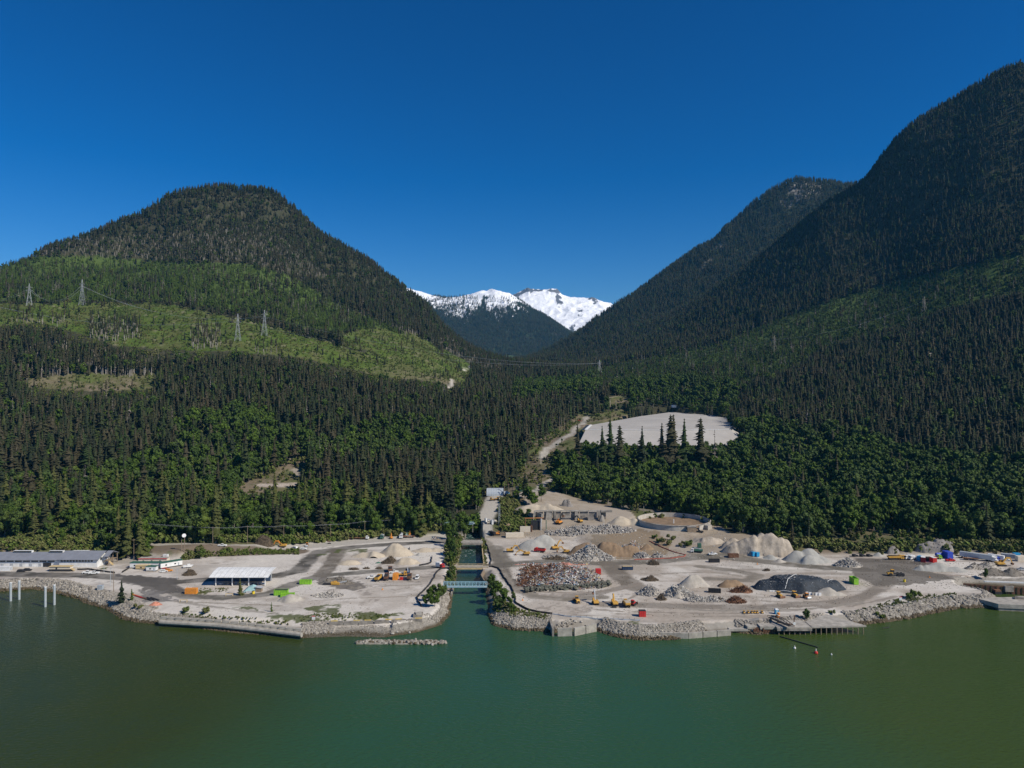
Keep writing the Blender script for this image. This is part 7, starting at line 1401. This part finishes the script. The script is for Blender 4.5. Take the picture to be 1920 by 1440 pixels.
container(1399, 1038, -15, M_blue, 'leftmost blue container before the pale sand bank', 7, 2.6, 3.0, group='blue containers before the pale sand bank'); container(1410, 1042, -70, M_blue, 'middle blue container before the pale sand bank', 6, 2.6, 3.0, group='blue containers before the pale sand bank'); container(1418, 1043, -70, M_blue, 'rightmost blue container before the pale sand bank', 5, 2.4, 2.8, group='blue containers before the pale sand bank'); container(1413, 1036, -15, M_teal, 'paler blue container behind the others before the sand bank', 5, 2.4, 2.8)
pickup(1337, 1041, 10, W_, 'white pickup beside the curved dark road', group=pk); truck(1307, 1037, 170, W_, M_green, 'white service truck with green body near the red fence', 'crane', 8, 'service_truck'); container(1312, 1028, 0, M_green, 'dark green tank box on the slope behind the service truck', 2.4, 2.0, 3.2, 'tank_box', 'tank'); pickup(1295, 997, 10, W_, 'white pickup below the round tank'); pickup(1312, 999, -10, M_dark, 'dark pickup below the round tank')
t = dumpster(1341, 1112, -10, M_dark, 'burnt out black bin lying before the pointed grey mound', 6.5, 2.4, 2.0)
excavator(1461, 1118, -70, 'leftmost yellow machine of the three before the block wall, with a brown blade', M_cat, 'fold', sc_=0.75) if False else dozer(1463, 1121, -70, 'yellow bulldozer with brown blade before the block wall'); dozer(1492, 1120, -70, 'yellow bulldozer with a pale blade before the block wall'); roller(1514, 1123, -75, 'dark roller with an orange drum frame before the block wall', M_orange, 1.0)
dumpster(1603, 1095, 90, M_lime, 'lime green dumpster at the right end of the black sheeting', 6.0, 2.6, 3.6)
loader(1082, 1131, 100, 'yellow wheel loader seen from behind, leftmost of the front row'); excavator(1117, 1134, 95, 'front row excavator with a dark raised boom', arm='up', dark=M_grey); excavator(1153, 1136, 95, 'front row excavator with an orange boom', arm='fold'); dumper(1175, 1138, 95, 'tan articulated dump truck in the front row', s_=0.95)
t = dozer(1188, 1136, 60, 'small red machine at the right end of the front row', M_red, 'machine', 'skid_steer'); t = container(1152, 1140, 0, M_dark, 'small black bucket on the ground before the front row', 2.2, 1.4, 0.9, 'loose_bucket', 'bucket'); t = container(1205, 1157, 0, M_red, 'red tool box container with a black top near the shore', 3.3, 2.6, 2.9, 'tool_container', 'container', top=M_dark)
for k, a in enumerate((1396, 1404, 1411, 1416, 1421, 1430)): roller(a, 1151, 90, 'small yellow compactor, %s of the row on the shore road' % ['first from the left', 'second from the left', 'third from the left', 'fourth from the left', 'fifth from the left', 'rightmost'][k], M_cat, 0.5, True, 'small yellow compactors in a row', 'compactor', 'compactor')
t = base(1457, 1152, 0, 'portable_toilet', 'blue portable toilet with white roof near the wharf', 'portable toilet'); MB().box((0,0,1.2),(1.7,1.7,2.4)).build('cabin', M_blue, t); MB().box((0,0,2.5),(1.8,1.8,0.3),taper=0.7).build('roof', W_, t); MB().box((0,-0.87,1.2),(0.9,0.05,2.0)).build('door', M_lblue, t)
t = base(1459, 1159, 0, 'cement_mixer', 'orange round mixer with a white band by the wharf', 'mixer'); MB().cyl((0,0,0.5),(0.5,-0.3,2.4),1.0,10,0.6).build('drum', M_orange, t); MB().cyl((0.1,0,1.3),(0.25,-0.1,1.6),1.02,10).build('white_band', W_, t); MB().box((0,0,0.3),(1.8,1.4,0.5)).build('frame', M_dark, t)
dumper(1683, 1081, 175, 'yellow articulated truck with bare frame on the dark ground', bare=True, s_=1.15); truck(1681, 1050, 0, M_cat, M_cat, 'long yellow dump truck at the far side of the dark ground', 'dump', 10, load=M_dark); dozer(1694, 1050, 170, 'yellow tracked machine behind the long dump truck')
t = base(1697, 1092, 0, 'fuel_drum', 'yellow drum standing on the dark ground', 'drum'); MB().cyl((0,0,0),(0,0,1.5),0.7,10).build('shell', bpy.data.materials['bright_yellow'], t); MB().cyl((0,0,1.5),(0,0,1.9),0.25,6).build('spout', M_dark, t)
truck(1706, 1049, 200, W_, W_, 'white truck left of the red containers', 'crane', 8, 'service_truck'); truck(1715, 1050, 200, W_, M_grey, 'second white truck left of the red containers', 'flatbed', 8, 'service_truck')
container(1733, 1054, 60, M_red, 'left red container at the right parking yard', 5, 2.6, 3.2, top=W_); container(1752, 1055, 90, M_red, 'right red container at the right parking yard', 4, 2.6, 3.2, top=W_); container(1743, 1052, 0, M_dark, 'dark bin between the two red containers', 4, 2.6, 2.4); container(1727, 1051, 30, M_blue, 'pale blue box left of the red containers', 4, 2.4, 2.8)
truck(1757, 1049, 0, M_lime, M_cat, 'yellow green truck behind the right red container', 'flatbed', 7, 'service_truck'); truck(1768, 1046, 10, W_, M_roy, 'truck with a white and blue tank at the right parking yard', 'tank', 9, 'tank_truck'); container(1780, 1048, 90, M_roy, 'tall royal blue container at the right parking yard', 6, 3.6, 4.6); pickup(1783, 1053, 180, M_red, 'red car before the royal blue container'); car(1790, 1046, 10, W_, 'white car right of the royal blue container')
semi(1832, 1050, -42, W_, 'longest white semi trailer, standing at an angle on the right', 18, M_steel, H_=3.0); semi(1806, 1046, -20, W_, 'flat brown trailer left of the long white trailer', 11, M_brown, True, False); semi(1822, 1051, -20, W_, 'second flat brown trailer under the long white trailer', 9, M_brown, True, False)
container(1870, 1050, -45, W_, 'white container with blue truck before it, right yard', 9, 2.6, 3.2); truck(1868, 1053, -10, M_roy, W_, 'blue fronted truck before the white container', 'box', 6); car(1857, 1052, -20, W_, 'left white car between the white trailers'); car(1846, 1049, -20, W_, 'white car beside the front of the long trailer'); car(1888, 1052, -20, W_, 'grey white car behind the yellow excavator'); container(1893, 1047, -30, M_grey, 'grey container behind the yellow excavator', 8, 2.6, 2.8); container(1908, 1046, 0, M_blue, 'bright blue box near the right edge', 4, 2.4, 3); container(1916, 1053, 0, M_cream, 'pinkish cream cabin at the right edge', 5, 3, 3.4)
excavator(1880, 1062, 0, 'yellow excavator on the stone mound at the right edge', arm='mid', sc_=1.15); pickup(1918, 1070, 0, M_grey, 'grey pickup cut by the right edge')
container(1264, 775, 0, W_, 'small white box on the far rim of the pad', 8, 5, 4.5, 'site_hut', 'hut'); pickup(1087, 789, 30, M_red, 'red pickup at the top of the pad track')
for a, lab in ((1587, 'left'), (1601, 'middle'), (1614, 'right')):
    t = base(a+15, 1044, 0, 'tyre_stack', lab+' stack of black tyres at the far edge of the dark ground', 'tyres', 'tyre stacks at the wood edge'); MB().cyl((0,0,0),(0,0,1.6),1.3,10).build('tyre', M_dark, t); MB().cyl((2,0.5,0),(2,0.5,0.9),1.2,10).build('tyre', M_dark, t)
# loose boulders one by one on the shore
for k, (a, b, s_) in enumerate([(1002,1151,1.1),(1012,1154,1.3),(1022,1155,0.9),(1078,1166,1.1),(1060,1167,0.8),(1090,1167,0.8),(736,1189,0.9),(745,1186,0.7),(768,1187,0.8)]):
    x, y, z = hit(a, b); rr2 = random.Random(k); o = lump(rr2, s_).build('boulder', M_conc, None); o.location = (x, y, z+0.3); tag(o, ['white boulder left of three on the grass bank', 'largest white boulder on the grass bank', 'rounded boulder right of three on the grass bank', 'pale block on top of the seawall corner', 'small pale block left on the seawall corner', 'small pale block right on the seawall corner', 'left boulder on the tidal flat', 'middle boulder on the tidal flat', 'right boulder on the tidal flat'][k], 'boulder')

# ------------------------------------------------------------------ trees and shrubs that stand by themselves
single('conifer', 228, 1133, 0.45, 'lone dark green conifer on the left shore above the riprap', 1.5, 'conifer_tree'); single('regen', 247, 1128, 0.55, 'small brownish conifer right of the lone shore conifer', 1.3); single('bush', 258, 1142, 1.6, 'shrub on the left riprap below the netting'); single('cedar', 450, 1116, 0.36, 'round dense bush tree left of the teal tent', 1.1, 'round_bush', cat='bush')
single('regen', 509, 1147, 0.4, 'small dark conifer shrub in the left gravel yard'); single('bush', 347, 1150, 1.7, 'weed clump left on the seawall'); single('bush', 384, 1152, 1.9, 'taller weed clump on the seawall'); single('bush', 371, 1038, 3.0, 'green shrub right of the dish mast'); single('broad', 378, 1048, 0.42, 'leafy bush by the short pole above the pale yard', 1.2); single('bush', 355, 1046, 2.4, 'flowering grey green shrub below the dish mast'); single('bush', 428, 1038, 2.2, 'dark shrub below the white pickup')
for a, b, s_, lab in [(240,1046,1.55,'huge yellowish cedar right of the offices'),(222,1044,1.3,'cedar at the left of the huge one by the offices'),(262,1046,1.25,'cedar behind the tall pole of the office trailers'),(404,1018,1.6,'tall cedar with a bare stem above the white pickup'),(440,1010,1.5,'broad olive cedar under the power line'),(122,990,1.6,'bright yellow green cedar above the office roof'),(150,985,1.4,'dark shaded fir right of the bright yellow cedar'),(515,985,1.6,'tall cedar before the brown cutting in the wood'),(560,982,1.45,'cedar right of the brown cutting in the wood'),(685,975,1.5,'tall cedar above the flatbed truck'),(735,985,1.4,'tall slim cedar above the orange boom lift'),(312,1004,1.2,'cedar above the left end of the power line'),(345,1000,1.3,'cedar above the white dish')]: single('cedar' if 'fir' not in lab else 'conifer', a, b, s_, lab, 0.85)
lab_b = ['leftmost', 'second', 'third', 'fourth', 'fifth', 'rightmost']
for k, (a, b, s_) in enumerate([(798,1136,0.34),(806,1128,0.46),(815,1138,0.5),(824,1126,0.5),(812,1120,0.42),(832,1120,0.42)]): single('broad', a, b, s_, lab_b[k]+' leafy bush of the clump on the left creek bank below the truss bridge', 1.15, 'leafy_bush', 'leafy bushes on the left creek bank', 'bush', seed=k)
for k, (a, b, s_) in enumerate([(842,1086,0.32),(846,1092,0.34),(850,1082,0.3),(848,1074,0.26)]): single('broad', a, b, s_, ['olive bush nearest the truss bridge on the left bank', 'olive bush by the foot of the truss bridge', 'olive bush between the two lower bridges', 'small olive bush below the middle bridge'][k], 1.0, 'leafy_bush', None, 'bush', seed=k)
for k, (a, b, s_) in enumerate([(846,1058,0.5),(852,1050,0.62),(848,1042,0.7),(843,1034,0.75),(850,1026,0.85),(842,1020,0.95),(848,1012,0.9)]): single('broad', a, b, s_, ['lowest tree of the row on the left channel bank', 'second lowest tree of the row on the left channel bank', 'third tree up the left channel bank', 'fourth tree up the left channel bank', 'fifth tree up the left channel bank', 'tall tree near the top of the left channel bank', 'topmost tree of the row on the left channel bank'][k], 0.85, None, 'trees along the left channel bank', seed=k)
for k, (a, b, s_) in enumerate([(872,1012,1.15),(884,1009,1.25),(895,1006,1.1),(866,1004,1.1)]): single('broad', a, b, s_, ['left tree of the big clump over the creek', 'middle tree of the big clump over the creek', 'right tree of the big clump over the creek', 'tree behind the big clump over the creek'][k], 1.1, None, 'big leafy clump over the creek', seed=k+1)
for k, (a, b, s_) in enumerate([(922,1098,0.42),(918,1108,0.42),(930,1112,0.46),(927,1128,0.6),(938,1120,0.5),(942,1138,0.62),(935,1146,0.45),(955,1144,0.42),(962,1150,0.3),(962,1128,0.3)]): single('broad', a, b, s_, ['brightest green bush right of the truss bridge', 'bush just below the right end of the truss bridge', 'bush with pale twigs right of the truss bridge', 'tall bush over the water right of the creek', 'bush behind the tall one right of the creek', 'big olive bush right of the creek mouth', 'low bush over the riprap right of the creek', 'bush beside the silt fence bend', 'small bush on the grass bank right of the creek', 'small grey green bush inside the silt fence'][k], 1.1, 'leafy_bush', 'leafy bushes on the right creek bank', 'bush', seed=k)
single('broad', 1512, 1165, 0.38, 'lone round tree on the wharf', 0.9); single('broad', 1848, 1087, 0.42, 'lone slim tree beside the white pipe at the right', 0.65); single('bush', 1649, 1158, 1.6, 'green weed clump on the right shore'); single('bush', 1712, 1122, 2.2, 'shrub at the tip of the dark ground'); single('bush', 1720, 1121, 1.8, 'low shrub right of the first at the dark ground tip'); single('bush', 1561, 1152, 1.2, 'small weed on the ramp edge')
for k, (a, b, s_) in enumerate([(1246,1022,2.6),(1237,1018,2.0),(1256,1012,2.2),(1290,1026,2.6),(1280,1024,1.8),(1228,1010,1.6)]): single('bush', a, b, s_, ['big shrub at the top of the red fence', 'shrub left of the big one by the red fence', 'shrub on the sand above the red fence', 'round shrub beside the white service truck', 'shrub by the broken concrete near the red fence', 'low scrub at the corner below the tank'][k])
tips = [(1129,838,0.95),(1144,842,1.12),(1162,838,0.92),(1204,838,0.85),(1241,840,0.95),(1257,842,1.2),(1263,840,1.15),(1283,842,1.05),(1314,840,1.1),(1340,838,0.7),(1083,838,0.9)]
for k, (a, b, s_) in enumerate(tips):
    d = 790.0; x = (a-960)*d/F; z = zs1(x, d); h_t = CH-((806-[8,26,10,8,14,30,30,22,24,2,12][k])-720)*d/F-z; cr, tr, hh0 = meshes[[0,2,4,0,2,4,2,0,4,len(kinds)-1,2][k]]
    t = thing('conifer_tree', ['first', 'second', 'third', 'fourth', 'fifth', 'sixth', 'seventh', 'eighth', 'ninth', 'thin tenth', 'leftmost outlying'][k]+' conifer from the left standing up against the pale pad', 'tree', (x, d, z-0.2), k*1.3, 'conifers standing up against the pad'); s_ = h_t/hh0; t.scale = (s_*1.35, s_*1.35, s_); link('crown', cr, t); link('trunk', tr, t)
for k, (a, b, s_) in enumerate([(1405,838,1.35),(1388,842,1.2),(1398,846,1.3)]): single('broad', a, b, s_, ['dark maple right of the pad', 'maple at the right corner of the pad', 'maple in front of the dark one right of the pad'][k], 1.2, seed=k)
for k, (a, b, s_) in enumerate([(992,945,0.9),(984,936,0.9),(1000,950,0.75),(1015,940,0.8),(975,972,0.5),(992,975,0.55),(968,940,0.6)]): single('broad' if k != 1 else 'conifer', a, b, s_, ['leafy tree left above the demolished building', 'conifer between the dark hut and the tan bank', 'lower leafy tree left above the demolished building', 'leafy tree right of the conifer by the dark hut', 'round bush on the scrub bank above the cream container', 'second round bush on the scrub bank above the cream container', 'bush beside the pale track above the tan bank'][k], 1.1, seed=k)
def shrubs(lab, poly, n, smin, smax, z=6, c=None):
    q = [hit(a, b)[:2] for a, b in poly]; xs_ = [a for a, b in q]; ys2 = [b for a, b in q]; x = rng.uniform(min(xs_), max(xs_), n*4); y = rng.uniform(min(ys2), max(ys2), n*4); k = np.nonzero(inpoly(x, y, q))[0][:n]; x, y = x[k], y[k]; z_ = zf(x, y); n = len(x); s_ = smin+(smax-smin)*rng.random(n)
    idx = first['bush']+rng.integers(0, 3, n); o = scatter('shrubs', np.stack([x, y, z_-0.1], -1), np.stack([np.zeros(n), np.zeros(n), rng.random(n)*6.28], -1), np.stack([s_, s_, s_], -1), idx, PK); tag(o, lab, 'shrubs')
shrubs('green scrub on the mound beside the pale track', [(936,962),(938,938),(955,930),(975,945),(965,962)], 240, 0.7, 1.6); shrubs('green scrub bank above the cream container', [(938,995),(940,972),(975,962),(1000,975),(998,992),(960,998)], 420, 0.7, 1.8); shrubs('scrub along the top of the left quay', [(545,1162),(600,1150),(640,1150),(735,1152),(730,1160),(600,1168)], 200, 0.12, 0.4); shrubs('weeds on the seawall bank at left', [(300,1152),(420,1156),(540,1166),(540,1172),(420,1166),(300,1160)], 170, 0.15, 0.5)
shrubs('grassy scrub on the bank inside the long silt fence', [(925,1120),(950,1130),(975,1145),(1030,1156),(1025,1162),(960,1158),(925,1150)], 420, 0.25, 0.7); shrubs('brown green weeds along the right shore', [(1600,1150),(1640,1135),(1700,1118),(1790,1112),(1800,1120),(1700,1136),(1650,1150),(1610,1162)], 300, 0.15, 0.55); shrubs('scrub above the gravel road behind the offices', [(0,1018),(100,1002),(185,1000),(200,1030),(120,1035),(0,1038)], 420, 0.8, 2.0); shrubs('brown and green scrub between the two left yards', [(340,1050),(350,1034),(420,1030),(560,1032),(560,1040),(480,1040),(400,1044)], 420, 0.3, 1.0); shrubs('bright scrub under the power line', [(290,1014),(400,1012),(540,1012),(640,1004),(820,985),(820,995),(640,1014),(540,1020),(400,1018),(290,1019)], 900, 0.9, 2.4)
shrubs('scrub in front of the wood between tank and pale bank', [(1330,985),(1400,990),(1480,1025),(1640,1034),(1640,1028),(1480,1012),(1400,980),(1340,975)], 420, 1.0, 2.4); shrubs('scrub at the foot of the right hand wood', [(1640,1034),(1920,1036),(1920,1024),(1640,1020)], 420, 1.0, 2.4); shrubs('overgrown weeds on the left channel bank', [(836,1060),(838,1020),(866,1006),(858,1045),(852,1062)], 260, 0.5, 1.6); shrubs('weeds along the top of the right channel wall', [(904,1012),(909,1014),(912,1060),(908,1060)], 70, 0.4, 1.0); shrubs('weeds over the bank below the middle bridge', [(836,1100),(842,1070),(853,1070),(848,1100)], 120, 0.4, 1.2); shrubs('weeds in the left gravel yard', [(365,1104),(430,1102),(430,1110),(370,1112)], 80, 0.12, 0.35); shrubs('pale twigs on the channel bank', [(896,1012),(903,1012),(905,1058),(899,1058)], 80, 0.5, 1.2)

# ------------------------------------------------------------------ the air in the valley
hm, ht, hb = nodes_of('haze_air'); ht.nodes.remove(hb)
pv = ht.nodes.new('ShaderNodeVolumePrincipled'); pv.inputs['Color'].default_value = (0.14, 0.55, 1.0, 1); pv.inputs['Density'].default_value = 2.7e-5; pv.inputs['Anisotropy'].default_value = 0.0
ht.links.new(pv.outputs[0], ht.nodes['Material Output'].inputs['Volume'])
hz = MB().box((0, 3000, 849), (16000, 20000, 1710)).build('haze', hm); hz['kind'] = 'stuff'; hz.display_type = 'WIRE'
